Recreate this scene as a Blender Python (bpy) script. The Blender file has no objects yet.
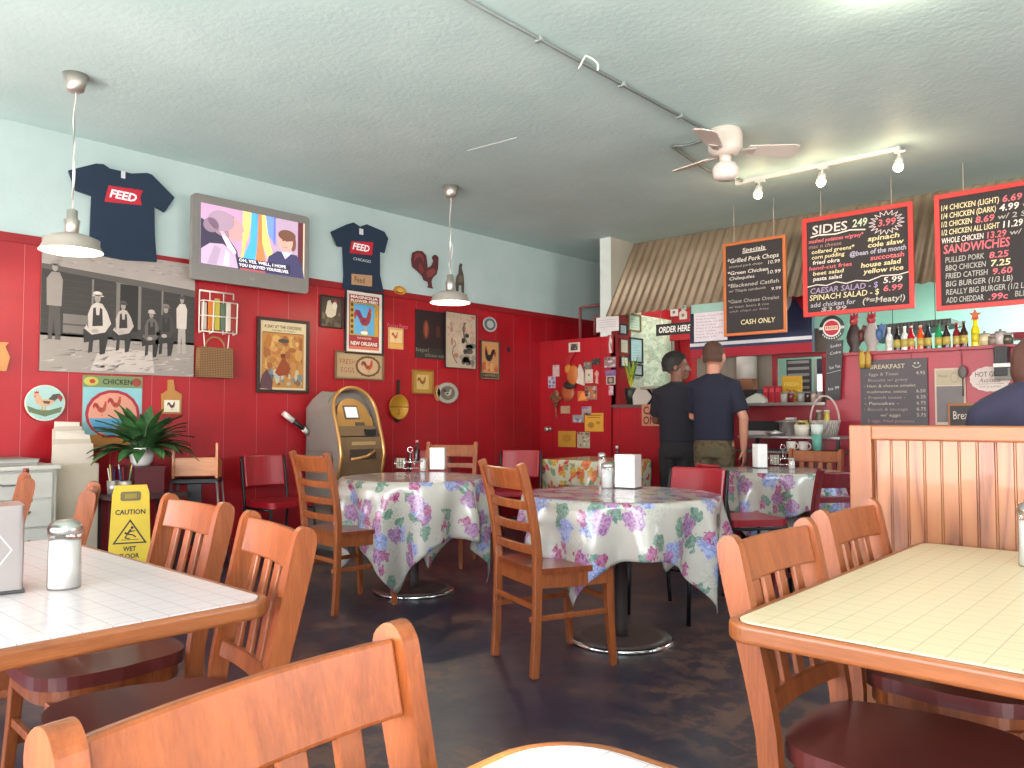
import bpy, bmesh, math, random
from mathutils import Matrix, Vector
PI = math.pi
C = bpy.context.scene.collection
rnd = random.Random(7)

# ------------------------------------------------------------------ camera
H = 1.16; FOC = 800.0; AZ = math.radians(42); PH = math.atan(34/800)
R_ = Vector((math.cos(AZ), math.sin(AZ), 0))
F_ = Vector((-math.sin(AZ)*math.cos(PH), math.cos(AZ)*math.cos(PH), math.sin(PH)))
U_ = Vector((math.sin(AZ)*math.sin(PH), -math.cos(AZ)*math.sin(PH), math.cos(PH)))
cam = bpy.data.objects.new('camera', bpy.data.cameras.new('camera')); C.objects.link(cam)
cam.data.sensor_width = 36; cam.data.lens = FOC/1024*36; cam.data.clip_start = .05
mw = Matrix.Identity(4)
for i in range(3):
    mw[i][0] = R_[i]; mw[i][1] = U_[i]; mw[i][2] = -F_[i]
mw[2][3] = H
cam.matrix_world = mw
bpy.context.scene.camera = cam

def ray(px, py): return F_ + R_*((px-512)/FOC) + U_*((384-py)/FOC)
def hit(px, py, ax, val):
    d = ray(px, py); o = Vector((0, 0, H)); t = (val-o[ax])/d[ax]
    return o + d*t
XL = -6.33                       # left wall plane
def WL(px, py, x=XL): p = hit(px, py, 0, x); return p.y, p.z
def WY(px, py, y): p = hit(px, py, 1, y); return p.x, p.z

# ------------------------------------------------------------------ materials
def lin(h):
    if not isinstance(h, str): return tuple(h)+(1,)
    c = [int(h[i:i+2], 16)/255 for i in (0, 2, 4)]
    return tuple((x/12.92 if x <= .04045 else ((x+.055)/1.055)**2.4) for x in c)+(1,)
_m = {}
def new_mat(name):
    m = bpy.data.materials.new(name); m.use_nodes = True
    nt = m.node_tree; b = nt.nodes['Principled BSDF']
    return m, nt, b
def mixc(nt, fac, a, b, mode='MIX'):
    n = nt.nodes.new('ShaderNodeMix'); n.data_type = 'RGBA'; n.blend_type = mode
    for s, v in ((n.inputs[0], fac), (n.inputs[6], a), (n.inputs[7], b)):
        if hasattr(v, 'links') or isinstance(v, bpy.types.NodeSocket): nt.links.new(v, s)
        else: s.default_value = v
    return n.outputs[2]
def math_(nt, op, a, b=None, c=None):
    n = nt.nodes.new('ShaderNodeMath'); n.operation = op
    for i, v in enumerate((a, b, c)):
        if v is None: continue
        if isinstance(v, bpy.types.NodeSocket): nt.links.new(v, n.inputs[i])
        else: n.inputs[i].default_value = v
    return n.outputs[0]
def coord(nt, kind='Object', scale=(1, 1, 1), rot=(0, 0, 0)):
    tc = nt.nodes.new('ShaderNodeTexCoord'); mp = nt.nodes.new('ShaderNodeMapping')
    mp.inputs['Scale'].default_value = scale; mp.inputs['Rotation'].default_value = rot
    nt.links.new(tc.outputs[kind], mp.inputs[0]); return mp.outputs[0]
def noise(nt, vec, scale, detail=4, rough=.6, dist=0):
    n = nt.nodes.new('ShaderNodeTexNoise'); nt.links.new(vec, n.inputs['Vector'])
    n.inputs['Scale'].default_value = scale; n.inputs['Detail'].default_value = detail
    n.inputs['Roughness'].default_value = rough; n.inputs['Distortion'].default_value = dist
    return n.outputs[0]
def ramp(nt, fac, stops):
    n = nt.nodes.new('ShaderNodeValToRGB'); nt.links.new(fac, n.inputs[0])
    e = n.color_ramp.elements
    while len(e) < len(stops): e.new(.5)
    for k, (p, c) in zip(e, stops): k.position = p; k.color = lin(c) if isinstance(c, str) else (c, c, c, 1)
    return n.outputs[0]
def bump(nt, b, h, st, dist=.01):
    n = nt.nodes.new('ShaderNodeBump'); n.inputs['Strength'].default_value = st; n.inputs['Distance'].default_value = dist
    nt.links.new(h, n.inputs['Height']); nt.links.new(n.outputs[0], b.inputs['Normal'])

def mat(col, rough=.55, metal=0, emit=0, coat=0, var=.08, spec=.5):
    k = (col, rough, metal, emit, coat)
    if k in _m: return _m[k]
    m, nt, b = new_mat('paint_'+col)
    c = lin(col)
    if emit:
        b.inputs['Emission Color'].default_value = c; b.inputs['Emission Strength'].default_value = emit
        b.inputs['Base Color'].default_value = c
    else:
        v = noise(nt, coord(nt), 9, 2)
        d = tuple(x*(1-var*1.6) for x in c[:3])+(1,); l = tuple(min(1, x*(1+var)) for x in c[:3])+(1,)
        nt.links.new(mixc(nt, v, d, l), b.inputs['Base Color'])
    b.inputs['Roughness'].default_value = rough; b.inputs['Metallic'].default_value = metal
    b.inputs['Coat Weight'].default_value = coat; b.inputs['Coat Roughness'].default_value = .15
    b.inputs['Specular IOR Level'].default_value = spec
    _m[k] = m; return m

def wood(name, c1, c2, scale=1, rough=.35, axis='z', coat=.3):
    if name in _m: return _m[name]
    m, nt, b = new_mat(name)
    s = {'z': (9, 9, .9), 'x': (.9, 9, 9), 'y': (9, .9, 9)}[axis]
    v = coord(nt, 'Object', tuple(k*scale for k in s))
    n1 = noise(nt, v, 3, 6, .65, .6); n2 = noise(nt, v, 22, 3, .7)
    f = math_(nt, 'ADD', math_(nt, 'MULTIPLY', n1, .7), math_(nt, 'MULTIPLY', n2, .3))
    nt.links.new(ramp(nt, f, [(.3, c2), (.62, c1)]), b.inputs['Base Color'])
    b.inputs['Roughness'].default_value = rough; b.inputs['Coat Weight'].default_value = coat
    b.inputs['Coat Roughness'].default_value = .2
    _m[name] = m; return m

def cols(m, c):          # a fresh flat colour pair through light noise
    return m

WOOD = wood('varnished_orange_wood', '9e5327', '6e3315', 1, .38, 'z', .18)
WOODD = wood('varnished_brown_wood', '8c421f', '602710', 1, .3)
OAK_EDGE = wood('golden_oak_edge', 'a05a2e', '7c4422', 1.2, .4, 'x', .15)
OAK_EDGY = wood('golden_oak_edge_long', 'a05a2e', '7c4422', 1.2, .4, 'y', .15)
REDWOOD = wood('red_stained_wood', '6f151c', '4c0d12', 1, .4)
STEEL = mat('c9c6c2', .28, 1); CHROME = mat('e6e4e2', .12, 1); NICKEL = mat('c4beb6', .42, .85)
BLACKM = mat('141216', .4, .3)
VINYL = mat('662a26', .3, 0, 0, .3)
REDV = mat('97101f', .35, 0, 0, .2)

# ------------------------------------------------------------------ mesh builder
_txt = {}
def text_data(s, font_shear=0, bold=0, res=2):
    k = (s, font_shear, bold)
    if k in _txt: return _txt[k]
    cu = bpy.data.curves.new('t', 'FONT'); cu.body = s; cu.size = 1; cu.shear = font_shear; cu.offset = bold
    cu.resolution_u = res
    o = bpy.data.objects.new('t', cu); C.objects.link(o)
    dg = bpy.context.evaluated_depsgraph_get(); ev = o.evaluated_get(dg); me = ev.to_mesh()
    vs = [v.co[:2] for v in me.vertices]; fs = [tuple(p.vertices) for p in me.polygons]
    ev.to_mesh_clear(); bpy.data.objects.remove(o); bpy.data.curves.remove(cu)
    if vs:
        x0 = min(v[0] for v in vs); x1 = max(v[0] for v in vs)
        y0 = min(v[1] for v in vs); y1 = max(v[1] for v in vs)
    else: x0 = x1 = y0 = y1 = 0
    _txt[k] = (vs, fs, x0, x1, y0, y1); return _txt[k]

class MB:
    def __init__(s, m=None):
        s.v = []; s.f = []; s.mi = []; s.sm = []; s.mats = []; s.cur = m; s.X = None; s.uv = {}
    def idx(s, m):
        m = m or s.cur
        if isinstance(m, str): m = mat(m)
        if m not in s.mats: s.mats.append(m)
        return s.mats.index(m)
    def add(s, vs, fs, m=None, smooth=False):
        b = len(s.v); k = s.idx(m)
        for v in vs:
            v = Vector(v)
            s.v.append(s.X @ v if s.X else v)
        for f in fs:
            s.f.append(tuple(b+i for i in f)); s.mi.append(k); s.sm.append(smooth)
        return s
    def box(s, x0, x1, y0, y1, z0, z1, m=None, rot=None):
        vs = [Vector((x, y, z)) for x in (x0, x1) for y in (y0, y1) for z in (z0, z1)]
        if rot:
            c = Vector(((x0+x1)/2, (y0+y1)/2, (z0+z1)/2)); vs = [c+rot@(v-c) for v in vs]
        return s.add(vs, [(0, 1, 3, 2), (4, 6, 7, 5), (0, 4, 5, 1), (2, 3, 7, 6), (0, 2, 6, 4), (1, 5, 7, 3)], m)
    def prism(s, pts, ax, a, b, m=None, smooth=False):
        n = len(pts)
        def P(p, t): return {'x': (t, p[0], p[1]), 'y': (p[0], t, p[1]), 'z': (p[0], p[1], t)}[ax]
        vs = [P(p, a) for p in pts]+[P(p, b) for p in pts]
        s.add(vs, [tuple(range(n)), tuple(range(2*n-1, n-1, -1))], m)
        return s.add(vs, [(i, (i+1) % n, n+(i+1) % n, n+i) for i in range(n)], m, smooth)
    def lathe(s, prof, n=20, c=(0, 0, 0), m=None, smooth=True, sx=1, sy=1, cap=True):
        vs = []; fs = []
        for r, z in prof:
            for k in range(n):
                a = 2*PI*k/n; vs.append((c[0]+r*sx*math.cos(a), c[1]+r*sy*math.sin(a), c[2]+z))
        for i in range(len(prof)-1):
            for k in range(n):
                fs.append((i*n+k, i*n+(k+1) % n, (i+1)*n+(k+1) % n, (i+1)*n+k))
        s.add(vs, fs, m, smooth)
        caps = []
        if prof[0][0] > 1e-5: caps.append(tuple(range(n-1, -1, -1)))
        if prof[-1][0] > 1e-5: caps.append(tuple((len(prof)-1)*n+k for k in range(n)))
        if caps and cap:
            b = len(s.v)-len(vs); kk = s.idx(m)
            for cp in caps: s.f.append(tuple(b+i for i in cp)); s.mi.append(kk); s.sm.append(False)
        return s
    def tube(s, path, r, n=8, m=None, closed=False, flat=1.0):
        P = [Vector(p) for p in path]; N = len(P); vs = []; fs = []
        rr = r if isinstance(r, (list, tuple)) else [r]*N
        up = None
        for i, p in enumerate(P):
            a = P[(i-1) % N] if (closed or i > 0) else p; b = P[(i+1) % N] if (closed or i < N-1) else p
            t = (b-a).normalized()
            if up is None:
                up = Vector((0, 0, 1)) if abs(t.z) < .9 else Vector((1, 0, 0))
            s1 = t.cross(up)
            if s1.length < 1e-6: s1 = t.orthogonal()
            s1.normalize(); s2 = s1.cross(t).normalized(); up = s2
            for k in range(n):
                an = 2*PI*k/n; vs.append(p+s1*math.cos(an)*rr[i]+s2*math.sin(an)*rr[i]*flat)
        M = N if closed else N-1
        for i in range(M):
            for k in range(n):
                j = (i+1) % N; fs.append((i*n+k, i*n+(k+1) % n, j*n+(k+1) % n, j*n+k))
        if not closed: fs += [tuple(range(n-1, -1, -1)), tuple((N-1)*n+k for k in range(n))]
        return s.add(vs, fs, m, True)
    def ell(s, c, r, m=None, n=14, rot=None):
        prof = [(math.sin(PI*i/(n//2+1)), -math.cos(PI*i/(n//2+1))) for i in range(n//2+2)]
        vs = []; fs = []
        for q, z in prof:
            for k in range(n):
                v = Vector((q*math.cos(2*PI*k/n)*r[0], q*math.sin(2*PI*k/n)*r[1], z*r[2]))
                if rot: v = rot@v
                vs.append(Vector(c)+v)
        L = len(prof)
        for i in range(L-1):
            for k in range(n): fs.append((i*n+k, i*n+(k+1) % n, (i+1)*n+(k+1) % n, (i+1)*n+k))
        return s.add(vs, fs, m, True)
    def sweep(s, path, hw, hd, m=None, wax=(1, 0, 0)):
        """rectangular section swept along path; hw half size along fixed axis wax, hd half size across"""
        W = Vector(wax); P = [Vector(p) for p in path]; vs = []; fs = []
        hw = hw if isinstance(hw, (list, tuple)) else [hw]*len(P)
        hd = hd if isinstance(hd, (list, tuple)) else [hd]*len(P)
        for i, p in enumerate(P):
            t = (P[min(i+1, len(P)-1)]-P[max(i-1, 0)]).normalized(); d = t.cross(W).normalized()
            for a, b in ((-1, -1), (1, -1), (1, 1), (-1, 1)): vs.append(p+W*a*hw[i]+d*b*hd[i])
        for i in range(len(P)-1):
            for k in range(4): fs.append((i*4+k, i*4+(k+1) % 4, i*4+4+(k+1) % 4, i*4+4+k))
        fs += [(3, 2, 1, 0), tuple(len(vs)-4+k for k in range(4))]
        return s.add(vs, fs, m)
    # flat artwork in the local x-y plane, facing +z
    def r2(s, x0, y0, x1, y1, m, l=1, z=0):
        q = z+l*.0007; return s.add([(x0, y0, q), (x1, y0, q), (x1, y1, q), (x0, y1, q)], [(0, 1, 2, 3)], m)
    def pl(s, pts, m, l=1, z=0):
        q = z+l*.0007
        ar = sum(pts[i][0]*pts[(i+1) % len(pts)][1]-pts[(i+1) % len(pts)][0]*pts[i][1] for i in range(len(pts)))
        if ar < 0: pts = pts[::-1]
        return s.add([(x, y, q) for x, y in pts], [tuple(range(len(pts)))], m)
    def el(s, cx, cy, rx, ry, m, l=1, z=0, n=20, rot=0, a0=0, a1=2*PI):
        ps = []
        for k in range(n):
            a = a0+(a1-a0)*k/(n if a1-a0 > 6.2 else n-1); x = rx*math.cos(a); y = ry*math.sin(a)
            ps.append((cx+x*math.cos(rot)-y*math.sin(rot), cy+x*math.sin(rot)+y*math.cos(rot)))
        return s.pl(ps, m, l, z)
    def ln(s, pts, w, m, l=1, z=0):
        for (x0, y0), (x1, y1) in zip(pts, pts[1:]):
            d = math.hypot(x1-x0, y1-y0) or 1e-6; nx = -(y1-y0)/d*w/2; ny = (x1-x0)/d*w/2
            s.pl([(x0-nx, y0-ny), (x1-nx, y1-ny), (x1+nx, y1+ny), (x0+nx, y0+ny)], m, l, z)
        return s
    def tx(s, t, x, y, h, m, l=3, z=0, w=None, al='l', shear=0, bold=0, rot=0):
        """text with cap height h, baseline y; fitted to width w when given"""
        vs, fs, x0, x1, y0, y1 = text_data(t, shear, bold)
        if not vs: return s
        k = h/.70; kx = k if w is None else w/(x1-x0)
        W = (x1-x0)*kx; ox = x-(0 if al == 'l' else W/2 if al == 'c' else W)
        q = z+l*.0007; out = []
        for a, b in vs:
            px = (a-x0)*kx+ox-x; py = b*k
            out.append((x+px*math.cos(rot)-py*math.sin(rot), y+px*math.sin(rot)+py*math.cos(rot), q))
        return s.add(out, fs, m)
    def build(s, name, parent=None, bevel=0, label=None, mtx=None, sub=0, seg=2):
        me = bpy.data.meshes.new(name); me.from_pydata([tuple(v) for v in s.v], [], s.f)
        for m in s.mats: me.materials.append(m)
        for p, k, q in zip(me.polygons, s.mi, s.sm): p.material_index = k; p.use_smooth = q
        me.update()
        o = bpy.data.objects.new(name, me); C.objects.link(o)
        if parent: o.parent = parent
        if mtx is not None: o.matrix_world = mtx
        if bevel:
            b = o.modifiers.new('bevel', 'BEVEL'); b.width = bevel; b.segments = seg; b.limit_method = 'ANGLE'; b.angle_limit = .7
            b.harden_normals = False
        if sub:
            b = o.modifiers.new('sub', 'SUBSURF'); b.levels = sub; b.render_levels = sub
        if label: o['label'] = label
        return o

def T(x=0, y=0, z=0, rz=0): return Matrix.Translation((x, y, z)) @ Matrix.Rotation(rz, 4, 'Z')
def frame_wall_x(x, y, z):      # local x -> +Y, local y -> up, local z -> +X (off a wall that faces +X)
    m = Matrix(((0, 0, 1, x), (1, 0, 0, y), (0, 1, 0, z), (0, 0, 0, 1))); return m
def frame_wall_y(x, y, z):      # local x -> +X, local y -> up, local z -> -Y (off a wall that faces -Y)
    return Matrix(((1, 0, 0, x), (0, 0, -1, y), (0, 1, 0, z), (0, 0, 0, 1)))
def thing(name, label, cat, m=None, group=None):
    o = bpy.data.objects.new(name, None); C.objects.link(o); o.empty_display_size = .1
    if m is not None: o.matrix_world = m
    o['label'] = label; o['category'] = cat
    if group: o['group'] = group
    return o
def tag(o, label, cat, group=None):
    o['label'] = label; o['category'] = cat
    if group: o['group'] = group
    return o
def struct(o): o['kind'] = 'structure'; return o
def dup(root, m, label=None, group=None):
    def cp(o, par):
        c = o.copy(); C.objects.link(c)
        if par: c.parent = par
        for ch in o.children: cp(ch, c)
        return c
    r = cp(root, None); r.matrix_world = m
    if label: r['label'] = label
    if group: r['group'] = group
    return r
def bez(pts, n=8):     # smooth open curve through points (catmull-rom)
    P = [Vector(p) for p in pts]; P = [P[0]*2-P[1]]+P+[P[-1]*2-P[-2]]; out = []
    for i in range(1, len(P)-2):
        for k in range(n):
            t = k/n; a, b, c, d = P[i-1:i+3]
            out.append(.5*((2*b)+(c-a)*t+(2*a-5*b+4*c-d)*t*t+(3*b-a-3*c+d)*t**3))
    out.append(P[-2]); return out
def rrect(x0, x1, y0, y1, r, n=6):
    out = []
    for cx, cy, a in ((x1-r, y1-r, 0), (x0+r, y1-r, PI/2), (x0+r, y0+r, PI), (x1-r, y0+r, 1.5*PI)):
        for k in range(n+1): out.append((cx+r*math.cos(a+PI/2*k/n), cy+r*math.sin(a+PI/2*k/n)))
    return out

# ------------------------------------------------------------------ the setting
ZC = 3.25; YP = 7.55; XS = -5.28; YA0, YA1 = 7.46, 8.05
def wall_red(name='red_panelling', axis=1, off=1.87, pitch=.305, lcol='c2525a'):
    m, nt, b = new_mat(name)
    tc = nt.nodes.new('ShaderNodeTexCoord'); sp = nt.nodes.new('ShaderNodeSeparateXYZ')
    nt.links.new(tc.outputs['Object'], sp.inputs[0])
    t = math_(nt, 'FRACT', math_(nt, 'DIVIDE', math_(nt, 'SUBTRACT', sp.outputs[axis], off-.5*pitch), pitch))
    d = math_(nt, 'ABSOLUTE', math_(nt, 'SUBTRACT', t, .5))
    line = math_(nt, 'LESS_THAN', d, .008); groove = math_(nt, 'LESS_THAN', d, .02)
    n = noise(nt, coord(nt), 2.2, 4)
    base = ramp(nt, n, [(.3, '8e0c18'), (.7, 'a5101d')])
    c = mixc(nt, groove, base, lin('7c0a14')); c = mixc(nt, line, c, lin(lcol))
    nt.links.new(c, b.inputs['Base Color']); b.inputs['Roughness'].default_value = .42
    return m
RED_L = wall_red(); RED_Y = wall_red('red_boards', 0, .1, .24, '8a1a22')
def plaster(name, c1, c2, sc=60, st=.25):
    m, nt, b = new_mat(name); v = coord(nt)
    nt.links.new(ramp(nt, noise(nt, v, 1.3, 5), [(.35, c1), (.65, c2)]), b.inputs['Base Color'])
    h = math_(nt, 'ADD', noise(nt, v, sc, 3), math_(nt, 'MULTIPLY', noise(nt, v, sc*.25, 3), 1.2))
    bump(nt, b, h, st, .008); b.inputs['Roughness'].default_value = .6; return m
MINT = plaster('mint_painted_plaster', 'a6b9b9', 'b0c2c1', 30, .12)
CEIL = plaster('pale_green_textured_ceiling', 'b0c9c7', 'bcd2d0', 28, .3)
CREAM = plaster('beige_painted_plaster', 'a9a596', 'b5b0a2', 40, .1)
KMINT = plaster('mint_kitchen_plaster', 'a5d8c8', 'b4e3d3', 30, .1)
def floor_mat():
    m, nt, b = new_mat('worn_dark_epoxy'); v = coord(nt)
    n1 = noise(nt, v, .9, 7, .62, .4); n2 = noise(nt, v, 7, 6, .75, .3)
    msk = math_(nt, 'MULTIPLY', ramp(nt, n1, [(.45, 0.), (.55, 1.)]), ramp(nt, n2, [(.47, .15), (.54, 1.)]))
    c = mixc(nt, math_(nt, 'MULTIPLY', msk, .75), lin('282634'), lin('6e5044'))
    nt.links.new(c, b.inputs['Base Color'])
    nt.links.new(math_(nt, 'ADD', math_(nt, 'MULTIPLY', n2, .3), .22), b.inputs['Roughness'])
    bump(nt, b, n2, .12, .004); return m
YF = -1.45; XR = 4.2; YB = 11.2
def slab(name, x0, x1, y0, y1, z0, z1, m): return struct(MB(m).box(x0, x1, y0, y1, z0, z1).build(name))
slab('floor', XL-.2, XR+.2, YF-.2, YB+.2, -.12, 0, floor_mat())
slab('ceiling', XL-.2, XR+.2, YF-.2, YB+.2, ZC, ZC+.15, CEIL)
zr = WL(193, 262)[1]            # top of the red panelling
b = MB(); b.box(XL-.15, XL, YF, YB, 0, zr, RED_L); b.box(XL-.15, XL, YF, YB, zr, ZC, MINT)
struct(b.build('wall_left'))
b = MB('8a0c17'); b.box(XL, XL+.018, YF, YB, zr-.05, zr+.012); b.box(XL, XL+.012, YF, YB, 0, .14)
struct(b.build('trim_1'))
slab('wall_back', XL, XR, YB, YB+.15, 0, ZC, KMINT)
b = MB(MINT); SY0, SY1, SZ0, SZ1 = 3.6, 6.2, 1.3, 2.6
b.box(XR, XR+.15, YF, SY0, 0, ZC); b.box(XR, XR+.15, SY1, YB, 0, ZC); b.box(XR, XR+.15, SY0, SY1, 0, SZ0); b.box(XR, XR+.15, SY0, SY1, SZ1, ZC); struct(b.build('wall_right'))
b = MB('3a3634'); b.box(XR+.05, XR+.1, SY0, SY1, SZ0, SZ0+.05); b.box(XR+.05, XR+.1, SY0, SY1, SZ1-.05, SZ1)
for y in (SY0, (SY0+SY1)/2-.025, SY1-.05): b.box(XR+.05, XR+.1, y, y+.05, SZ0+.05, SZ1-.05)
struct(b.build('window_5'))  # unseen side window, added to light the back of the room
# storefront behind the camera: low sill wall, header and piers with big window openings
b = MB(MINT)
b.box(XL, XR, YF-.15, YF, 0, .55); b.box(XL, XR, YF-.15, YF, 2.85, ZC)
piers = [(-6.33, -6.0), (-3.55, -3.35), (-.1, .1), (2.3, 2.5), (3.9, 4.2)]
for a, c in piers: b.box(a, c, YF-.15, YF, .55, 2.85)
struct(b.build('wall_front'))
for i, ((a0, a1), (b0, b1)) in enumerate(zip(piers, piers[1:])):
    b = MB('3a3634'); b.box(a1, b0, YF-.1, YF-.04, .55, .61); b.box(a1, b0, YF-.1, YF-.04, 2.79, 2.85)
    for x in (a1, b0-.05): b.box(x, x+.05, YF-.1, YF-.04, .61, 2.79)
    struct(b.build('window_%d' % (i+1)))
# partition with the collage, its return wall, pillar
b = MB(RED_Y); b.box(XL, XS, YP, YP+.1, 0, 2.1); struct(b.build('wall_partition'))
b = MB(); b.box(XS-.15, XS, YP+.02, YB, 0, 2.37, '96101c'); b.box(XS-.15, XS-.001, YP+.02, 8.2, 2.37, ZC, CREAM); b.box(XS-.15, XS, 8.2, YB, 2.37, ZC, '96101c')
b.box(XS-.15, XS, YP+.012, YP+.02, 2.1, ZC, 'cfd6d2'); struct(b.build('wall_return'))
b = MB('5f0d14'); b.box(XL+.02, XS-.15, 9.6, 9.7, 0, 1.8); b.box(XL+.02, XS-.15, 9.6, 9.7, 1.8, ZC, '9da07e'); struct(b.build('wall_hallway'))
# kitchen side walls
b = MB(KMINT); b.box(XS+.01, XR, YA1+.03, YA1+.1, 2.55, ZC); struct(b.build('wall_header'))
# steel corrugated awning
def awning():
    m, nt, bb = new_mat('corrugated_tan_metal'); v = coord(nt)
    nt.links.new(ramp(nt, noise(nt, v, 1.6, 5), [(.3, '82705a'), (.7, 'a3917a')]), bb.inputs['Base Color'])
    bb.inputs['Roughness'].default_value = .5; bb.inputs['Metallic'].default_value = .25
    vs = []; fs = []; n = int((XR-XS)/.0125)
    for i in range(n+1):
        x = XS+i*.0125; o = .014*math.sin(2*PI*(x-XS)/.1)
        for (y, z) in ((YA0, 2.32), (YA1, ZC-.004)):
            vs.append((x, y-o*.84, z-o*.54 if z < 3 else z))
            vs.append((x, y-o*.84+.004, z-o*.54 if z < 3 else z))
    for i in range(n):
        a = i*4; c = a+4
        fs += [(a, c, c+2, a+2), (a+1, a+3, c+3, c+1), (a, a+1, c+1, c)]
    o = MB(m).add(vs, fs, smooth=True).build('corrugated_awning')
    tag(o, 'tan corrugated metal awning sloping down from ceiling over the order counter', 'awning')
awning()
# ------------------------------------------------------------------ chairs
def slat_chair(label, group=None):
    t = thing('slat_back_chair', label, 'chair', None, group)
    for sx in (-1, 1):
        p = [(-.232, 0), (-.194, 0)]+[tuple(q[:2]) for q in bez([(-.178, .2, 0), (-.168, .44, 0), (-.19, .6, 0), (-.222, .75, 0), (-.245, .86, 0), (-.254, .89, 0), (-.27, .905, 0), (-.29, .9, 0), (-.303, .875, 0), (-.290, .8, 0), (-.26, .68, 0), (-.232, .56, 0), (-.214, .44, 0), (-.220, .2, 0)], 3)]
        x = sx*.205; MB(WOOD).prism(p, 'x', x-.014, x+.014).build('back_post', t, .007, seg=3)
    def arc(z, y, bow=.018, w=.19): return [(w*k/6, y-bow*(1-(k/6)**2), z) for k in range(-6, 7)]
    def rail(z, y, hh, th, nm, tilt=0):
        P = arc(z, y); MB(WOOD).sweep(P, hh, th, wax=(0, -tilt, 1)).build(nm, t, .005, seg=2)
    rail(.842, -.264, .045, .011, 'top_rail', .22); rail(.545, -.203, .022, .01, 'lower_rail', .18)
    for x in (-.115, -.04, .04, .115):
        yy = -.022*(1-(x/.19)**2)
        MB(WOOD).sweep([(x, -.206+yy, .56), (x, -.228+yy, .68), (x, -.255+yy, .80)], .019, .006).build('back_slat', t, .003)
    pts = [(.222*math.copysign(abs(math.cos(a))**.5, math.cos(a))*(.93 if math.sin(a) < 0 else 1), .012+.214*math.copysign(abs(math.sin(a))**.55, math.sin(a))) for a in [2*PI*k/40 for k in range(40)]]
    MB(WOOD).prism([(a*.93, c*.93) for a, c in pts], 'z', .40, .442).build('seat_frame', t, .004)
    MB(VINYL).prism(pts, 'z', .442, .478).build('seat', t, .015, seg=4)
    for sx in (-1, 1):
        x = sx*.175
        MB(WOOD).sweep([(x, .17, .41), (x*1.03, .185, .2), (x*1.06, .2, 0)], [.018, .016, .013], [.018, .016, .013]).build('leg', t, .004)
        MB(WOOD).box(x-.009+sx*.012, x+.009+sx*.012, -.205, .18, .2, .225).build('side_stretcher', t, .003)
    MB(WOOD).box(-.18, .18, .17, .188, .26, .285).build('front_stretcher', t, .003)
    return t
def ladder_chair(label, W=WOOD, SEAT=WOODD, group=None, nm='ladder_back_chair'):
    t = thing(nm, label, 'chair', None, group)
    for sx in (-1, 1):
        prof = [(0, -.222, 0), (0, -.21, .2), (0, -.205, .44), (0, -.21, .58), (0, -.235, .74), (0, -.275, .9), (0, -.295, .955)]
        P = [Vector((sx*(.2 if q[2] < .5 else .2+.004), q[1], q[2])) for q in bez(prof, 3)]
        MB(W).sweep(P, .017, .019).build('back_post', t, .005, seg=2)
    def arc(z, y, bow=.03): return [(.188*k/5, y-bow*(1-(k/5)**2), z) for k in range(-5, 6)]
    MB(W).sweep(arc(.885, -.268), .048, .010, wax=(0, -.3, 1)).build('top_rail', t, .005)
    for z, y in ((.765, -.241), (.665, -.222), (.565, -.21)):
        MB(W).sweep(arc(z, y, .022), .02, .009, wax=(0, -.15, 1)).build('ladder_rung', t, .004)
    pts = [(-.2, -.21), (.2, -.21), (.225, 0), (.23, .17), (.2, .215), (0, .23), (-.2, .215), (-.23, .17), (-.225, 0)]
    MB(SEAT).prism(pts, 'z', .455, .482).build('seat', t, .009, seg=3)
    MB(W).prism([(a*.93, c*.93) for a, c in pts], 'z', .39, .455).build('apron', t, .004)
    for sx in (-1, 1):
        x = sx*.185
        MB(W).sweep([(x, .18, .46), (x*1.03, .19, .2), (x*1.06, .205, 0)], [.021, .018, .014], [.021, .018, .014]).build('leg', t, .004)
        MB(W).box(x-.009, x+.009, -.235, .185, .245, .27).build('side_stretcher', t, .003)
    MB(W).box(-.18, .18, .178, .198, .3, .325).build('front_stretcher', t, .003)
    MB(W).box(-.19, .19, -.225, -.207, .3, .325).build('rear_stretcher', t, .003)
    return t
def vinyl_chair(label, group=None, red=None):
    red = red or REDV
    t = thing('red_vinyl_chair', label, 'chair', None, group)
    for sx in (-1, 1):
        x = sx*.2
        MB(BLACKM).tube(bez([(x, -.25, 0), (x, -.21, .3), (x, -.2, .46), (x, -.24, .7), (x*.98, -.27, .84)], 4), .0125).build('back_post', t)
        MB(BLACKM).tube([(x, .2, .44), (x, .225, 0)], .0125).build('leg', t)
        MB(BLACKM).tube([(x, -.205, .43), (x, .2, .43)], .011).build('seat_rail', t)
    MB(BLACKM).tube([(-.2, -.235, .2), (.2, -.235, .2)], .008).build('stretcher', t)
    P = [(.185*k/5, -.238-.035*(1-(k/5)**2), .72) for k in range(-5, 6)]
    MB(red).sweep(P, .13, .016, wax=(0, -.18, 1)).build('backrest', t, .014, seg=3)
    MB(red).prism(rrect(-.21, .21, -.2, .215, .06), 'z', .445, .49).build('seat', t, .014, seg=3)
    return t

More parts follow.
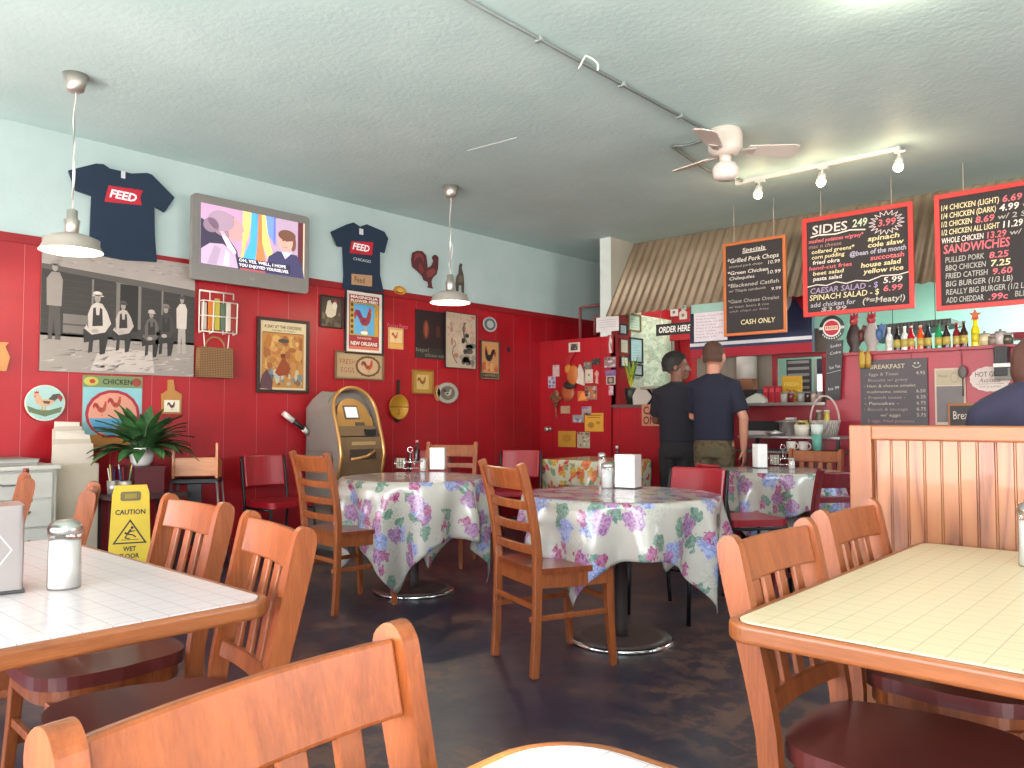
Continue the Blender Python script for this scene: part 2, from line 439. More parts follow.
def at_chair(x, y, deg, s=0): a = math.radians(deg); return T(x-s*math.sin(a), y+s*math.cos(a), 0, a)     # deg: 0 faces +Y, -90 faces +X
fg = slat_chair('orange wooden slat-back chair closest to the camera beside the white corner table')
fg.matrix_world = at_chair(-.491, .489, -83)
sc = [(-2.50, .985, 177, 'wooden slat-back chair between the caution sign and the white tiled table', 'L'),
      (-1.885, .875, 167, 'wooden slat-back chair at the rounded corner of the table with the sugar pourer', 'L'),
      (-.565, 1.83, -90, 'slat-back chair by the floral round table cloth, at corner of cream tiled table', 'R'),
      (-.60, 2.44, -90, 'slat-back chair touching the beadboard divider at the cream tiled table', 'R'),
      (-3.34, .965, 157, 'wooden slat-back chair seen edge-on in front of the white drawers', 'L'),
      (-4.12, .98, 165, 'wooden slat-back chair with a sunlit back below the newspaper on the drawers', 'L')]
for x, y, d, l, g in sc:
    dup(fg, at_chair(x, y, d, .02), l, 'slat-back wooden chairs')
fg['group'] = 'slat-back wooden chairs'
# dining tables with tile-patterned laminate top and oak edge
def tile_lam(name, base, line, dx, dy, off):
    m, nt, b = new_mat(name)
    tc = nt.nodes.new('ShaderNodeTexCoord'); sp = nt.nodes.new('ShaderNodeSeparateXYZ'); nt.links.new(tc.outputs['Object'], sp.inputs[0])
    k = None
    for ax, pt in ((0, dx), (1, dy)):
        f = math_(nt, 'FRACT', math_(nt, 'DIVIDE', math_(nt, 'ADD', sp.outputs[ax], 10+off), pt))
        l = math_(nt, 'LESS_THAN', math_(nt, 'ABSOLUTE', math_(nt, 'SUBTRACT', f, .5)), .0011/pt)
        k = l if k is None else math_(nt, 'MAXIMUM', k, l)
    c = mixc(nt, k, lin(base), lin(line)); nt.links.new(c, b.inputs['Base Color'])
    b.inputs['Roughness'].default_value = .3; b.inputs['Coat Weight'].default_value = .2
    return m
LAM_L = tile_lam('pinkish_tile_laminate', 'd8c8c5', 'b49c9c', .055, .055, 0)
LAM_R = tile_lam('cream_tile_laminate', 'e3d2ac', 'bfae88', .055, .055, .02)
def tile_table(label, x0, x1, y0, y1, lam, r=.07, group=None, edge=None):
    cx, cy = (x0+x1)/2, (y0+y1)/2; hx, hy = (x1-x0)/2, (y1-y0)/2
    t = thing('dining_table', label, 'table', T(cx, cy, 0), group)
    e = .022
    ed = MB(edge or OAK_EDGE); o = rrect(-hx, hx, -hy, hy, r, 8); q = rrect(-hx+e, hx-e, -hy+e, hy-e, r-e, 8); n = len(o)
    vs = [(a, c, z) for z in (.718, .757) for a, c in o]+[(a, c, z) for z in (.718, .757) for a, c in q]
    fs = []
    for i in range(n):
        j = (i+1) % n; fs += [(i, j, n+j, n+i), (2*n+j, 2*n+i, 3*n+i, 3*n+j), (n+i, n+j, 3*n+j, 3*n+i), (j, i, 2*n+i, 2*n+j)]
    ed.add(vs, fs).build('table_edge', t, .009, seg=3)
    MB(lam).prism(q, 'z', .722, .758).build('tabletop', t)
    MB(BLACKM).lathe([(.03, .06), (.03, .7), (.09, .715)], 16).build('pedestal', t)
    bs = MB(BLACKM)
    for k in range(2): bs.sweep([(.30*math.cos(PI/4+k*PI/2)*s, .30*math.sin(PI/4+k*PI/2)*s, .03+.03*(1-abs(s))) for s in (-1, -.5, 0, .5, 1)], .022, .03, wax=(-math.sin(PI/4+k*PI/2), math.cos(PI/4+k*PI/2), 0))
    bs.build('table_base', t)
    return t
tile_table('white tile-topped table with napkin dispenser and sugar pourer', -2.95, -1.60, -.22, 1.0, LAM_L, edge=OAK_EDGY)
tile_table('cream tile-topped table pushed against the wooden divider', -.775, .55, 1.475, 2.845, LAM_R, .06)
tile_table('sunlit corner of a white table at the bottom edge of the picture', -.675, .45, -.5, .835, LAM_L, .12)

# ------------------------------------------------------------------ beadboard divider
def oak():
    m, nt, b = new_mat('beadboard_oak')
    v = coord(nt, 'Object', (3.2, 3.2, .55))
    n0 = noise(nt, coord(nt, 'Object', (3.4, 1, .6)), 1.6, 1.5, .4, .2)
    w_ = math_(nt, 'PINGPONG', math_(nt, 'MULTIPLY', n0, 14), 1)
    fine = noise(nt, coord(nt, 'Object', (60, 60, 3)), 2, 3, .7)
    f = math_(nt, 'ADD', math_(nt, 'MULTIPLY', w_, .5), math_(nt, 'MULTIPLY', fine, .45))
    nt.links.new(ramp(nt, f, [(.2, '74422a'), (.38, '955937'), (.6, '9d633c')]), b.inputs['Base Color'])
    b.inputs['Roughness'].default_value = .42; b.inputs['Coat Weight'].default_value = .15; return m
OAKB = oak(); OAKR = wood('oak_rail', '96592f', '82482a', 1, .45, 'x', .05); OAKP = wood('oak_post', '96592f', '82482a', 1, .45, 'z', .05)
DY = 2.86
def divider():
    t = thing('booth_divider', 'light oak beadboard partition behind the cream tiled table', 'divider', T(0, DY, 0))
    X0, X1 = -.995, 1.6
    MB(OAKP).box(X0, X0+.075, -.005, .1, 0, 1.135).build('post', t, .004)
    MB(OAKR).box(X0+.075, X1, -.012, .112, 1.085, 1.135).build('top_rail', t, .006)
    pts = []; x = X0+.075; k = 0
    while x < X1-.07:
        pts += [(x, .02), (x+.0015, .025), (x+.003, .0205), (x+.006, .0205), (x+.0075, .025), (x+.009, .02)]; x += .0515
        pts += [(x-.001, .02)]
    pts += [(X1, .02), (X1, .09), (X0+.075, .09)]
    MB(OAKB).prism(pts, 'z', .08, 1.085).build('beadboard_panel', t)
    MB(OAKR).box(X0+.075, X1, 0, .1, 0, .1).build('base_rail', t, .004)
divider()

# ------------------------------------------------------------------ round tables with flowered cloths
def floral(name, base, palette, sc=5.2):
    m, nt, b = new_mat(name)
    tc = nt.nodes.new('ShaderNodeTexCoord'); uv = tc.outputs['UV']
    mp = nt.nodes.new('ShaderNodeMapping'); nt.links.new(uv, mp.inputs[0])
    ns = nt.nodes.new('ShaderNodeTexNoise'); nt.links.new(mp.outputs[0], ns.inputs['Vector']); ns.inputs['Scale'].default_value = 26; ns.inputs['Detail'].default_value = 4
    col = mixc(nt, noise(nt, mp.outputs[0], 2.5, 4), lin(base[0]), lin(base[1]))
    for i, (c1, c2, scale, th, off) in enumerate(palette):
        mo = nt.nodes.new('ShaderNodeMapping'); nt.links.new(uv, mo.inputs[0]); mo.inputs['Location'].default_value = (off, off*1.7, 0); scale = scale*1.2; th = th*1.08
        ad = nt.nodes.new('ShaderNodeVectorMath'); ad.operation = 'MULTIPLY_ADD'; nt.links.new(ns.outputs[1], ad.inputs[0])
        ad.inputs[1].default_value = (.11, .11, 0); nt.links.new(mo.outputs[0], ad.inputs[2])
        vo = nt.nodes.new('ShaderNodeTexVoronoi'); nt.links.new(ad.outputs[0], vo.inputs['Vector']); vo.inputs['Scale'].default_value = scale
        vo.voronoi_dimensions = '2D'
        msk = math_(nt, 'LESS_THAN', vo.outputs['Distance'], th)
        pet = noise(nt, mo.outputs[0], 24, 2, .6)
        fc = ramp(nt, pet, [(.36, c1), (.5, c2), (.6, c1), (.68, c2)])
        col = mixc(nt, msk, col, fc)
    nt.links.new(col, b.inputs['Base Color']); b.inputs['Roughness'].default_value = .22; b.inputs['Coat Weight'].default_value = .3
    return m
PAL = [('aaa498', 'b8b1a6', 2.6, .3, .9), ('5c7468', '7f9484', 4.4, .2, .13), ('6f7aa8', 'a0a4c4', 3.5, .23, .37), ('7f5079', 'ad86a6', 3.7, .22, .52), ('8c3c60', 'b27492', 4.2, .15, .61)]
FLOR = floral('flowered_vinyl_cloth', ('c3bbb0', 'a69d91'), PAL)
FLORO = floral('orange_flowered_cloth', ('cfc9b4', 'b6b29c'), [('63845c', '90a37c', 4.8, .22, .1), ('c4562c', 'd98a5a', 4.6, .26, .4), ('b8872e', 'd3ab54', 5.2, .2, .77), ('ac2f34', 'd0605a', 5.5, .17, .2)])
def cloth(label, cx, cy, r, half, rot, off, seed, m=FLOR, zt=.762, folds=10, amp=.05, group=None, square=False):
    """square cloth of side 2*half laid on a table of radius r and hanging in folds"""
    q = random.Random(seed); N = 168; rings = [0, .25, .5, .75, .93, 1.0]; vs = [(0, 0, zt)]; uv = [(0, 0)]
    ph = [q.uniform(0, 6.28) for _ in range(4)]; HR = 16
    for i in range(1, len(rings)+HR):
        for k in range(N):
            a = 2*PI*k/N; ca, sa = math.cos(a-rot), math.sin(a-rot)
            rr = r
            if square: rr = min(r/max(abs(math.cos(a-rot)), 1e-6), r/max(abs(math.sin(a-rot)), 1e-6))
            # distance to cloth edge along a, cloth centre displaced by off (in cloth axes)
            tx = ((half*(1 if ca > 0 else -1)-off[0])*-1 if False else 0)
            ex = (half+(-off[0] if ca < 0 else off[0]))/max(abs(ca), 1e-6); ey = (half+(-off[1] if sa < 0 else off[1]))/max(abs(sa), 1e-6)
            L = min(ex, ey); L = max(L, rr+.03)
            if i < len(rings):
                d = rr*rings[i]; vs.append((d*math.cos(a), d*math.sin(a), zt)); uv.append((d*ca, d*sa)); continue
            s = (i-len(rings)+1)/HR; drop = (L-rr)*s
            corner = max(0, (L-half)/half)
            fold = math.sin(folds*a+ph[0]+.8*math.sin(2*a+ph[1]))+.45*math.sin((folds*2-3)*a+ph[2])
            g = min(1, drop/.22)
            rad = rr+.012+.008*min(1, drop/.03)+g*(amp*fold*(.6+1.2*drop)-corner*.22*drop+.012)
            rad = max(rad, .2)
            # the free corners fold inward a little and swing
            vs.append((rad*math.cos(a), rad*math.sin(a), zt-max(0, drop-.012)*.985)); uv.append(((rr+drop)*ca, (rr+drop)*sa))
    fs = [(0, 1+k, 1+(k+1) % N) for k in range(N)]
    for i in range(len(rings)+HR-2):
        for k in range(N):
            a = 1+i*N+k; b_ = 1+i*N+(k+1) % N; fs.append((a, a+N, b_+N, b_))
    mb = MB(m); mb.add(vs, fs, smooth=True); o = mb.build('tablecloth', mtx=T(cx, cy, 0))
    ul = o.data.uv_layers.new(name='UVMap')
    for lp in o.data.loops: ul.data[lp.index].uv = (uv[lp.vertex_index][0]+seed*.37, uv[lp.vertex_index][1]+seed*.21)
    sd = o.modifiers.new('thick', 'SOLIDIFY'); sd.thickness = .0015; sd.offset = 1
    tag(o, label, 'tablecloth', group)
    return o
def round_table(label, cx, cy, r, group=None):
    t = thing('round_table', label, 'table', T(cx, cy, 0), group)
    MB(WOODD).lathe([(0, .735), (r-.01, .735), (r, .742), (r, .752), (r-.008, .759), (0, .759)], 48).build('tabletop', t)
    MB('3c302c').lathe([(.035, .02), (.033, .08), (.033, .71), (.1, .735)], 20).build('pedestal', t)
    MB().lathe([(0, .026), (.2, .03), (.262, .022)], 44, m='4a3530').lathe([(.262, .022), (.272, .016), (.272, 0), (0, 0)], 44, m=CHROME).build('table_base', t)
    return t
for l, cx, cy, r in (('round pedestal table in the middle of the floor with a ladder-back chair', -2.41, 3.53, .495),
                     ('round pedestal table in front of the cash machine', -4.12, 3.59, .485),
                     ('round pedestal table in front of the two men', -2.61, 5.92, .44)):
    round_table(l, cx, cy, r, 'round pedestal tables')
cl = 'flowered round-table cloths'
cam_a = math.atan2(-3.53, 2.41)
cloth('purple flowered cloth on the middle round table, one long corner nearly at the floor', -2.41, 3.53, .497, .71, cam_a+math.radians(58)-PI/4, (.06, .04), 3, group=cl)
cloth('purple flowered cloth on the round table in front of the cash machine', -4.12, 3.59, .487, .86, math.atan2(-3.59, 4.12)+math.radians(-14)-PI/4, (0, 0), 8, group=cl)
cloth('purple flowered cloth on the round table in front of the two men', -2.61, 5.92, .442, .72, .9, (0, 0), 5, group=cl)

# wooden ladder-back chairs at the round tables
lc = ladder_chair('varnished ladder-back chair on the open floor facing the middle round table', group='ladder-back chairs')
lc.matrix_world = at_chair(-2.452, 3.03, -21)
dup(lc, at_chair(-4.13, 3.07, -5), 'varnished ladder-back chair facing the table in front of the cash machine')
dup(lc, at_chair(-4.72, 4.42, 212), 'ladder-back chair on the wall side of the cash machine table, only its top rail showing')
dup(fg, at_chair(-2.57, 6.33, 180), 'wooden chair behind the far round table, below the mint cup')
rc = ladder_chair('dark red painted ladder-back chair at the far round table beside the divider post', REDWOOD, REDWOOD, nm='ladder_back_chair')
rc.matrix_world = at_chair(-1.84, 4.74, 60) @ Matrix.Scale(.92, 4)

VG = 'red vinyl chairs'
vc = vinyl_chair('bright red vinyl chair behind the middle round table', VG); vc.matrix_world = at_chair(-2.49, 4.24, 180)
dup(vc, at_chair(-2.50, 5.15, -38), 'red vinyl chair between the middle and far round tables, its empty seat toward the divider')
dup(vc, at_chair(-5.82, 3.62, -90), 'red vinyl chair against the red wall beside the cash machine')
dup(vc, at_chair(-5.55, 5.1, -120), 'dark vinyl chair in the shade between cash machine and yellow pan')
dup(vc, at_chair(-5.0, 5.6, -150), 'red vinyl chair left of the orange flowered cloth')
# small square table with orange flowers
def back_table():
    x, y = -4.62, 6.35
    t = thing('square_table', 'small square table under the orange flowered cloth by the collage wall', 'table', T(x, y, 0))
    MB(WOODD).box(-.36, .36, -.3, .3, .73, .758).build('tabletop', t)
    for sx in (-1, 1):
        for sy in (-1, 1): MB(BLACKM).box(sx*.32-.015, sx*.32+.015, sy*.26-.015, sy*.26+.015, 0, .73).build('leg', t)
    cloth('cream cloth with orange and red flowers on the small square table', x, y, .37, .62, 0, (0, 0), 2, FLORO, folds=9, amp=.015, square=True)
back_table()

# ------------------------------------------------------------------ things on the tables
def dispenser(label, m, body, side, group='napkin dispensers', w=.1, d=.13, h=.17):
    t = thing('napkin_dispenser', label, 'napkin dispenser', m, group)
    MB(body).prism(rrect(-w/2, w/2, -d/2, d/2, .012, 4), 'z', .004, h).build('housing', t, .003)
    MB('3b3634').box(-w/2-.003, w/2+.003, -d/2-.003, d/2+.003, 0, .008).build('foot', t, .002)
    for s in (-1, 1):
        f = MB(side)
        Y = s*(d/2+.0012)
        def fl(pts):
            f.add([(x, Y, z) for x, z in pts], [tuple(range(4))] if s < 0 else [(3, 2, 1, 0)])
        z0 = h*.5
        for q, (a, c) in enumerate(((w*.34, h*.36), (w*.12, h*.13))):
            P = [(0, z0+c), (a, z0), (0, z0-c), (-a, z0)]
            for i in range(4):
                (x0, y0), (x1, y1) = P[i], P[(i+1) % 4]; k = .93 if q == 0 else .8
                fl([(x0, y0), (x1, y1), (x1*k, z0+(y1-z0)*k), (x0*k, z0+(y0-z0)*k)])
        f.build('diamond_emboss', t)
    MB('f4f2ee').box(-w/2+.014, w/2-.014, d/2-.02, d/2+.003, .03, h-.025).build('napkins', t)
    return t
def shaker(label, m, fill, h=.155, r=.036, cat='sugar pourer', nm='sugar_pourer', group=None, glass=None):
    t = thing(nm, label, cat, m, group)
    g, nt, b = (glass, None, None) if glass else new_mat('clear_glass')
    if not glass:
        tr = nt.nodes.new('ShaderNodeBsdfTransparent'); gl = nt.nodes.new('ShaderNodeBsdfGlossy'); gl.inputs['Roughness'].default_value = .05
        fr = nt.nodes.new('ShaderNodeLayerWeight'); fr.inputs[0].default_value = .35; mx = nt.nodes.new('ShaderNodeMixShader')
        nt.links.new(math_(nt, 'ADD', math_(nt, 'MULTIPLY', fr.outputs[0], .5), .06), mx.inputs[0]); nt.links.new(tr.outputs[0], mx.inputs[1]); nt.links.new(gl.outputs[0], mx.inputs[2])
        nt.links.new(mx.outputs[0], nt.nodes['Material Output'].inputs[0])
    MB(g).lathe([(0, 0), (r*.96, 0), (r, .006), (r*.97, h*.5), (r*.93, h*.72), (r*.98, h*.8), (r*.98, h*.86)], 24).build('glass', t)
    MB(fill).lathe([(0, .004), (r*.92, .004), (r*.9, h*.7), (0, h*.72)], 20).build('filling', t)
    MB(STEEL).lathe([(r*1.02, h*.8), (r*1.04, h*.88), (r*.9, h*.95), (r*.5, h), (0, h)], 24).build('lid', t)
    return t, g
TZ = .7585
p = hit(-18, 592, 2, TZ)
DS = mat('b5aba7', .33, .85)
dispenser('large steel napkin dispenser with diamond emboss at the edge of the white tiled table', T(p.x, p.y, TZ, math.radians(80)), DS, mat('e4e0dc', .3, .6), w=.15, d=.13, h=.2)
p = hit(64, 588, 2, TZ)
sh, GL = shaker('tall glass sugar pourer with metal lid on the white tiled table', T(p.x, p.y, TZ), 'e9e4dc', .16, .037)
p = hit(1029, 566, 2, TZ)
shaker('white shaker with metal lid at the picture edge on the cream table', T(p.x+.01, p.y-.005, TZ), 'f0ede6', .175, .034, glass=GL)
ZT = .763
LT = mat('d9d5cf', .3, .35)
p = hit(438, 470, 2, ZT); dispenser('steel napkin dispenser with diamond emboss on the cash machine table', T(p.x, p.y, ZT, math.radians(38)), LT, '6d6864', w=.12, d=.1, h=.17)
p = hit(628, 488, 2, ZT); dispenser('shiny napkin dispenser on the middle round table', T(p.x, p.y, ZT, math.radians(10)), LT, 'd5cfca', w=.125, d=.11, h=.19)
p = hit(760, 468, 2, ZT); dispenser('tall white napkin holder on the far round table', T(p.x, p.y, ZT, math.radians(52)), 'f2eeea', 'e0dcd8', w=.085, d=.1, h=.19)
def caddy(label, m, bottles):
    t = thing('condiment_caddy', label, 'condiment rack', m, 'wire condiment racks')
    w = MB(CHROME)
    for z in (.006, .055): w.tube([(-.11, -.05, z), (.11, -.05, z), (.11, .05, z), (-.11, .05, z)], .0028, 6, closed=True)
    for x in (-.11, -.037, .037, .11):
        for y in (-.05, .05): w.tube([(x, y, 0), (x, y, .085)], .0022, 5)
        w.tube([(x, -.05, .006), (x, .05, .006)], .002, 5)
    w.build('wire_frame', t)
    MB(CHROME).tube([(0, 0, .006), (0, 0, .13)], .003, 6).tube([(.02*math.cos(a), 0, .15+.02*math.sin(a)) for a in [2*PI*k/14 for k in range(14)]], .003, 6, closed=True).build('handle', t)
    for c in range(5):
        MB('c9b89a' if c % 2 else 'dad6cc').box(-.1+c*.013, -.095+c*.013, -.035, .03, .012, .085).build('sweetener_packet', t)
def bottle(label, m, glass, cap, h=.2, r=.024, lab=None, group=None, nm='sauce_bottle', cat='bottle', neck=.4):
    t = thing(nm, label, cat, m, group)
    MB(glass).lathe([(0, 0), (r, 0), (r*1.02, .006), (r, h*.55), (r*.75, h*.66), (r*neck, h*.76), (r*neck, h*.94)], 16).build('glass', t)
    MB(cap).lathe([(r*neck*1.12, h*.91), (r*neck*1.12, h), (0, h)], 12).build('cap', t)
    if lab: MB(lab).lathe([(r*1.03, h*.14), (r*1.03, h*.46)], 16).build('label', t)
    return t
WHT = 'efece6'
for (px, py), tbl, rot in (((416, 470), 'cash machine table', .75), ((789, 466), 'far round table', .7)):
    p = hit(px-6, py-1, 2, ZT); caddy('wire condiment rack with a ring handle on the '+tbl, T(p.x, p.y, ZT, rot), 0)
    p = hit(px+1, py-7, 2, ZT); bottle('dark red ketchup bottle with pale cap on the '+tbl, T(p.x, p.y, ZT), mat('3a1210', .2), 'b89a94', .2, .026)
p = hit(423, 471.5, 2, ZT); shaker('short glass salt shaker beside the rack on the cash machine table', T(p.x, p.y, ZT), WHT, .1, .024, 'salt shaker', 'salt_shaker', glass=GL)
p = hit(792, 469, 2, ZT); shaker('short glass salt shaker on the far round table', T(p.x, p.y, ZT), WHT, .09, .024, 'salt shaker', 'salt_shaker', glass=GL)
p = hit(607, 488, 2, ZT); shaker('glass sugar pourer beside the dispenser on the middle round table', T(p.x, p.y, ZT), WHT, .145, .034, glass=GL)
p = hit(602, 477, 2, ZT); shaker('tall white-filled pourer behind the others on the middle round table', T(p.x, p.y, ZT), 'e8dcd0', .165, .027, glass=GL)
p = hit(611, 478, 2, ZT); shaker('small salt shaker behind the pourers on the middle round table', T(p.x, p.y, ZT), WHT, .1, .016, 'salt shaker', 'salt_shaker', glass=GL)
p = hit(617, 477, 2, ZT); bottle('dark sauce bottle behind the dispenser on the middle round table', T(p.x, p.y, ZT), mat('38151a', .2), 'a8a09a', .21, .02)
p = hit(13, 505, 2, TZ); bottle('dark bottle with red band near the edge of the white tiled table', T(p.x-.1, p.y+.08, TZ-.0), mat('2a2230', .25), '7a2420', .16, .03, '7c1c22')
# ------------------------------------------------------------------ left wall: television, shirts, pictures
def wall_item(px0, py0, px1, py1, x=XL+.004):
    """frame at the lower-left corner of a wall item seen between two picture corners, with its width and height"""
    y0, z0 = WL(px0, py1, x); y1, z1 = WL(px1, py0, x)
    za = WL(px0, py0, x)[1]; zb = WL(px1, py1, x)[1]
    return y0, y1, z0, z1
def on_wall(y0, z0, x=XL+.004): return frame_wall_x(x, y0, z0)
def outline(pts, x=XL+.004):
    w = [WL(a, b, x) for a, b in pts]; y0 = min(p[0] for p in w); z0 = min(p[1] for p in w)
    return y0, z0, [(p[0]-y0, p[1]-z0) for p in w]
def crop_pts(pts, ox, oy, s): return [(ox+a/s, oy+b/s) for a, b in pts]

# photograph mural
def mural():
    y0 = WL(40, 300)[0]; y1 = WL(193.5, 300)[0]; z0 = WL(193, 377)[1]; z1 = WL(192, 265)[1]
    w, h = y1-y0, z1-z0; G = lambda v0: (lambda v: '%02x%02x%02x' % (v, int(v*.94), int(v*.9)))(min(235, int(v0*1.22)))
    b = MB(G(60)); b.X = None
    b.box(0, w, 0, h, -.012, 0, G(90))
    def R(a, c, d, e, v, l): b.r2(a*w, c*h, d*w, e*h, G(v), l)
    def P(pts, v, l): b.pl([(x*w, y*h) for x, y in pts], G(v), l)
    def E(x, y, rx, ry, v, l, rot=0): b.el(x*w, y*h, rx*w, ry*h, G(v), l, rot=rot, n=14)
    R(0, 0, 1, .3, 118, 1); R(0, .28, 1, 1, 42, 1)
    q = random.Random(4)
    for k in range(60):
        x = q.random(); y = q.random()*.27; L = q.uniform(.02, .1); P([(x, y), (min(1, x+L), y+.008), (min(1, x+L), y+.018)], q.choice([96, 134, 150, 84]), 2)
    P([(.3, .02), (.72, .02), (.7, .2), (.36, .22)], 146, 2)
    for k in range(24):
        x = .32+q.random()*.36; y = .03+q.random()*.17; P([(x, y), (x+.05, y+.006), (x+.05, y+.014)], 110, 3)
    P([(0, .84), (1, .76), (1, 1), (0, 1)], 128, 2); P([(0, .80), (1, .71), (1, .77), (0, .84)], 70, 3)
    for k in range(50):
        x = q.random()*.95; y = .86+q.random()*.12; P([(x, y), (x+.04, y-.004), (x+.04, y+.006)], q.choice([104, 146, 116]), 3)
    for x in (.3, .76, .9): R(x, .38, x+.012, .76, 96, 2)
    R(.455, .38, .48, .76, 92, 2); R(.6, .38, .62, .75, 92, 2); R(.45, .75, .62, .765, 92, 2); R(.48, .36, .6, .75, 26, 2)
    R(.13, .31, .3, .46, 88, 2); R(.13, .37, .3, .385, 60, 3)
    for k in range(9): R(0, .34+k*.055, 1, .343+k*.055, 52, 1.4)
    # seven men with hats, two standing, five crouched
    def man(x, y, s, stand, shirt, hat=150, dark=34):
        if stand:
            P([(x-.035*s, y), (x-.03*s, y+.30*s), (x+.035*s, y+.30*s), (x+.045*s, y), (x+.01*s, y), (x, y+.2*s), (x-.01*s, y)], dark if shirt > 150 or dark > 60 else 60, 5)
            P([(x-.045*s, y+.28*s), (x-.05*s, y+.50*s), (x-.02*s, y+.56*s), (x+.03*s, y+.56*s), (x+.05*s, y+.5*s), (x+.045*s, y+.28*s)], shirt, 6)
            E(x, y+.60*s, .018*s, .036*s, 120, 7); E(x, y+.635*s, .026*s, .02*s, hat, 8); E(x, y+.62*s, .034*s, .007*s, hat, 8)
        else:
            P([(x-.075*s, y+.02), (x-.08*s, y+.12*s), (x-.04*s, y+.17*s), (x+.05*s, y+.16*s), (x+.07*s, y+.08*s), (x+.05*s, y-.06), (x+.02*s, y-.07), (x+.015*s, y+.05*s), (x-.02*s, y+.04*s), (x-.025*s, y-.05), (x-.05*s, y-.06), (x-.045*s, y+.03)], dark, 5)
            P([(x-.05*s, y+.13*s), (x-.055*s, y+.24*s), (x-.035*s, y+.31*s), (x-.005*s, y+.34*s), (x+.03*s, y+.33*s), (x+.06*s, y+.27*s), (x+.085*s, y+.18*s), (x+.05*s, y+.11*s), (x-.03*s, y+.085*s), (x-.075*s, y+.13*s), (x-.06*s, y+.16*s)], shirt, 6)
            P([(x-.028*s, y+.15*s), (x-.025*s, y+.29*s), (x-.01*s, y+.3*s), (x-.005*s, y+.24*s), (x+.012*s, y+.24*s), (x+.016*s, y+.3*s), (x+.03*s, y+.29*s), (x+.035*s, y+.16*s)], dark, 7)
            E(x-.01*s, y+.115*s, .022*s, .018*s, 128, 8)
            E(x, y+.37*s, .019*s, .036*s, 116, 7); E(x, y+.405*s, .028*s, .02*s, hat, 8); E(x+.003, y+.39*s, .036*s, .007*s, hat, 8)
    man(.075, .25, .95, 1, 112, 118, 50); man(.335, .22, 1.05, 0, 150, 160); man(.5, .25, .85, 0, 138, 60)
    man(.69, .22, .8, 0, 74, 150); man(.79, .24, .9, 0, 48, 96); man(.905, .2, .78, 1, 158, 60, 132)
    tag(b.build('photo_mural', mtx=on_wall(y0, z0, XL+.02)), 'large black-and-white photo mural of men gathered outside a wooden porch', 'mural')
mural()

NAVY = mat('1b2c40', .9)
def shirt(pts, label, ox, oy, s, logo, extra=None):
    y0, z0, P = outline(crop_pts(pts, ox, oy, s), XL+.03)
    t = thing('t_shirt', label, 't-shirt', on_wall(y0, z0, XL+.03), 'shirts pinned to the wall')
    b = MB(NAVY).prism(P, 'z', -.006, .012); b.build('fabric', t, .004)
    l = [WL(a, c, XL+.03) for a, c in crop_pts(logo, ox, oy, s)]; l = [(a-y0, c-z0) for a, c in l]
    g = MB(); g.pl(l, 'b3142c', 1, .0125); x0 = min(p[0] for p in l); x1 = max(p[0] for p in l)
    za = min(p[1] for p in l); zb = max(p[1] for p in l); hh = (zb-za)
    g.tx('FEED', x0+(x1-x0)*.12, za+hh*.3, hh*.42, 'f3eef0', 2, .0125, w=(x1-x0)*.72, shear=.25, bold=.03)
    c = [WL(a, cc, XL+.03) for a, cc in crop_pts(extra[0], ox, oy, s)]; c = [(a-y0, cc-z0) for a, cc in c]
    g.r2(c[0][0], c[0][1], c[1][0], c[1][1], 'c9ccd2', 1, .0125)
    if len(extra) > 1:
        c = [WL(a, cc, XL+.03) for a, cc in crop_pts(extra[1], ox, oy, s)]; c = [(a-y0, cc-z0) for a, cc in c]
        g.tx('CHICAGO', c[0][0], c[0][1], .026, 'e4e4e8', 1, .0125, w=c[1][0]-c[0][0])
    g.build('print', t)
    return t, y0, z0
shirt([(218, 258), (305, 236), (330, 238), (350, 252), (420, 268), (470, 266), (485, 272), (557, 345), (525, 392), (492, 372), (494, 470), (500, 551), (400, 545), (290, 525), (286, 480), (292, 340), (240, 322)],
      'navy FEED t-shirt pinned above the photo mural', 0, 90, 3.2, [(345, 306), (455, 322), (446, 346), (452, 370), (332, 358)], [[(385, 282), (399, 263)]])
t2, ty, tz = shirt([(98, 262), (150, 238), (170, 232), (190, 246), (212, 238), (268, 262), (280, 284), (268, 330), (254, 322), (254, 400), (266, 456), (136, 444), (140, 400), (136, 310), (118, 308)],
      'smaller navy FEED t-shirt with a wooden Feed tag below its print', 300, 150, 3.2, [(162, 292), (232, 296), (228, 338), (156, 330)], [[(187, 270), (200, 254)], [(168, 352), (224, 354)]])
y0, z0, P = outline(crop_pts([(166, 396), (230, 402), (230, 437), (166, 430)], 300, 150, 3.2), XL+.05)
b = MB('b08a66').prism(P, 'z', -.006, .004); b.tx('Feed', P[0][0]+.03, P[2][1]+.02, .055, '2b1510', 1, .0045, w=.12)
tag(b.build('wooden_tag', mtx=on_wall(y0, z0, XL+.05)), 'small wooden tag lettered Feed hanging over the smaller navy shirt', 'sign')

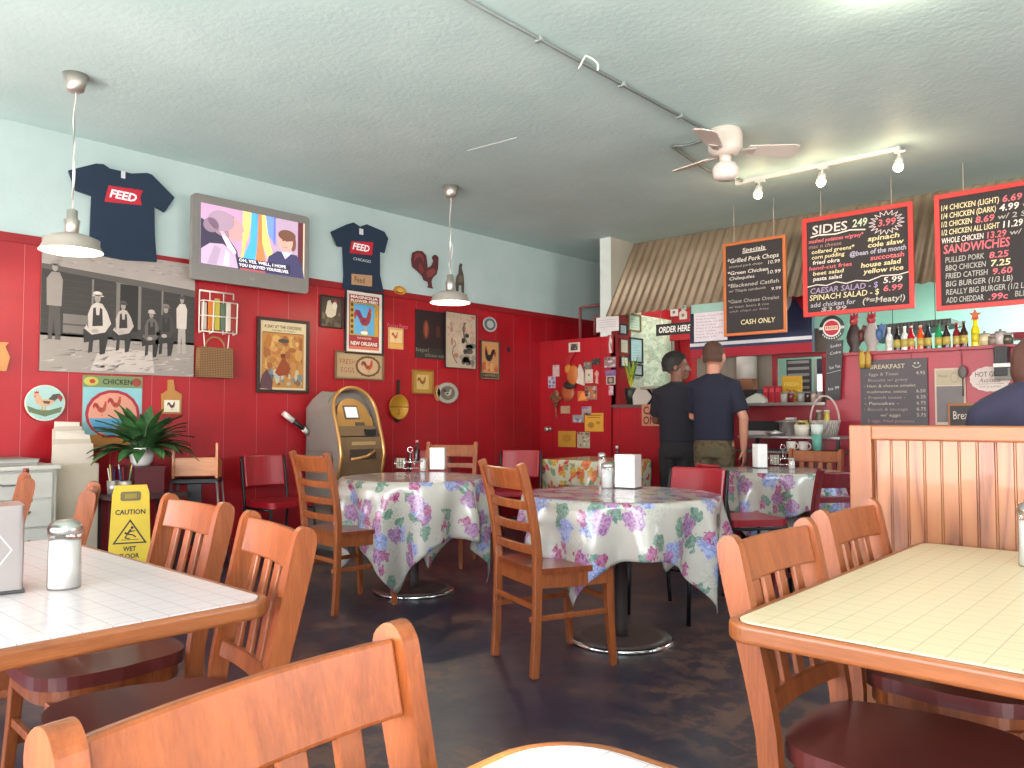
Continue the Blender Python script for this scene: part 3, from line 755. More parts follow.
def tv():
    X = XL+.17
    y0, z1 = WL(193, 194, X); y1, z0 = WL(308.5, 291, X); z1 = (WL(193, 194, X)[1]+WL(308, 215, X)[1])/2; z0 = (WL(194, 281, X)[1]+WL(309, 292, X)[1])/2
    w, h = y1-y0, z1-z0
    t = thing('television', 'grey flat television on the wall between the two navy shirts', 'television', on_wall(y0, z0, X))
    MB(mat('7d7a77', .35)).prism(rrect(0, w, 0, h, .035), 'z', -.045, 0).build('bezel', t, .006)
    MB(BLACKM).box(w*.35, w*.65, h*.3, h*.7, -.166, -.045).build('wall_bracket', t)
    x0, x1, ya, yb = w*.062, w*.955, h*.185, h*.9; W, Hh = x1-x0, yb-ya
    s = MB(); E = .8
    em = lambda c: mat(c, .3, 0, E)
    def Rr(a, c, d, e, col, l=1): s.r2(x0+a*W, ya+c*Hh, x0+d*W, ya+e*Hh, em(col), l)
    def Pp(pts, col, l=1): s.pl([(x0+a*W, ya+c*Hh) for a, c in pts], em(col), l)
    def Ee(a, c, rx, ry, col, l=1, rot=0): s.el(x0+a*W, ya+c*Hh, rx*W, ry*Hh, em(col), l, rot=rot)
    Rr(0, 0, 1, 1, 'b98fae')
    Pp([(.37, .05), (.38, 1), (.47, 1), (.44, .6), (.36, .2)], 'd8c67a', 2); Pp([(.36, .1), (.45, .5), (.46, 1), (.53, 1), (.52, .4), (.5, .1)], '4aa0e8', 3)
    Pp([(.5, .1), (.52, .5), (.52, 1), (.57, 1), (.58, .4), (.62, .1)], 'e07a4c', 3); Pp([(.56, 1), (.57, .5), (.66, .1), (.68, .3), (.62, .7), (.6, 1)], 'd9cf74', 4)
    Pp([(.6, 1), (.62, .7), (.7, .5), (.7, 1)], '6f8fe0', 3); Pp([(.67, 0), (.68, 1), (1, 1), (1, 0)], 'a992a8', 3)
    Rr(.93, 0, .985, 1, '5a2b33', 4); Rr(.985, 0, 1, 1, 'c9b9a0', 4); Pp([(.35, .0), (.36, .12), (.62, .1), (.62, 0)], 'a04a52', 4)
    # grey-haired man seen from behind in profile; second figure kept plain
    Pp([(0, .3), (0, .75), (.12, .65), (.22, .56), (.33, .3), (.36, .0), (0, 0)], '3a3548', 5); Pp([(.16, .6), (.2, .6), (.32, .28), (.3, .15)], 'e8e0ea', 6)
    Ee(.22, .70, .13, .2, '8f747c', 6); Pp([(.3, .86), (.38, .74), (.395, .66), (.375, .62), (.38, .52), (.33, .46), (.26, .46), (.24, .7)], 'c98f90', 7)
    Ee(.18, .76, .12, .17, '9d8496', 8); Ee(.09, .66, .07, .12, '84707f', 8); Pp([(.005, .01), (.34, .01), (.31, .25), (.2, .38), (.08, .36), (.005, .25)], 'b59cb4', 8); Pp([(.06, .02), (.14, .02), (.18, .3), (.12, .34)], 'a08aa2', 9); Pp([(.2, .02), (.26, .02), (.26, .24), (.22, .3)], 'cdb8cc', 9)
    Pp([(.6, 0), (.63, .3), (.72, .42), (.92, .4), (.98, .2), (1, 0)], '3c3a5c', 5); Pp([(.76, .42), (.8, .3), (.87, .43)], 'd8ccd8', 6)
    Ee(.80, .6, .075, .17, 'd49a8e', 7); Ee(.815, .72, .09, .1, '6d4a3c', 8); Ee(.88, .6, .03, .14, '6d4a3c', 6)
    Ee(.775, .62, .008, .012, '3a2020', 9); Ee(.81, .62, .008, .012, '3a2020', 9); Rr(.78, .5, .82, .51, '9a4a4a', 9)
    Pp([(.33, .14), (.33, .27), (.86, .27), (.86, .14)], '3a2a48', 9) if False else None
    wtx = em('f2eef2'); s.tx('OH, YES. WELL, I HOPE', x0+.345*W, ya+.135*Hh, .045*Hh/.9, wtx, 11, w=.46*W, bold=.02); s.tx('YOU ENJOYED YOURSELVES.', x0+.345*W, ya+.055*Hh, .045*Hh/.9, wtx, 11, w=.49*W, bold=.02)
    s.r2(x0+.335*W, ya+.03*Hh, x0+.85*W, ya+.2*Hh, em('2c2a44'), 10)
    s.build('screen', t)
    m = MB('9c9894'); m.tx('LG', w*.47, h*.08, h*.035, None, 1); m.build('maker_mark', t)
tv()

def framed(label, px, fr, matc, art, x=XL+.004, d=.025, fw=.02, nm='framed_picture', cat='picture', group='pictures on the red wall', quad=None, plane='x', yp=None):
    if plane == 'x':
        y0 = WL(px[0], (px[1]+px[3])/2, x)[0]; y1 = WL(px[2], (px[1]+px[3])/2, x)[0]
        cxp = (px[0]+px[2])/2; z0 = WL(cxp, px[3], x)[1]; z1 = WL(cxp, px[1], x)[1]; M = on_wall(y0, z0, x)
    else:
        y0 = WY(px[0], (px[1]+px[3])/2, yp)[0]; y1 = WY(px[2], (px[1]+px[3])/2, yp)[0]
        cxp = (px[0]+px[2])/2; z0 = WY(cxp, px[3], yp)[1]; z1 = WY(cxp, px[1], yp)[1]; M = frame_wall_y(y0, yp, z0)
    w, h = abs(y1-y0), z1-z0
    t = thing(nm, label, cat, M, group)
    if fr:
        f = MB(fr); o = [(0, 0), (w, 0), (w, h), (0, h)]; q = [(fw, fw), (w-fw, fw), (w-fw, h-fw), (fw, h-fw)]
        vs = [(a, c, z) for z in (0, d) for a, c in o]+[(a, c, z) for z in (0, d) for a, c in q]; fs = []
        for i in range(4):
            j = (i+1) % 4; fs += [(i, j, 4+j, 4+i), (8+j, 8+i, 12+i, 12+j), (4+i, 4+j, 12+j, 12+i), (j, i, 8+i, 8+j)]
        f.add(vs, fs).build('frame', t, .003)
        a = MB(matc); a.box(fw, w-fw, fw, h-fw, 0, .008); x0, y0_, W, Hh, z = fw, fw, w-2*fw, h-2*fw, .0083
    else:
        a = MB(matc); a.box(0, w, 0, h, 0, .006); x0, y0_, W, Hh, z = 0, 0, w, h, .0063
    class A:
        def R(s, p, q, r, u, c, l=1): a.r2(x0+p*W, y0_+q*Hh, x0+r*W, y0_+u*Hh, c, l, z); return s
        def P(s, pts, c, l=1): a.pl([(x0+p*W, y0_+q*Hh) for p, q in pts], c, l, z); return s
        def E(s, p, q, rx, ry, c, l=1, rot=0): a.el(x0+p*W, y0_+q*Hh, rx*W, ry*Hh, c, l, z, 18, rot); return s
        def T(s, txt, p, q, hh, c, w=None, l=4, al='l', sh=0, bold=0): a.tx(txt, x0+p*W, y0_+q*Hh, hh*Hh, c, l, z, None if w is None else w*W, al, sh, bold); return s
        def L(s, pts, ww, c, l=2): a.ln([(x0+p*W, y0_+q*Hh) for p, q in pts], ww, c, l, z); return s
    art(A())
    a.build('print' if fr else 'panel', t)
    return t
def rooster(A, cx, cy, s, body, tail, comb='b3202a', l=4, fl=1, asp=1.0, leg='a8782c'):
    f = lambda pts: [(cx+fl*x*s, cy+y*s*asp) for x, y in pts]
    A.P(f([(-.1, .1), (-.3, .45), (-.55, .5), (-.7, .25), (-.62, -.05), (-.5, .2), (-.42, .1), (-.3, -.1)]), tail, l)
    A.P(f([(-.5, .42), (-.66, .2), (-.6, .0), (-.52, .25)]), comb, l+1)
    A.P(f([(-.35, .05), (-.1, .12), (.12, .1), (.25, .45), (.36, .5), (.44, .38), (.42, .1), (.35, -.15), (.15, -.32), (-.12, -.32), (-.3, -.15)]), body, l+1)
    A.P(f([(.26, .5), (.28, .64), (.33, .57), (.37, .66), (.41, .56), (.45, .6), (.44, .46)]), comb, l+2)
    A.P(f([(.43, .44), (.54, .4), (.43, .36)]), 'd9a43a', l+2); A.P(f([(.4, .36), (.46, .3), (.42, .22), (.38, .3)]), comb, l+3)
    A.P(f([(-.2, .0), (.12, .02), (.05, -.15), (-.15, -.18)]), tail, l+2)
    for x in (-.02, .1): A.P(f([(x, -.3), (x+.03, -.3), (x+.05, -.58), (x+.14, -.62), (x-.06, -.62), (x+.01, -.56)]), leg, l)

def splat(A, seed, n, cs, x0=0, y0=0, x1=1, y1=1, r=.08, l=3):
    q = random.Random(seed)
    for k in range(n):
        x = q.uniform(x0, x1); y = q.uniform(y0, y1); a = q.uniform(.4, 1)*r; b_ = q.uniform(.3, 1)*r
        x = min(max(x, x0+a), x1-a); y = min(max(y, y0+b_), y1-b_)
        A.E(x, y, a, b_, q.choice(cs), l+k*.02, 0)
def art_desert(A):
    A.R(.05, .03, .95, .97, 'b07a3a', 1)
    A.R(.02, .83, .98, .98, 'cdbb94', 2).R(.06, .83, .94, .84, '5c2a1c', 3).T('A DAY AT THE CHICKENS', .09, .9, .045, '3a1a14', .8, bold=.02).T('THE BEST IN TOWN', .25, .855, .025, '3a1a14', .5)
    splat(A, 3, 60, ['a5672c', 'bb8a4a', '94562a', 'c69a58', 'a87a44'], .08, .3, .92, .8, .09, 2)
    splat(A, 5, 44, ['9aa4a0', '4c5a5c', 'b6a88c', '6d7c82', '7c5a3c'], .1, .06, .92, .3, .06, 5)
    A.E(.5, .72, .12, .03, '3c3430', 6).P([(.5, .5), (.32, .25), (.4, .2), (.6, .22), (.66, .32)], '8a3c18', 7).E(.49, .5, .05, .035, '6a2c14', 8).P([(.0, .02), (.05, .2), (.15, .3), (.28, .12), (.26, .0)], '54353e', 8)
framed('framed tan desert poster with a dark frame beside the cash machine', (256, 319, 308, 393), mat('2a1712', .5), 'c9b79a', art_desert, fw=.028)
def art_magnolia(A):
    A.R(.03, .03, .97, .97, 'd8cfc6', 1).R(.08, .06, .92, .95, '8e2430', 2).T('MAGNOLIA', .12, .89, .045, 'e6dccd', .76, bold=.04).T('FLOWER FEED', .12, .83, .04, 'e6dccd', .76, bold=.04)
    A.R(.1, .28, .9, .82, 'a89a3c', 3).R(.22, .3, .78, .8, '5a9cc8', 4)
    for k in range(6): A.E(.16, .33+k*.09, .04, .03, '6d2a24', 4).E(.84, .33+k*.09, .04, .03, 'c98a30', 4)
    rooster(A, .5, .55, .42, '8c2f2c', '6a2458', 'b52820', 5, 1, .75, 'c9a040')
    A.E(.5, .33, .1, .03, 'e8e2d0', 5).R(.1, .2, .9, .28, '9a2c34', 3).T('THE ROOSTER', .3, .225, .03, 'e6dccd', .4).T('NEW ORLEANS', .13, .12, .06, 'e8ded0', .74, bold=.03).R(.08, .05, .92, .1, 'c46a4c', 3)
framed('bright rooster poster lettered MAGNOLIA under the smaller navy shirt', (344, 291, 382.5, 354.5), mat('1c1416', .5), 'd9d2c8', art_magnolia, fw=.016)
def art_hen(A):
    A.R(0, 0, 1, 1, '43352a', 1); splat(A, 9, 20, ['5a4a38', '6a583e', '3a2e24'], 0, 0, 1, .5, .12, 2)
    A.P([(.2, .45), (.3, .85), (.42, .9), (.55, .7), (.75, .65), (.7, .4), (.5, .3), (.3, .32)], 'c4b6a0', 5).E(.65, .72, .12, .12, 'd0c4b0', 6).P([(.6, .85), (.7, .95), (.8, .82)], 'a8302c', 7)
framed('small dark picture of a white hen tucked left of the rooster poster', (319.5, 296, 342, 328), mat('231713', .5), '3a2c22', art_hen, fw=.012)
def art_plaque(A):
    A.R(.03, .06, .97, .94, 'a8906c', 1).E(.68, .5, .27, .42, '5a3a26', 2).E(.68, .5, .23, .34, 'b89a78', 3).T('FRESH', .08, .55, .2, '9a4a30', .32).T('EGGS', .1, .22, .2, '9a4a30', .28)
    for k in range(12): A.E(.68+.25*math.cos(k*PI/6), .5+.38*math.sin(k*PI/6), .03, .06, '6a4a34', 4)
    rooster(A, .68, .5, .22, 'a8442c', '6a3a24', l=4, asp=1.9)
framed('brown wooden plaque with a hen in a scalloped ring, above the cash machine', (334, 352, 383, 380), mat('6d4a34', .6), '9a8060', art_plaque, fw=.015)
def art_small1(A): A.R(.02, .02, .98, .98, 'c89a5c', 1); A.R(.1, .3, .9, .9, 'd9b98a', 2); rooster(A, .45, .6, .35, 'b8642c', '8a3c20', l=3); A.R(.1, .06, .9, .24, 'd8a050', 2)
framed('little tan card with a chick pinned beside the rooster poster', (388, 328, 403, 349), None, 'c9a474', art_small1, nm='picture_card')
b = MB('d05a78'); y, z = WL(387, 327); b.tx('Poultry Prints', 0, 0, .045, 'd86a84', 1, w=.27); tag(b.build('pink_script_sign', mtx=on_wall(y, z)), 'pink script lettering right above the little tan card', 'sign')
def art_beans(A):
    A.E(.33, .6, .1, .2, '5a2a1c', 3).E(.33, .6, .05, .15, '8a4426', 4).E(.72, .58, .07, .13, '4a2018', 3).R(0, 0, 1, .22, '2c2622', 2)
    A.T('baps!', .02, .14, .08, '7c7468', .4).T('close-up', .3, .04, .08, '7c7468', .62)
framed('dark square print with two brown glows behind the swan print', (415, 311, 446, 359), None, '241416', art_beans, nm='canvas_print', x=XL+.004)
def art_swan(A):
    A.R(.02, .02, .98, .98, 'b5a08c', 1); splat(A, 12, 26, ['a88e7a', 'c0aa96', 'a4705c', 'b89884'], .02, .02, .98, .98, .1, 2)
    q = random.Random(2)
    for k in range(26):
        x, y = q.uniform(.08, .9), q.uniform(.55, .95); A.L([(x, y), (x+q.uniform(-.06, .06), y+.05), (x+q.uniform(-.06, .06), y+.02)], .004, 'a8624e', 3)
    A.L([(.66, .84), (.6, .8), (.58, .7), (.6, .6), (.68, .48), (.72, .4)], .022, '57584e', 4)
    for k in range(15): A.E(.52+.4*q.random(), .1+.42*q.random(), .1*q.random()+.03, .05, q.choice(['4c4c46', '6c6a60', '8c8476', '3c3a38']), 5)
    A.E(.7, .6, .07, .04, '2e2c2a', 6); A.L([(.28, .5), (.33, .42), (.24, .36), (.22, .24), (.3, .14), (.38, .08)], .012, '6a5a4e', 5)
framed('tall cream print of a long-necked bird left of the small rooster picture', (444.5, 313, 475.5, 368.5), mat('1d1618', .5), 'b5a08c', art_swan, fw=.006, x=XL+.03, d=.02)
def art_rp(A):
    A.R(.03, .17, .97, .97, 'c08a58', 1); A.R(.03, .02, .97, .15, '3c3228', 1); A.T('FARMERS', .1, .06, .06, 'a8987c', .8)
    splat(A, 8, 12, ['c06a38', 'cf9a68', 'b05a30'], .04, .18, .96, .45, .14, 2); rooster(A, .45, .6, .55, '2c2022', '241a20', 'a03028', 5, -1, .75)
framed('narrow rooster picture with black band right of the long-necked bird print', (480, 341, 498.5, 379.5), mat('43342a', .5), 'a88a68', art_rp, fw=.008)
def art_gold(A): A.R(.08, .08, .92, .92, 'a88038', 1); A.R(.18, .16, .82, .84, 'c4a468', 2); rooster(A, .48, .52, .38, '8a5a20', '7a4a1a', '8a4a20', 3)
framed('small square gold-framed chick picture left of the round painted platter', (411.5, 370, 432.5, 394), mat('8a5c24', .5), 'a88038', art_gold, fw=.014)

def disc_plate(label, cx, cy, rx, ry, base, art, nm='painted_plate', cat='plate', x=XL+.004):
    y, z = WL(cx, cy, x); y1 = WL(cx+rx, cy, x)[0]; z1 = WL(cx, cy-ry, x)[1]; a, c = y1-y, z1-z
    b = MB(base); b.lathe([(0, 0), (.6, 0), (1, .02), (1, .026), (.93, .024), (.68, .012), (0, .012)], 32, sx=a, sy=c)
    class A:
        def R(s, p, q, r, u, cc, l=1): b.r2((p-.5)*2*a, (q-.5)*2*c, (r-.5)*2*a, (u-.5)*2*c, cc, l, .026); return s
        def P(s, pts, cc, l=1): b.pl([((p-.5)*2*a, (q-.5)*2*c) for p, q in pts], cc, l, .026); return s
        def E(s, p, q, r1, r2_, cc, l=1, rot=0): b.el((p-.5)*2*a, (q-.5)*2*c, r1*2*a, r2_*2*c, cc, l, .026, 18, rot); return s
    art(A()); tag(b.build(nm, mtx=on_wall(y, z, x)), label, cat, 'plates on the red wall')
def ap1(A): A.E(.5, .5, .47, .47, '98b8b4', 1); A.P([(.1, .25), (.5, .12), (.88, .25), (.92, .4), (.6, .3), (.3, .32), (.06, .42)], '5c6a4c', 2); rooster(A, .5, .55, .62, 'c49a7a', '4a4038', l=3, fl=-1, asp=.7)
disc_plate('round plate painted with a rooster near the white drawers', 44, 403, 20, 18, 'c9c4b6', ap1)
def ap2(A): A.E(.5, .5, .46, .46, 'a8a294', 1); A.E(.5, .5, .33, .34, '6a6458', 2); rooster(A, .5, .5, .4, 'b0aa9c', '3a3630', l=3)
disc_plate('grey oval platter with a bird below the long-necked bird print', 446, 393, 11, 10.5, '9a958a', ap2)
disc_plate('small blue-grey oval plate high on the wall right of the tall print', 488.5, 324.5, 6.8, 7.5, 'b6b6b0', lambda A: (A.E(.5, .5, .4, .4, '56606c', 1), A.E(.5, .5, .25, .25, 'aaa9a2', 2)))
disc_plate('little orange flower-shaped dish peeking out beside the grey platter', 436.5, 393, 3.6, 8, 'b87a4a', lambda A: A.E(.5, .5, .3, .3, 'c99a6a', 1))
disc_plate('yellow sunburst ornament on the top edge of the red panelling', 398.5, 290.5, 6.2, 4.2, 'b9862c', lambda A: A.E(.5, .5, .25, .25, 'cda24a', 1), 'sunburst_ornament', 'ornament')

def chicken_sign(A):
    A.R(0, .84, 1, 1, '6d7f54', 1); A.E(.13, .92, .12, .06, 'b0a84a', 2); A.E(.15, .92, .05, .03, 'a83a2c', 3); A.T('CHICKEN', .32, .885, .07, '2c2a26', .5, bold=.02); A.E(.9, .92, .08, .06, '8a3a2c', 2)
    A.R(.01, .01, .99, .84, '7fb0b8', 1); A.R(.01, .01, .99, .2, 'b0783c', 2); A.E(.5, .48, .46, .33, '9c2434', 3); A.E(.5, .47, .41, .30, 'c88a74', 4); A.P([(.1, .42), (.9, .42), (.82, .28), (.5, .17), (.2, .26)], '4f8fb4', 5)
    rooster(A, .3, .55, .2, 'a04434', '8a3028', l=6, asp=.8, fl=1); rooster(A, .54, .62, .2, 'a04434', '8a3028', l=6, asp=.8)
framed('square CHICKEN sign with a blue and pink circle behind the potted plant', (82, 376, 141.5, 449), None, '8a9a8c', chicken_sign, nm='chicken_sign', cat='sign')
# small bottle-shaped board with a rooster
y0, z0, P = outline(crop_pts([(688, 315), (768, 315), (772, 232), (742, 215), (736, 170), (714, 170), (712, 215), (686, 232)], 0, 340, 4.267))
b = MB('b07c3c').prism(P, 'z', 0, .018, 'a8763c')
class AA:
    def P(s, pts, c, l=1): b.pl([(p*.1+.008, q*.1+.012) for p, q in pts], c, l, .018)
w_ = max(p[0] for p in P); b.r2(w_*.12, .015, w_*.88, .11, 'd8d2be', 1, .018)
class AA:
    def P(s, pts, c, l=1): b.pl([(p, q) for p, q in pts], c, l, .018)
rooster(AA(), w_*.5, .065, .055, '6a2a24', '2c2620', l=2)
tag(b.build('cutting_board', mtx=on_wall(y0, z0)), 'small wooden paddle board with a rooster tile below the mural', 'board')
# metal rooster and hen cut-outs above the panelling
def cutout(label, pts, ox, oy, s, col, col2, inner, nm, cat):
    y0, z0, P = outline(crop_pts(pts, ox, oy, s), XL+.02); b = MB(col).prism(P, 'z', -.004, .004)
    for q, c in inner:
        w = [WL(a, d, XL+.02) for a, d in crop_pts(q, ox, oy, s)]; b.pl([(p[0]-y0, p[1]-z0) for p in w], c, 1, .0045)
    tag(b.build(nm, mtx=on_wall(y0, z0, XL+.02)), label, cat)
cutout('red metal rooster cut-out on the mint wall', [(184, 494), (178, 450), (185, 412), (212, 402), (240, 405), (262, 430), (268, 470), (270, 500), (292, 488), (304, 462), (296, 440), (304, 428), (318, 426), (332, 440), (330, 500), (322, 535), (300, 556), (292, 575), (296, 605), (302, 618), (284, 614), (268, 610), (276, 600), (272, 580), (250, 570), (240, 545), (215, 520)],
       380, 180, 5.69, '54242a', '8a3a36', [([(190, 470), (196, 425), (220, 414), (244, 430), (250, 480), (232, 440), (210, 440)], '7c3434'), ([(215, 500), (225, 470), (250, 515), (235, 535)], '7a302c'), ([(262, 520), (300, 500), (318, 520), (295, 550), (265, 555)], '7c3a34')], 'metal_rooster', 'ornament')
cutout('thin brown standing bird figure behind the second pendant lamp', [(430, 590), (436, 550), (448, 530), (450, 492), (456, 474), (468, 480), (464, 500), (474, 540), (478, 590), (476, 650), (466, 650), (464, 600), (448, 600), (444, 650), (436, 650)],
       380, 180, 5.69, '4d443c', '6d5f50', [([(440, 580), (448, 540), (468, 545), (470, 585)], '6e6052')], 'bird_figure', 'ornament')
# brass pan
def pan():
    y, z = WL(396.5, 407); r = WL(406, 407)[0]-y
    t = thing('hanging_pan', 'yellow pan with a dark handle hanging right of the cash machine', 'pan', on_wall(y, z))
    b = MB(mat('b8862a', .35, .2)).lathe([(0, .015), (r*.95, .015), (r, .04), (r*.97, .045), (r*.9, .03), (0, .028)], 28); b.r2(-r*.95, -.004, r*.95, .004, '5a3512', 1, .046)
    b.tx('2', -r*.1, -r*.6, r*.4, '6a4418', 1, .03); b.build('pan_body', t)
    MB('241a16').prism([(-.012, r*.95), (.012, r*.95), (.016, r+.15), (-.016, r+.15)], 'z', .015, .03).build('handle', t, .003)
    MB('2c1c14').prism([(-.05, -r*.93), (.05, -r*.93), (.0, -r*1.25)], 'z', .01, .03).build('tab', t)
pan()
# wire mail rack with jars, wicker basket
def rack():
    X = XL+.02; y0, _ = WL(199, 330, X); y1, _ = WL(233, 330, X); z0 = WL(215, 334, X)[1]; z1 = WL(215, 292, X)[1]; w, h = y1-y0, z1-z0
    t = thing('wire_rack', 'white wire rack with colourful packets on the wall under the television', 'rack', on_wall(y0, z0, X))
    b = MB('d8cfc4')
    for x in (0, w*.3, w*.7, w): b.tube([(x, 0, 0), (x, h, 0)], .006, 6); b.tube([(x, 0, 0), (x, .01, .06), (x, h*.75, .07)], .005, 6)
    for z in (.01, h*.4, h*.75): b.tube([(0, z, 0), (0, z, .065), (w, z, .065), (w, z, 0)], .005, 6)
    b.tube([(0, h, 0), (w, h, 0)], .008, 6); b.tube([(w*.1, 0, .02), (w*.15, -.16, .02)], .005, 6); b.tube([(w*.85, 0, .02), (w*.8, -.16, .02)], .005, 6); b.build('wire_frame', t)
    for i, (c, x) in enumerate((('b9b0a4', .04), ('c7722a', .22), ('b8a83a', .4), ('5a6a5a', .56), ('d0c8bc', .72), ('8a2c24', .84))):
        MB(c).box(w*x, w*x+.04, .03, h*.72+.02*(i % 3), .012+.004*i, .022+.006*i).build('packet', t)
rack()
def wicker(name='wicker_weave', c1='8f6a43', c2='5c3f26'):
    m, nt, b = new_mat(name); v = coord(nt, 'Object', (1, 1, 1)); w1 = nt.nodes.new('ShaderNodeTexWave'); w2 = nt.nodes.new('ShaderNodeTexWave'); w2.bands_direction = 'Y'
    for w in (w1, w2): nt.links.new(v, w.inputs[0]); w.inputs['Scale'].default_value = 22
    f = math_(nt, 'MULTIPLY', w1.outputs[1], w2.outputs[1]); nt.links.new(ramp(nt, f, [(.0, c2), (.5, c1)]), b.inputs['Base Color']); bump(nt, b, f, .4, .004); b.inputs['Roughness'].default_value = .7; return m
def basket():
    X = XL+.01; y0, _ = WL(195, 360, X); y1, _ = WL(229.5, 360, X); z0 = WL(212, 378, X)[1]; z1 = WL(212, 348, X)[1]; w, h = y1-y0, z1-z0
    t = thing('wicker_basket', 'flat wicker basket hanging beside the mural under the wire rack', 'basket', on_wall(y0, z0, X))
    MB(wicker()).prism([(0, 0), (w, 0), (w*.97, h), (w*.03, h)], 'z', 0, .07).build('basket_body', t, .012)
    MB('8a6440').tube([(w*.22, h, .04)]+[(w*.5-w*.28*math.cos(a), h+.09*math.sin(a), .04) for a in [PI*k/12 for k in range(13)]]+[(w*.78, h, .04)], .008, 8).build('handle', t)
basket()
# wood piece at the left picture edge
b = MB('b8804a').prism([(0, 0), (.05, 0), (.07, .1), (.04, .17), (.06, .2), (-.02, .2), (-.03, .1)], 'z', 0, .02); y, z = WL(-3, 371); tag(b.build('wooden_ornament', mtx=on_wall(y, z)), 'small wooden ornament at the left edge on the red wall', 'ornament')
b = MB(mat('2a2326', .5)).box(0, .03, 0, .05, 0, .02); y, z = WL(507, 352); tag(b.build('wall_switch', mtx=on_wall(y, z)), 'small dark fixture on the shaded red wall past the pictures', 'switch')
# cctv-like white wand beside the cash machine
def wand():
    X = XL+.05; a = WL(282, 413, X); c = WL(306, 433, X)
    t = thing('wall_phone', 'white and black handset on a cord beside the cash machine', 'handset', on_wall(a[0], a[1], X))
    dx, dy = c[0]-a[0], c[1]-a[1]
    MB('d8d2ca').tube([(0, 0, .02), (dx*.38, dy*.38, .03)], [.024, .026], 10).build('ear_piece', t)
    MB('1c1a1e').tube([(dx*.36, dy*.36, .03), (dx*.8, dy*.8, .04)], .021, 10).build('grip', t)
    MB('d8d2ca').tube([(dx*.76, dy*.76, .04), (dx, dy, .02)], .024, 10).build('mouth_piece', t)
    MB('2a2024').tube(bez([(dx, dy, .02), (dx+.08, dy-.12, 0), (dx+.05, dy-.5, -.02), (dx+.1, dy-.9, -.03)]), .006, 6).build('cord', t)
wand()

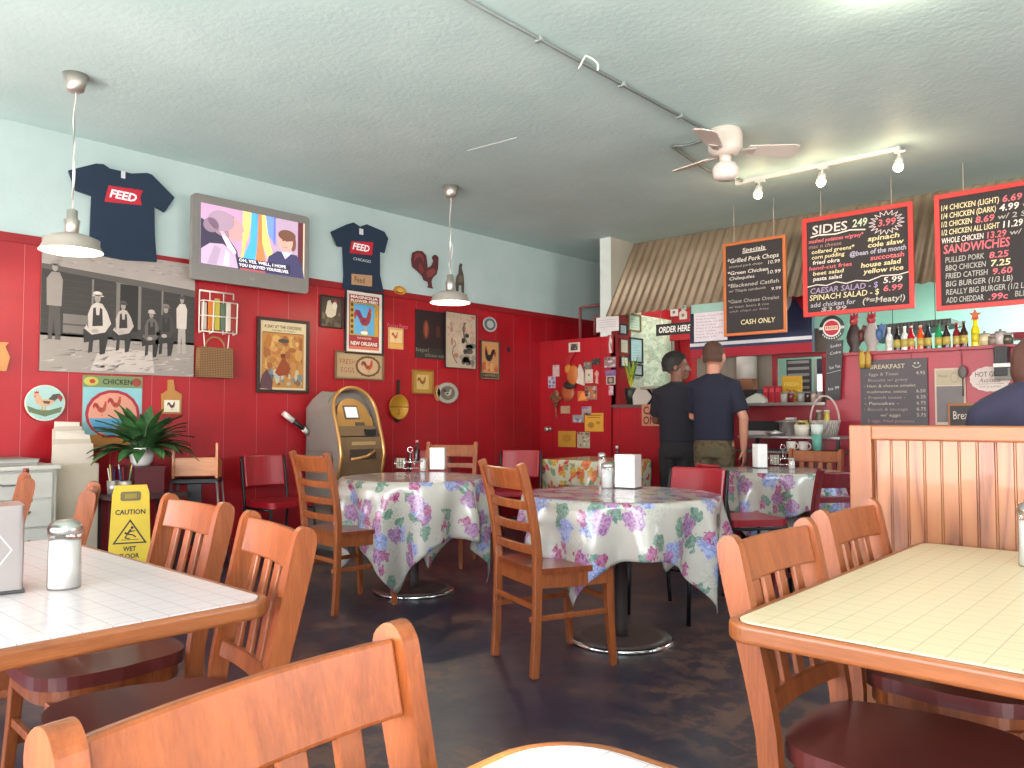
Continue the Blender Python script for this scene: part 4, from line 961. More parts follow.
# ------------------------------------------------------------------ cash machine
def atm():
    x0 = XL+.03; y0, y1 = 4.17, 4.64; w = y1-y0
    t = thing('cash_machine', 'beige cash machine with a gold arched front against the red wall', 'cash machine', T(x0, y0, 0))
    GB = mat('837a72', .5); GOLD = mat('b98a4e', .28, .45, 0, .3); GD = mat('7a6046', .4, .3)
    prof = [(0, 0), (.50, 0), (.50, .62), (.56, .80), (.56, .92), (.44, 1.28), (.38, 1.42), (.30, 1.445), (.14, 1.38), (0, 1.30)]
    MB(GB).prism([(a, c) for a, c in [(0, 0), (.48, 0), (.48, .62), (.50, .78), (.46, .95), (.34, 1.26), (.30, 1.39), (.24, 1.40), (.1, 1.33), (0, 1.25)]], 'y', .012, w-.012).build('cabinet', t, .006)
    # arched front rim following the sloping front
    def fx(z):
        P = [(.50, 0), (.50, .62), (.55, .78), (.56, .86), (.52, 1.0), (.40, 1.34), (.37, 1.45)]
        for (a, z0), (c, z1) in zip(P, P[1:]):
            if z0 <= z <= z1: return a+(c-a)*(z-z0)/(z1-z0)
        return P[-1][0]
    path = [(fx(z), 0, z) for z in (.62, .74, .84, .95, 1.1, 1.22)]+[(fx(1.22+.215*math.sin(a)), w/2-w/2*math.cos(a), 1.22+.215*math.sin(a)) for a in [PI*k/16 for k in range(1, 16)]]+[(fx(z), w, z) for z in (1.22, 1.1, .95, .84, .74, .62)]
    MB(GOLD).tube(path, .017, 10, flat=1.0).build('arch_rim', t)
    # hood shell between rim and cabinet top
    hs = MB(GB); vs = []; n = 17
    for k in range(n):
        a = PI*k/(n-1); z = 1.22+.215*math.sin(a); y = w/2-w/2*math.cos(a)
        vs += [(fx(z)+.005, y, z), (.12, w/2-(w/2-.01)*math.cos(a), 1.22+(.13)*math.sin(a))]
    hs.add(vs, [(2*k, 2*k+1, 2*k+3, 2*k+2) for k in range(n-1)], smooth=True)
    for y in (0.0, w):
        hs.add([(fx(1.22), y, 1.22), (fx(.95), y, .95), (.40, y, .95), (.30, y, 1.22)], [(0, 1, 2, 3)])
        hs.add([(fx(.95), y, .95), (fx(.8), y, .8), (.44, y, .8), (.40, y, .95)], [(0, 1, 2, 3)])
        hs.add([(fx(.8), y, .8), (fx(.62), y, .62), (.44, y, .62), (.44, y, .8)], [(0, 1, 2, 3)])
    hs.build('hood', t)
    # slanted screen panel
    n_ = Vector((.94, 0, .34)).normalized(); up = Vector((-.34, 0, .94)).normalized()
    def fr(z, d=0): return Matrix(((0, up.x, n_.x, .36+d), (1, 0, 0, w/2), (0, up.z, n_.z, z), (0, 0, 0, 1)))
    s = MB(GOLD); s.X = fr(1.17, .035); s.prism([(-.2, -.13), (.2, -.13), (.2, -.02)]+[(.17*math.cos(a), .02+.15*math.sin(a)) for a in [PI*k/12 for k in range(13)]]+[(-.2, -.02)], 'z', -.03, .02); s.build('screen_panel', t, .004)
    s = MB('5a4636'); s.X = fr(1.17, .035); s.box(-.1, .06, -.03, .1, .02, .024); s.X = fr(1.17, .036); s.box(-.085, .045, -.015, .085, .022, .026, mat('c8ccd2', .3, 0, .45)); s.build('screen', t)
    s = MB('4a3a30'); s.X = fr(1.17, .035); s.box(.0, .1, -.11, -.06, .02, .026); s.build('keypad', t)
    MB('141214').box(.46, .50, w*.66, w*.9, 1.0, 1.06).build('card_reader', t, .004)
    s = MB(GD); s.prism([(.40, .3), (.51, .3), (.515, .6), (.548, .78), (.55, .88), (.53, .99), (.40, 1.0)], 'y', .012, w-.012); s.prism([(.40, 1.0), (.49, 1.0), (.455, 1.09), (.40, 1.09)], 'y', .02, w-.02); s.build('lower_front', t, .004)
    MB('3c2e26').box(.54, .555, w*.2, w*.82, .79, .885).build('dispenser_slot', t, .006)
    MB(GOLD).tube([(.558, w*.22, .80), (.56, w*.4, .805), (.56, w*.6, .82), (.558, w*.78, .87)], .014, 8).build('slot_lip', t)
    MB('a88a5c').box(.54, .552, w*.25, w*.8, .92, .95).build('brand_plate', t)
    MB('6a625c').box(.0, .486, 0.004, .012, .86, .864).build('seam', t)
atm()

# ------------------------------------------------------------------ left corner furniture
WHP = mat('b9b6ad', .5)
def drawers():
    y0, y1 = 1.05, 1.95; X0, X1 = XL+.02, -5.82; h = .85
    t = thing('chest_of_drawers', 'white chest of drawers at the left edge by the red wall', 'chest', T(X0, y0, 0)); d = X1-X0; w = y1-y0
    MB(WHP).box(0, d-.02, 0, w, .06, h-.03).build('body', t, .004)
    MB(WHP).box(-.0, d+.015, -.01, w+.015, h-.03, h).build('chest_top', t, .005)
    MB('8f8c84').box(.03, d-.05, .03, w-.03, 0, .06).build('plinth', t)
    for k in range(4):
        z = .08+k*.185; f = MB(WHP).box(d-.02, d, .03, w-.03, z, z+.17).build('drawer', t, .004)
        MB('55524e').tube([(d, w*.62, z+.1), (d+.025, w*.64, z+.095), (d+.025, w*.8, z+.095), (d, w*.82, z+.1)], .006, 8).build('handle', f)
    n = MB('8a8680'); 
    q = random.Random(3)
    for k in range(5): n.prism([(a+q.uniform(-.01, .01), c+q.uniform(-.01, .01)) for a, c in rrect(.03, .42, .25, .8, .01, 1)], 'z', h+.002+k*.008, h+.009+k*.008, ['a8a49e', '8f8b86', 'b4b0aa'][k % 3])
    tag(n.build('newspaper_stack', mtx=T(X0, y0, 0)), 'loose newspapers lying flat on the white chest of drawers', 'newspaper')
drawers()
def papers():
    t = thing('paper_bin', 'tall cream bin stuffed with newspapers between the drawers and plant', 'bin', T(-6.14, 2.125, 0)); PB = mat('c2b3a0', .7)
    MB(PB).box(-.14, .14, -.15, .155, 0, .84).build('bin_body', t, .01)
    q = random.Random(11)
    for k in range(8):
        s = MB(['c9bcae', 'b8aa9a', 'd1c6ba'][k % 3]); a = q.uniform(-.1, .1); hgt = .98+.03*k-(.06 if k > 5 else 0)
        s.prism([(-.15+.01*k, .78), (.13-.01*k, .78), (.12-.01*k+a*.2, hgt), (-.14+.01*k+a*.2, hgt+a*.3)], 'x', .1-.027*k, .112-.027*k)
        if k in (2, 5, 7):
            X_ = .1135-.027*k; s.X = Matrix(((0, 0, 1, X_), (1, 0, 0, 0), (0, 1, 0, 0), (0, 0, 0, 1)))
            for r in range(3): s.r2(-.11+.01*k, hgt-.035-.016*r, .06, hgt-.029-.016*r, '7c766e')
        s.build('newspaper', t)
papers()
def side_table():
    t = thing('low_table', 'low dark table under the plant box and pencil cups', 'table', T(-5.95, 2.54, 0)); DB = mat('3c2022', .5)
    MB(DB).box(-.2, .2, -.25, .27, .58, .615).build('tabletop', t, .004)
    for sx in (-1, 1):
        for sy in (-1, 1): MB(DB).box(sx*.17-.018, sx*.17+.018, sy*.22-.018, sy*.22+.018, 0, .58).build('leg', t)
    b = MB(mat('571c22', .5)).box(-.13, .16, -.1, .11, .617, .80); b.box(-.14, .17, -.11, .12, .80, .812); tag(b.build('wooden_box', mtx=T(-5.95, 2.54, 0)), 'dark red wooden box under the white flower pot', 'box')
    cups = []
    for k, (x, y, c) in enumerate(((.02, -.19, 'a39c98'), (.13, -.155, 'b8b2ac'))):
        t = thing('pencil_cup', ('metal cup of pens nearer the paper bin', 'metal cup of pencils nearer the dark red box')[k], 'cup', T(-5.95+x, 2.54+y, .616), 'pen cups on the low table')
        MB(mat(c, .35, .6)).lathe([(0, 0), (.038, 0), (.045, .1), (.042, .1), (.036, .01), (0, .01)], 18).build('cup', t)
        q = random.Random(k)
        for j in range(6):
            a = q.uniform(0, 6.28); MB(['c9b36a', '24407a', 'a82c2c', 'd6d2ca', '2a6a4a', '222222'][j]).tube([(.015*math.cos(a), .015*math.sin(a), .012), (.045*math.cos(a), .045*math.sin(a), .19+q.uniform(-.02, .04))], .004, 6).build('pencil', t)
    # potted peace lily
    t = thing('potted_plant', 'leafy green plant in a white pot on the dark red box', 'plant', T(-5.93, 2.545, .8125))
    MB(mat('d6d2cc', .3)).lathe([(0, 0), (.05, 0), (.075, .03), (.085, .08), (.07, .12), (.078, .13), (.07, .132), (.06, .11), (0, .1)], 20).build('pot', t)
    m, nt, bb = new_mat('plant_leaf_green'); v = coord(nt); nt.links.new(ramp(nt, noise(nt, v, 14, 3), [(.3, '26442a'), (.6, '3c6434'), (.8, '64874a')]), bb.inputs['Base Color']); bb.inputs['Roughness'].default_value = .4
    q = random.Random(21)
    for k in range(96):
        a = q.uniform(0, 2*PI); L = q.uniform(.22, .42); el = q.uniform(.35, 1.45); wd = q.uniform(.03, .055); lf = MB(m)
        d = Vector((math.cos(a)*.8, math.sin(a), 0)); pts = []; p = Vector((0, 0, .09))+d*.03; ang = el; st = L/7
        for i in range(8):
            pts.append(p.copy()); p = p+(d*math.cos(ang)+Vector((0, 0, 1))*math.sin(ang))*st; ang -= .13+.1*(1.4-el)*.6
        side = Vector((-math.sin(a), math.cos(a), 0)); ws = [.08, .1, .35, .8, 1, .85, .5, .03]; vs = []
        for i, c in enumerate(pts):
            vs += [c-side*ws[i]*wd+Vector((0, 0, .008)), c, c+side*ws[i]*wd+Vector((0, 0, .008))]
        fs = []
        for i in range(7): fs += [(i*3, i*3+1, i*3+4, i*3+3), (i*3+1, i*3+2, i*3+5, i*3+4)]
        xmin = min(v.x for v in vs)
        if xmin < -.3: vs = [Vector((v.x*(.29/-xmin), v.y, v.z)) for v in vs]
        lf.add(vs, fs, smooth=True).build('leaf', t)
side_table()
def caution():
    t = thing('wet_floor_sign', 'yellow folding CAUTION wet floor sign behind the white tiled table', 'sign', T(-5.31, 2.215, 0, math.radians(66)))
    Y = mat('c9a80f', .45); K = '1f1a12'
    def face(sg):
        b = MB(Y); lean = sg*.13; h = .70
        M = Matrix(((1, 0, 0, 0), (0, lean/h, -1, -lean), (0, 1, lean/h, 0), (0, 0, 0, 1)))
        return M, h
    for sg in (1, -1):
        b = MB(Y); h = .735; ang = math.atan(.12/h)
        b.X = Matrix.Translation((0, -.13*sg, 0)) @ Matrix.Rotation(-ang*sg, 4, 'X') @ (Matrix.Rotation(PI/2, 4, 'X') if sg == 1 else Matrix.Rotation(PI, 4, 'Z') @ Matrix.Rotation(PI/2, 4, 'X'))
        w = .132; hw = .1
        pts = [(-w, 0), (-w*.6, 0), (-w*.5, .06), (w*.5, .06), (w*.6, 0), (w, 0), (w*.95, .2), (w*.82, h*.93), (w*.7, h), (-w*.7, h), (-w*.82, h*.93), (-w*.95, .2)]
        b.prism(pts, 'z', -.008, .008)
        b.prism(rrect(-.06, .06, h-.1, h-.04, .015), 'z', .0085, .010, '6a5a2c'); b.r2(-.035, h-.085, .035, h-.055, '8a7420', 1, .011)
        b.tx('CAUTION', 0, h-.185, .03, K, 1, .0085, w=.175, al='c', bold=.03)
        T3 = [(-.1, h-.37), (.1, h-.37), (0, h-.215)]; b.pl(T3, K, 1, .0085); b.pl([(x*.83, (y-(h-.318))*.83+(h-.318)) for x, y in T3], Y, 2, .0085)
        z = h-.345; b.el(.012, z+.075, .009, .009, K, 3, .0085); b.ln([(.006, z+.065), (-.015, z+.035), (-.03, z+.045)], .012, K, 3, .0085); b.ln([(-.015, z+.035), (.015, z+.03), (.035, z+.015)], .008, K, 3, .0085); b.ln([(.0, z+.05), (.03, z+.055)], .007, K, 3, .0085); b.ln([(-.015, z+.03), (-.03, z+.012), (.0, z+.006)], .007, K, 3, .0085); b.ln([(-.05, z), (.05, z)], .004, K, 3, .0085)
        b.tx('WET', 0, h-.415, .028, K, 1, .0085, w=.075, al='c', bold=.03); b.tx('FLOOR', 0, h-.46, .028, K, 1, .0085, w=.115, al='c', bold=.03)
        b.build('sign_board', t, .003)
caution()
def booster():
    t = thing('high_chair', 'black-framed stool carrying a wooden booster seat by the red wall', 'high chair', T(-5.95, 2.98, 0, math.radians(55)))
    for sx in (-1, 1):
        for sy in (-1, 1): MB(mat('8f8a8c', .3, .8)).tube([(sx*.16, sy*.14, .68), (sx*.22, sy*.19, 0)], .009, 8).build('leg', t)
        MB(BLACKM).tube([(sx*.2, -.17, .25), (sx*.2, .17, .25)], .008, 8).build('side_rail', t)
    MB(BLACKM).box(-.17, .17, -.14, .14, .66, .70).build('stool_seat', t, .01)
    MB(BLACKM).box(-.05, .05, -.13, -.1, .2, .66).build('centre_strap', t)
    LW = wood('pale_booster_wood', 'c07a45', 'a05f32', 1, .45, 'x')
    b = thing('booster_seat', 'light wooden booster seat with raised arms beside the plant', 'booster seat', T(-5.95, 2.98, 0, math.radians(55)))
    for sx in (-1, 1):
        MB(LW).prism([(-.12, .703), (.12, .703), (.12, .82), (.05, .84), (-.07, .86), (-.10, .97), (-.125, .97)], 'x', sx*.155-.009, sx*.155+.009).build('side_panel', b, .004)
    MB(LW).box(-.146, .146, -.112, -.095, .72, .86).build('front_board', b, .003); MB(LW).box(-.146, .146, -.09, .11, .72, .735).build('seat', b)
    # side_panel high end sits toward the room
booster()
# ------------------------------------------------------------------ ceiling things
def pendant(label, x, y, zs, r, tilt=0):
    t = thing('pendant_lamp', label, 'pendant lamp', T(x, y, 0), 'pendant lamps')
    MB(NICKEL).lathe([(.028, -.11), (.05, -.095), (.072, 0)], 24, (0, 0, ZC)).build('ceiling_canopy', t)
    MB(STEEL).tube([(0, 0, ZC-.1), (0, 0, zs+.2)], .0035, 6).build('suspension_wire', t)
    q = [(.006*math.sin(k*.9)+(.04*math.sin((k-9)*.75) if 9 < k < 15 else 0), .005*math.cos(k*.9), ZC-.1-(ZC-.3-zs)*k/16) for k in range(17)]
    MB('d6d0c6').tube(bez(q, 3), .0045, 6).build('cord', t)
    MB(NICKEL).lathe([(.035, .02), (.04, .09), (.045, .13), (.03, .14), (.03, .19), (.012, .2), (0, .2)], 20, (0, 0, zs)).build('socket_neck', t)
    sh = mat('a8a199', .45, .3); wi = mat('f4ecd8', .6)
    MB(sh).lathe([(.04, .045), (.1, .035), (.155, .012), (r*.9, -.02), (r, -.055), (r+.004, -.06)], 40, (0, 0, zs), cap=False).lathe([(r+.002, -.06), (r-.004, -.054), (r*.88, -.022), (.15, .006), (.1, .026), (0, .04)], 40, (0, 0, zs), wi, cap=False).build('lamp_shade', t)
    MB(mat('fff1cf', .3, 0, 26)).ell((0, 0, zs-.018), (.034, .034, .036)).build('bulb', t)
    L = bpy.data.lights.new('pendant_light', 'POINT'); L.energy = 16; L.color = (1, .86, .62); L.shadow_soft_size = .02
    o = bpy.data.objects.new('pendant_light', L); C.objects.link(o); o.parent = t; o.location = (0, 0, zs-.062)
p_ = hit(75.5, 75, 2, ZC); pendant('pendant lamp with a grey metal shade in front of the larger FEED shirt', p_.x, p_.y, 2.225, .172)
p_ = hit(450.5, 186, 2, ZC); pendant('pendant lamp with a grey metal shade above the middle pictures', p_.x, p_.y, 2.25, .178)

def conduit():
    q = [hit(480, 0, 2, ZC), hit(720, 128, 2, ZC)]
    x = -2.77
    t = MB(mat('8a9492', .5)).tube([(x, .4, ZC-.012), (x, 5.2, ZC-.012)], .011, 8)
    for y in (1.5, 2.4, 3.3, 4.1, 4.8): t.box(x-.022, x+.022, y-.012, y+.012, ZC-.028, ZC)
    tag(t.build('ceiling_conduit'), 'long thin conduit running along the ceiling to the fan', 'conduit')
    p = hit(587, 57, 2, ZC-.02); w = MB('d8d4cc').tube(bez([(p.x-.06, p.y, ZC-.07), (p.x-.02, p.y, ZC-.02), (p.x, p.y, ZC-.015), (p.x+.05, p.y+.03, ZC-.06), (p.x+.06, p.y+.02, ZC-.11)], 4), .006, 6)
    tag(w.build('string_scrap'), 'scrap of pale string hanging off the ceiling conduit', 'string')
    a = hit(712, 137, 2, ZC-.02); b_ = hit(672, 146, 2, ZC-.02); c = hit(712, 172, 2, ZC-.02)
    t = MB(mat('6c7472', .5)).tube(bez([a, a*.3+b_*.7+Vector((0, .05, 0)), b_, c*.2+b_*.8-Vector((0, .05, 0)), c, hit(742, 181, 2, ZC-.02)], 6), .012, 8)
    tag(t.build('ceiling_conduit'), 'U-shaped conduit looping past the fan to the spotlight track', 'conduit')
    a = hit(468, 151, 2, ZC-.004); b_ = hit(517, 138, 2, ZC-.004)
    d = (b_-a).normalized(); n = Vector((-d.y, d.x, 0))*.006
    tag(MB('c9d4d0').add([a-n, b_-n, b_+n, a+n, a-n-Vector((0, 0, -.004)), b_-n-Vector((0, 0, -.004)), b_+n-Vector((0, 0, -.004)), a+n-Vector((0, 0, -.004))], [(3, 2, 1, 0), (0, 1, 5, 4), (1, 2, 6, 5), (2, 3, 7, 6), (3, 0, 4, 7)]).build('ceiling_strip'), 'short pale strip on the ceiling above the middle tables', 'strip')
conduit()
def fan():
    p = hit(725, 130, 2, ZC); FW = mat('cdc2b8', .45)
    t = thing('ceiling_fan', 'white ceiling fan with a globe light near the spotlight track', 'ceiling fan', T(p.x, p.y, ZC))
    MB(FW).lathe([(.055, -.19), (.09, -.18), (.12, -.15), (.125, -.05), (.11, 0)], 32).build('motor_housing', t, .004)
    MB(FW).lathe([(.04, -.25), (.045, -.19)], 20).build('downrod', t)
    MB(mat('d9cdc6', .3)).lathe([(0, -.37), (.06, -.365), (.088, -.345), (.092, -.285), (.075, -.25), (.04, -.24)], 28).build('light_globe', t)
    for k in range(3):
        a = AZ+math.radians(4)+k*2*PI/3; M = Matrix.Rotation(a, 4, 'Z') @ Matrix.Rotation(math.radians(-15), 4, 'X')
        b = MB(FW); b.X = M @ Matrix.Translation((0, 0, -.165)); b.prism([(.15, -.055), (.22, -.065), (.47, -.085), (.51, -.07), (.525, 0), (.51, .07), (.47, .085), (.22, .065), (.15, .055)], 'z', -.004, .004); bl = b.build('blade', t)
        b = MB('a89e96'); b.X = M @ Matrix.Translation((0, 0, -.165)); b.prism([(.1, -.02), (.2, -.035), (.2, .035), (.1, .02)], 'z', -.012, -.004); b.build('blade_bracket', bl)
fan()
def track():
    y = 6.52; x0 = hit(736, 181, 1, y).x; x1 = hit(900, 146, 1, y).x
    t = thing('spotlight_track', 'white spotlight track with three small lit lamps on the ceiling', 'track light', T(0, y, ZC))
    MB('d4cfc6').box(x0, x1, -.018, .018, -.035, 0).build('track', t, .003)
    for px, py in ((759, 186), (822, 173), (899, 158)):
        x = hit(px, py, 1, y).x
        s = MB('d0cbc2').box(x-.03, x+.05, -.016, .016, -.055, -.035).tube([(x, 0, -.05), (x, 0, -.1)], .012, 8).tube([(x, 0, -.09), (x-.0, -.02, -.15)], [.028, .036], 14).build('spot_holder', t)
        MB(mat('ffe6b8', .3, 0, 34)).ell((x, -.024, -.165), (.036, .036, .036)).build('bulb', s)
        L = bpy.data.lights.new('spot_light', 'POINT'); L.energy = 3.2; L.color = (1, .78, .5); L.shadow_soft_size = .03
        o = bpy.data.objects.new('spot_light', L); C.objects.link(o); o.parent = t; o.location = (x, -.05, -.24)
track()
def dome():  # lamp out of view, added to light the ceiling and back of the room
    p = hit(897, -26, 2, ZC); t = thing('dome_lamp', 'lit frosted dome lamp on the ceiling just above the picture edge', 'ceiling lamp', T(p.x, p.y, ZC))
    MB('d8d4cc').lathe([(.15, -.02), (.15, 0)], 28).build('base_ring', t); MB(mat('fff3d8', .4, 0, 9)).lathe([(0, -.1), (.07, -.09), (.12, -.06), (.14, -.02)], 28, cap=False).build('glass_dome', t)
    L = bpy.data.lights.new('dome_light', 'POINT'); L.energy = 10; L.color = (1, .88, .68); L.shadow_soft_size = .08; o = bpy.data.objects.new('dome_light', L); C.objects.link(o); o.parent = t; o.location = (0, 0, -.2)
dome()

# ------------------------------------------------------------------ hanging chalkboards
BOARD = mat('2f2a2b', .8); CW = 'd8d0c6'; CR = 'd2626a'; CY = 'd6c99a'; CP = '9a86ac'; CO = 'd98a6a'
def chalkboard(label, pxl, pxr, zt, zb, y, fr, fw, group='hanging chalkboard menus', chains=True, nm='chalkboard_menu'):
    xm = (hit(pxl, 260, 1, y).x, hit(pxr, 260, 1, y).x); w = xm[1]-xm[0]; h = zt-zb
    t = thing(nm, label, 'chalkboard', frame_wall_y(xm[0], y, zb), group)
    f = MB(fr); o = [(0, 0), (w, 0), (w, h), (0, h)]; q = [(fw, fw), (w-fw, fw), (w-fw, h-fw), (fw, h-fw)]
    vs = [(a, c, z) for z in (-.012, .014) for a, c in o]+[(a, c, z) for z in (-.012, .014) for a, c in q]; fs = []
    for i in range(4):
        j = (i+1) % 4; fs += [(i, j, 4+j, 4+i), (8+j, 8+i, 12+i, 12+j), (4+i, 4+j, 12+j, 12+i), (j, i, 8+i, 8+j)]
    f.add(vs, fs).build('frame', t, .003)
    b = MB(BOARD).box(fw, w-fw, fw, h-fw, -.008, .004)
    class A:
        W = w-2*fw; Hh = h-2*fw
        def T(s, txt, p, q, hh, c=CW, w=None, l=1, al='l', sh=.12, bold=.0, rot=0): b.tx(txt, fw+p*s.W, fw+q*s.Hh, hh*s.Hh, c, l, .004, None if w is None else w*s.W, al, sh, bold, rot); return s
        def L(s, pts, ww, c=CW): b.ln([(fw+p*s.W, fw+q*s.Hh) for p, q in pts], ww, c, 1, .004); return s
    def fin():
        b.build('writing_surface', t)
        if chains:
            zt_ = ZC-(zb)
            for x in (w*.18, w*.82): MB('a89a8c').tube([(x, h-.005, 0), (x, zt_, 0)], .004, 6).build('hanging_chain', t)
    return A(), fin
def zof(px, py, y): return hit(px, py, 1, y).z
Y2 = 7.28
RF = mat('c4302c', .45)
A, fin = chalkboard('small orange-framed chalkboard headed Specials', 723.5, 786, (zof(723, 244, Y2)+zof(785, 235, Y2))/2, (zof(725, 337, Y2)+zof(786, 332, Y2))/2, Y2, mat('b9642f', .5), .028)
A.T('Specials', .3, .91, .042, w=.4, bold=.01).L([(.3, .895), (.72, .9)], .008)
A.T('*Grilled Pork Chops', .03, .80, .05, w=.9, bold=.01).T('smoked pork chops', .05, .745, .028, w=.6, c='a8a096').T('10.99', .75, .735, .04, w=.2)
A.T('*Green Chicken', .03, .665, .04, w=.72, bold=.01).T('Chilaquiles', .06, .605, .036, w=.45).T('10.99', .74, .625, .04, w=.22)
A.T('*Blackened Catfish', .03, .52, .042, w=.9, c='b0a89e', bold=.01).T('w/ Tilapia sandwich', .05, .465, .03, w=.65, c='a8a096').T('9.99', .8, .44, .036, w=.16)
A.T('*Giant Cheese Omelet', .03, .34, .04, w=.9, c='a8a096').T('w/ toast, beans & rice', .05, .285, .028, w=.7, c='948c84').T('with chips or fries', .05, .235, .026, w=.7, c='857e78')
A.T('CASH ONLY', .26, .09, .055, CY, w=.6, bold=.01); fin()
A, fin = chalkboard('red-framed chalkboard headed SIDES with a price starburst', 803, 914, (zof(802, 221, Y2)+zof(911, 200, Y2))/2, (zof(806, 322, Y2)+zof(916, 303, Y2))/2, Y2, RF, .04)
A.T('SIDES', .06, .86, .095, w=.36, c='cfc4c0', sh=.05, bold=.01).T('249', .47, .875, .08, w=.15, c='b8c4a8', bold=.02).L([(.04, .83), (.12, .845), (.3, .83), (.45, .85), (.6, .83)], .012)
n = 18; star = []
for k in range(2*n+1):
    a = PI*k/n; r = 1 if k % 2 else .62; star.append((.8+.17*r*math.cos(a), .87+.125*r*math.sin(a)))
A.L(star, .006, 'c8b8bc').T('3.99', .72, .84, .07, CR, w=.17, bold=.02)
for i, (s_, c, w_) in enumerate((('mashed potatoes w/gravy*', CR, .56), ('mac n cheese', '8a6a6c', .34), ('collared greens*', CY, .44), ('corn pudding', CY, .34), ('fried okra', CW, .28), ('hand-cut fries', CR, .44), ('beet salad', CY, .32), ('pasta salad', CW, .3))):
    A.T(s_, .02+.03*(i in (2, 3))+.04*(i in (4, 6, 7)), .765-.06*i, .042, c, w=w_, bold=.015)
for i, (s_, c, w_, x) in enumerate((('spinach', CY, .3, .62), ('cole slaw', CY, .34, .62), ('@bean of the month', 'a8a4b8', .54, .44), ('succotash', CR, .32, .64), ('house salad', CY, .38, .55), ('yellow rice', CY, .38, .57))):
    A.T(s_, x, .70-.068*i, .05, c, w=w_, bold=.02)
A.L([(.0, .285), (.1, .30), (.2, .28), (.3, .31), (.4, .28), (.5, .3), (.62, .28), (.75, .32), (.9, .31), (1, .33)], .009)
A.T('CAESAR SALAD - $', .03, .205, .06, CP, w=.68, bold=.01).T('5.99', .76, .24, .06, CW, w=.18, bold=.01).T('SPINACH SALAD - $', .02, .13, .06, CY, w=.7, bold=.01).T('6.99', .76, .155, .06, CR, w=.18, bold=.02)
A.T('add chicken for', .03, .055, .05, 'a8a4b0', w=.46, bold=.01).T('$3.99', .14, .0, .045, 'a8a4a0', w=.26, bold=.01).T('(*=Meaty!)', .56, .045, .06, 'bcb4a8', w=.4, bold=.01); fin()
xr = 1118
A, fin = chalkboard('red-framed chalkboard cut by the picture edge, headed with chicken prices and SANDWICHES', 935.5, xr, zof(935, 197, Y2)+.01, zof(941, 311, Y2), Y2, RF, .04)
k_ = (1024-936)/(xr-936)
for i, (s_, p_, rest, c) in enumerate((('1/4 CHICKEN (LIGHT)', '6.69', '/', CR), ('1/4 CHICKEN (DARK)', '4.99', 'w/ 2', CW), ('1/2 CHICKEN', '8.69', 'w/ 2 SIDES', CR), ('1/2 CHICKEN ALL LIGHT', '11.29', '', CW), ('WHOLE CHICKEN', '13.29', 'w/ 3', CR))):
    w1 = (.37, .35, .2, .37, .27)[i]; A.T(s_, .01, .89-.077*i, .05, CY if i < 4 else CW, w=w1, bold=.015)
    A.T(p_, .03+w1, .885-.077*i, .058, c, w=.12, bold=.02)
    if rest: A.T(rest, .17+w1, .89-.077*i, .045, 'a8a096', w=.03*len(rest), bold=.01)
A.T('SANDWICHES', .02, .485, .08, CR, w=.42, bold=.02)
for i, (s_, p_, c, w_) in enumerate((('PULLED PORK', '8.25', CR, .25), ('BBQ CHICKEN', '7.25', CY, .26), ('FRIED CATFISH', '9.60', CR, .27), ('BIG BURGER (1/3 LB)', '', CW, .42), ('REALLY BIG BURGER (1/2 LB)', '', CW, .52), ('ADD CHEDDAR', '.99c', CR, .24))):
    A.T(s_, .03, .40-.075*i, .05, 'a8a49c', w=w_, bold=.01)
    if p_: A.T(p_, .06+w_, .395-.075*i, .055, c, w=.12, bold=.02)
A.T('BLEU', .46, .03, .05, '9a948c', w=.1, bold=.01)
fin()

# ------------------------------------------------------------------ order counter, pass-through, tall counter wall
ZK = 1.31
RW = RED_Y
def counter():
    x0 = XS; x1 = hit(742, 400, 1, YP).x
    t = thing('order_counter', 'red order counter with a grey top where the two men stand', 'counter', T(0, 0, 0))
    MB(RW).box(x0+.004, x1, YP+.03, YP+.42, 0, ZK-.035).build('counter_front', t)
    MB(mat('5c4a4a', .35)).box(x0+.003, x1, YP-.0, YP+.46, ZK-.035, ZK).build('countertop', t, .004)
    x2 = hit(826, 400, 1, YP).x
    t = thing('pass_counter', 'red serving counter with a steel ledge under the pass-through window', 'counter', T(0, 0, 0))
    MB(mat('7a1420', .4)).box(x1+.002, x2, YP+.05, YP+.35, 0, ZK-.03).build('counter_front', t)
    MB(mat('8f8884', .35, .5)).box(x1+.002, x2, YP-.02, YP+.4, ZK-.03, ZK).build('steel_ledge', t, .003)
    z = zof(780, 421, YP+.05); z2 = zof(780, 431, YP+.05)
    MB('17161a').box(x1+.01, x2-.02, YP+.035, YP+.05, z2, z).build('dark_slot', t)
    MB(mat('b5b0ac', .3, .5)).box(x1+.01, x2-.02, YP+.02, YP+.05, z2-.045, z2).build('steel_strip', t)
    return x1, x2
x1c, x2c = counter()
ZS = 1.76
def tall_counter():
    x0 = x2c+.003; t = thing('tall_counter', 'tall red panelled counter wall carrying the row of bottles', 'counter', T(0, 0, 0))
    MB(mat('9c2434', .4)).box(x0, 3.6, YP-.0, YP+.3, 0, ZS-.03).build('counter_front', t)
    MB(mat('8a1a2a', .35)).box(x0-.01, 3.6, YP-.04, YP+.34, ZS-.03, ZS).build('shelf_top', t, .004)
    for px in (912, 962, 1008):
        x = hit(px, 380, 1, YP).x; MB('7d1826').box(x-.006, x+.006, YP-.008, YP, .1, ZS-.03).build('panel_batten', t)
tall_counter()
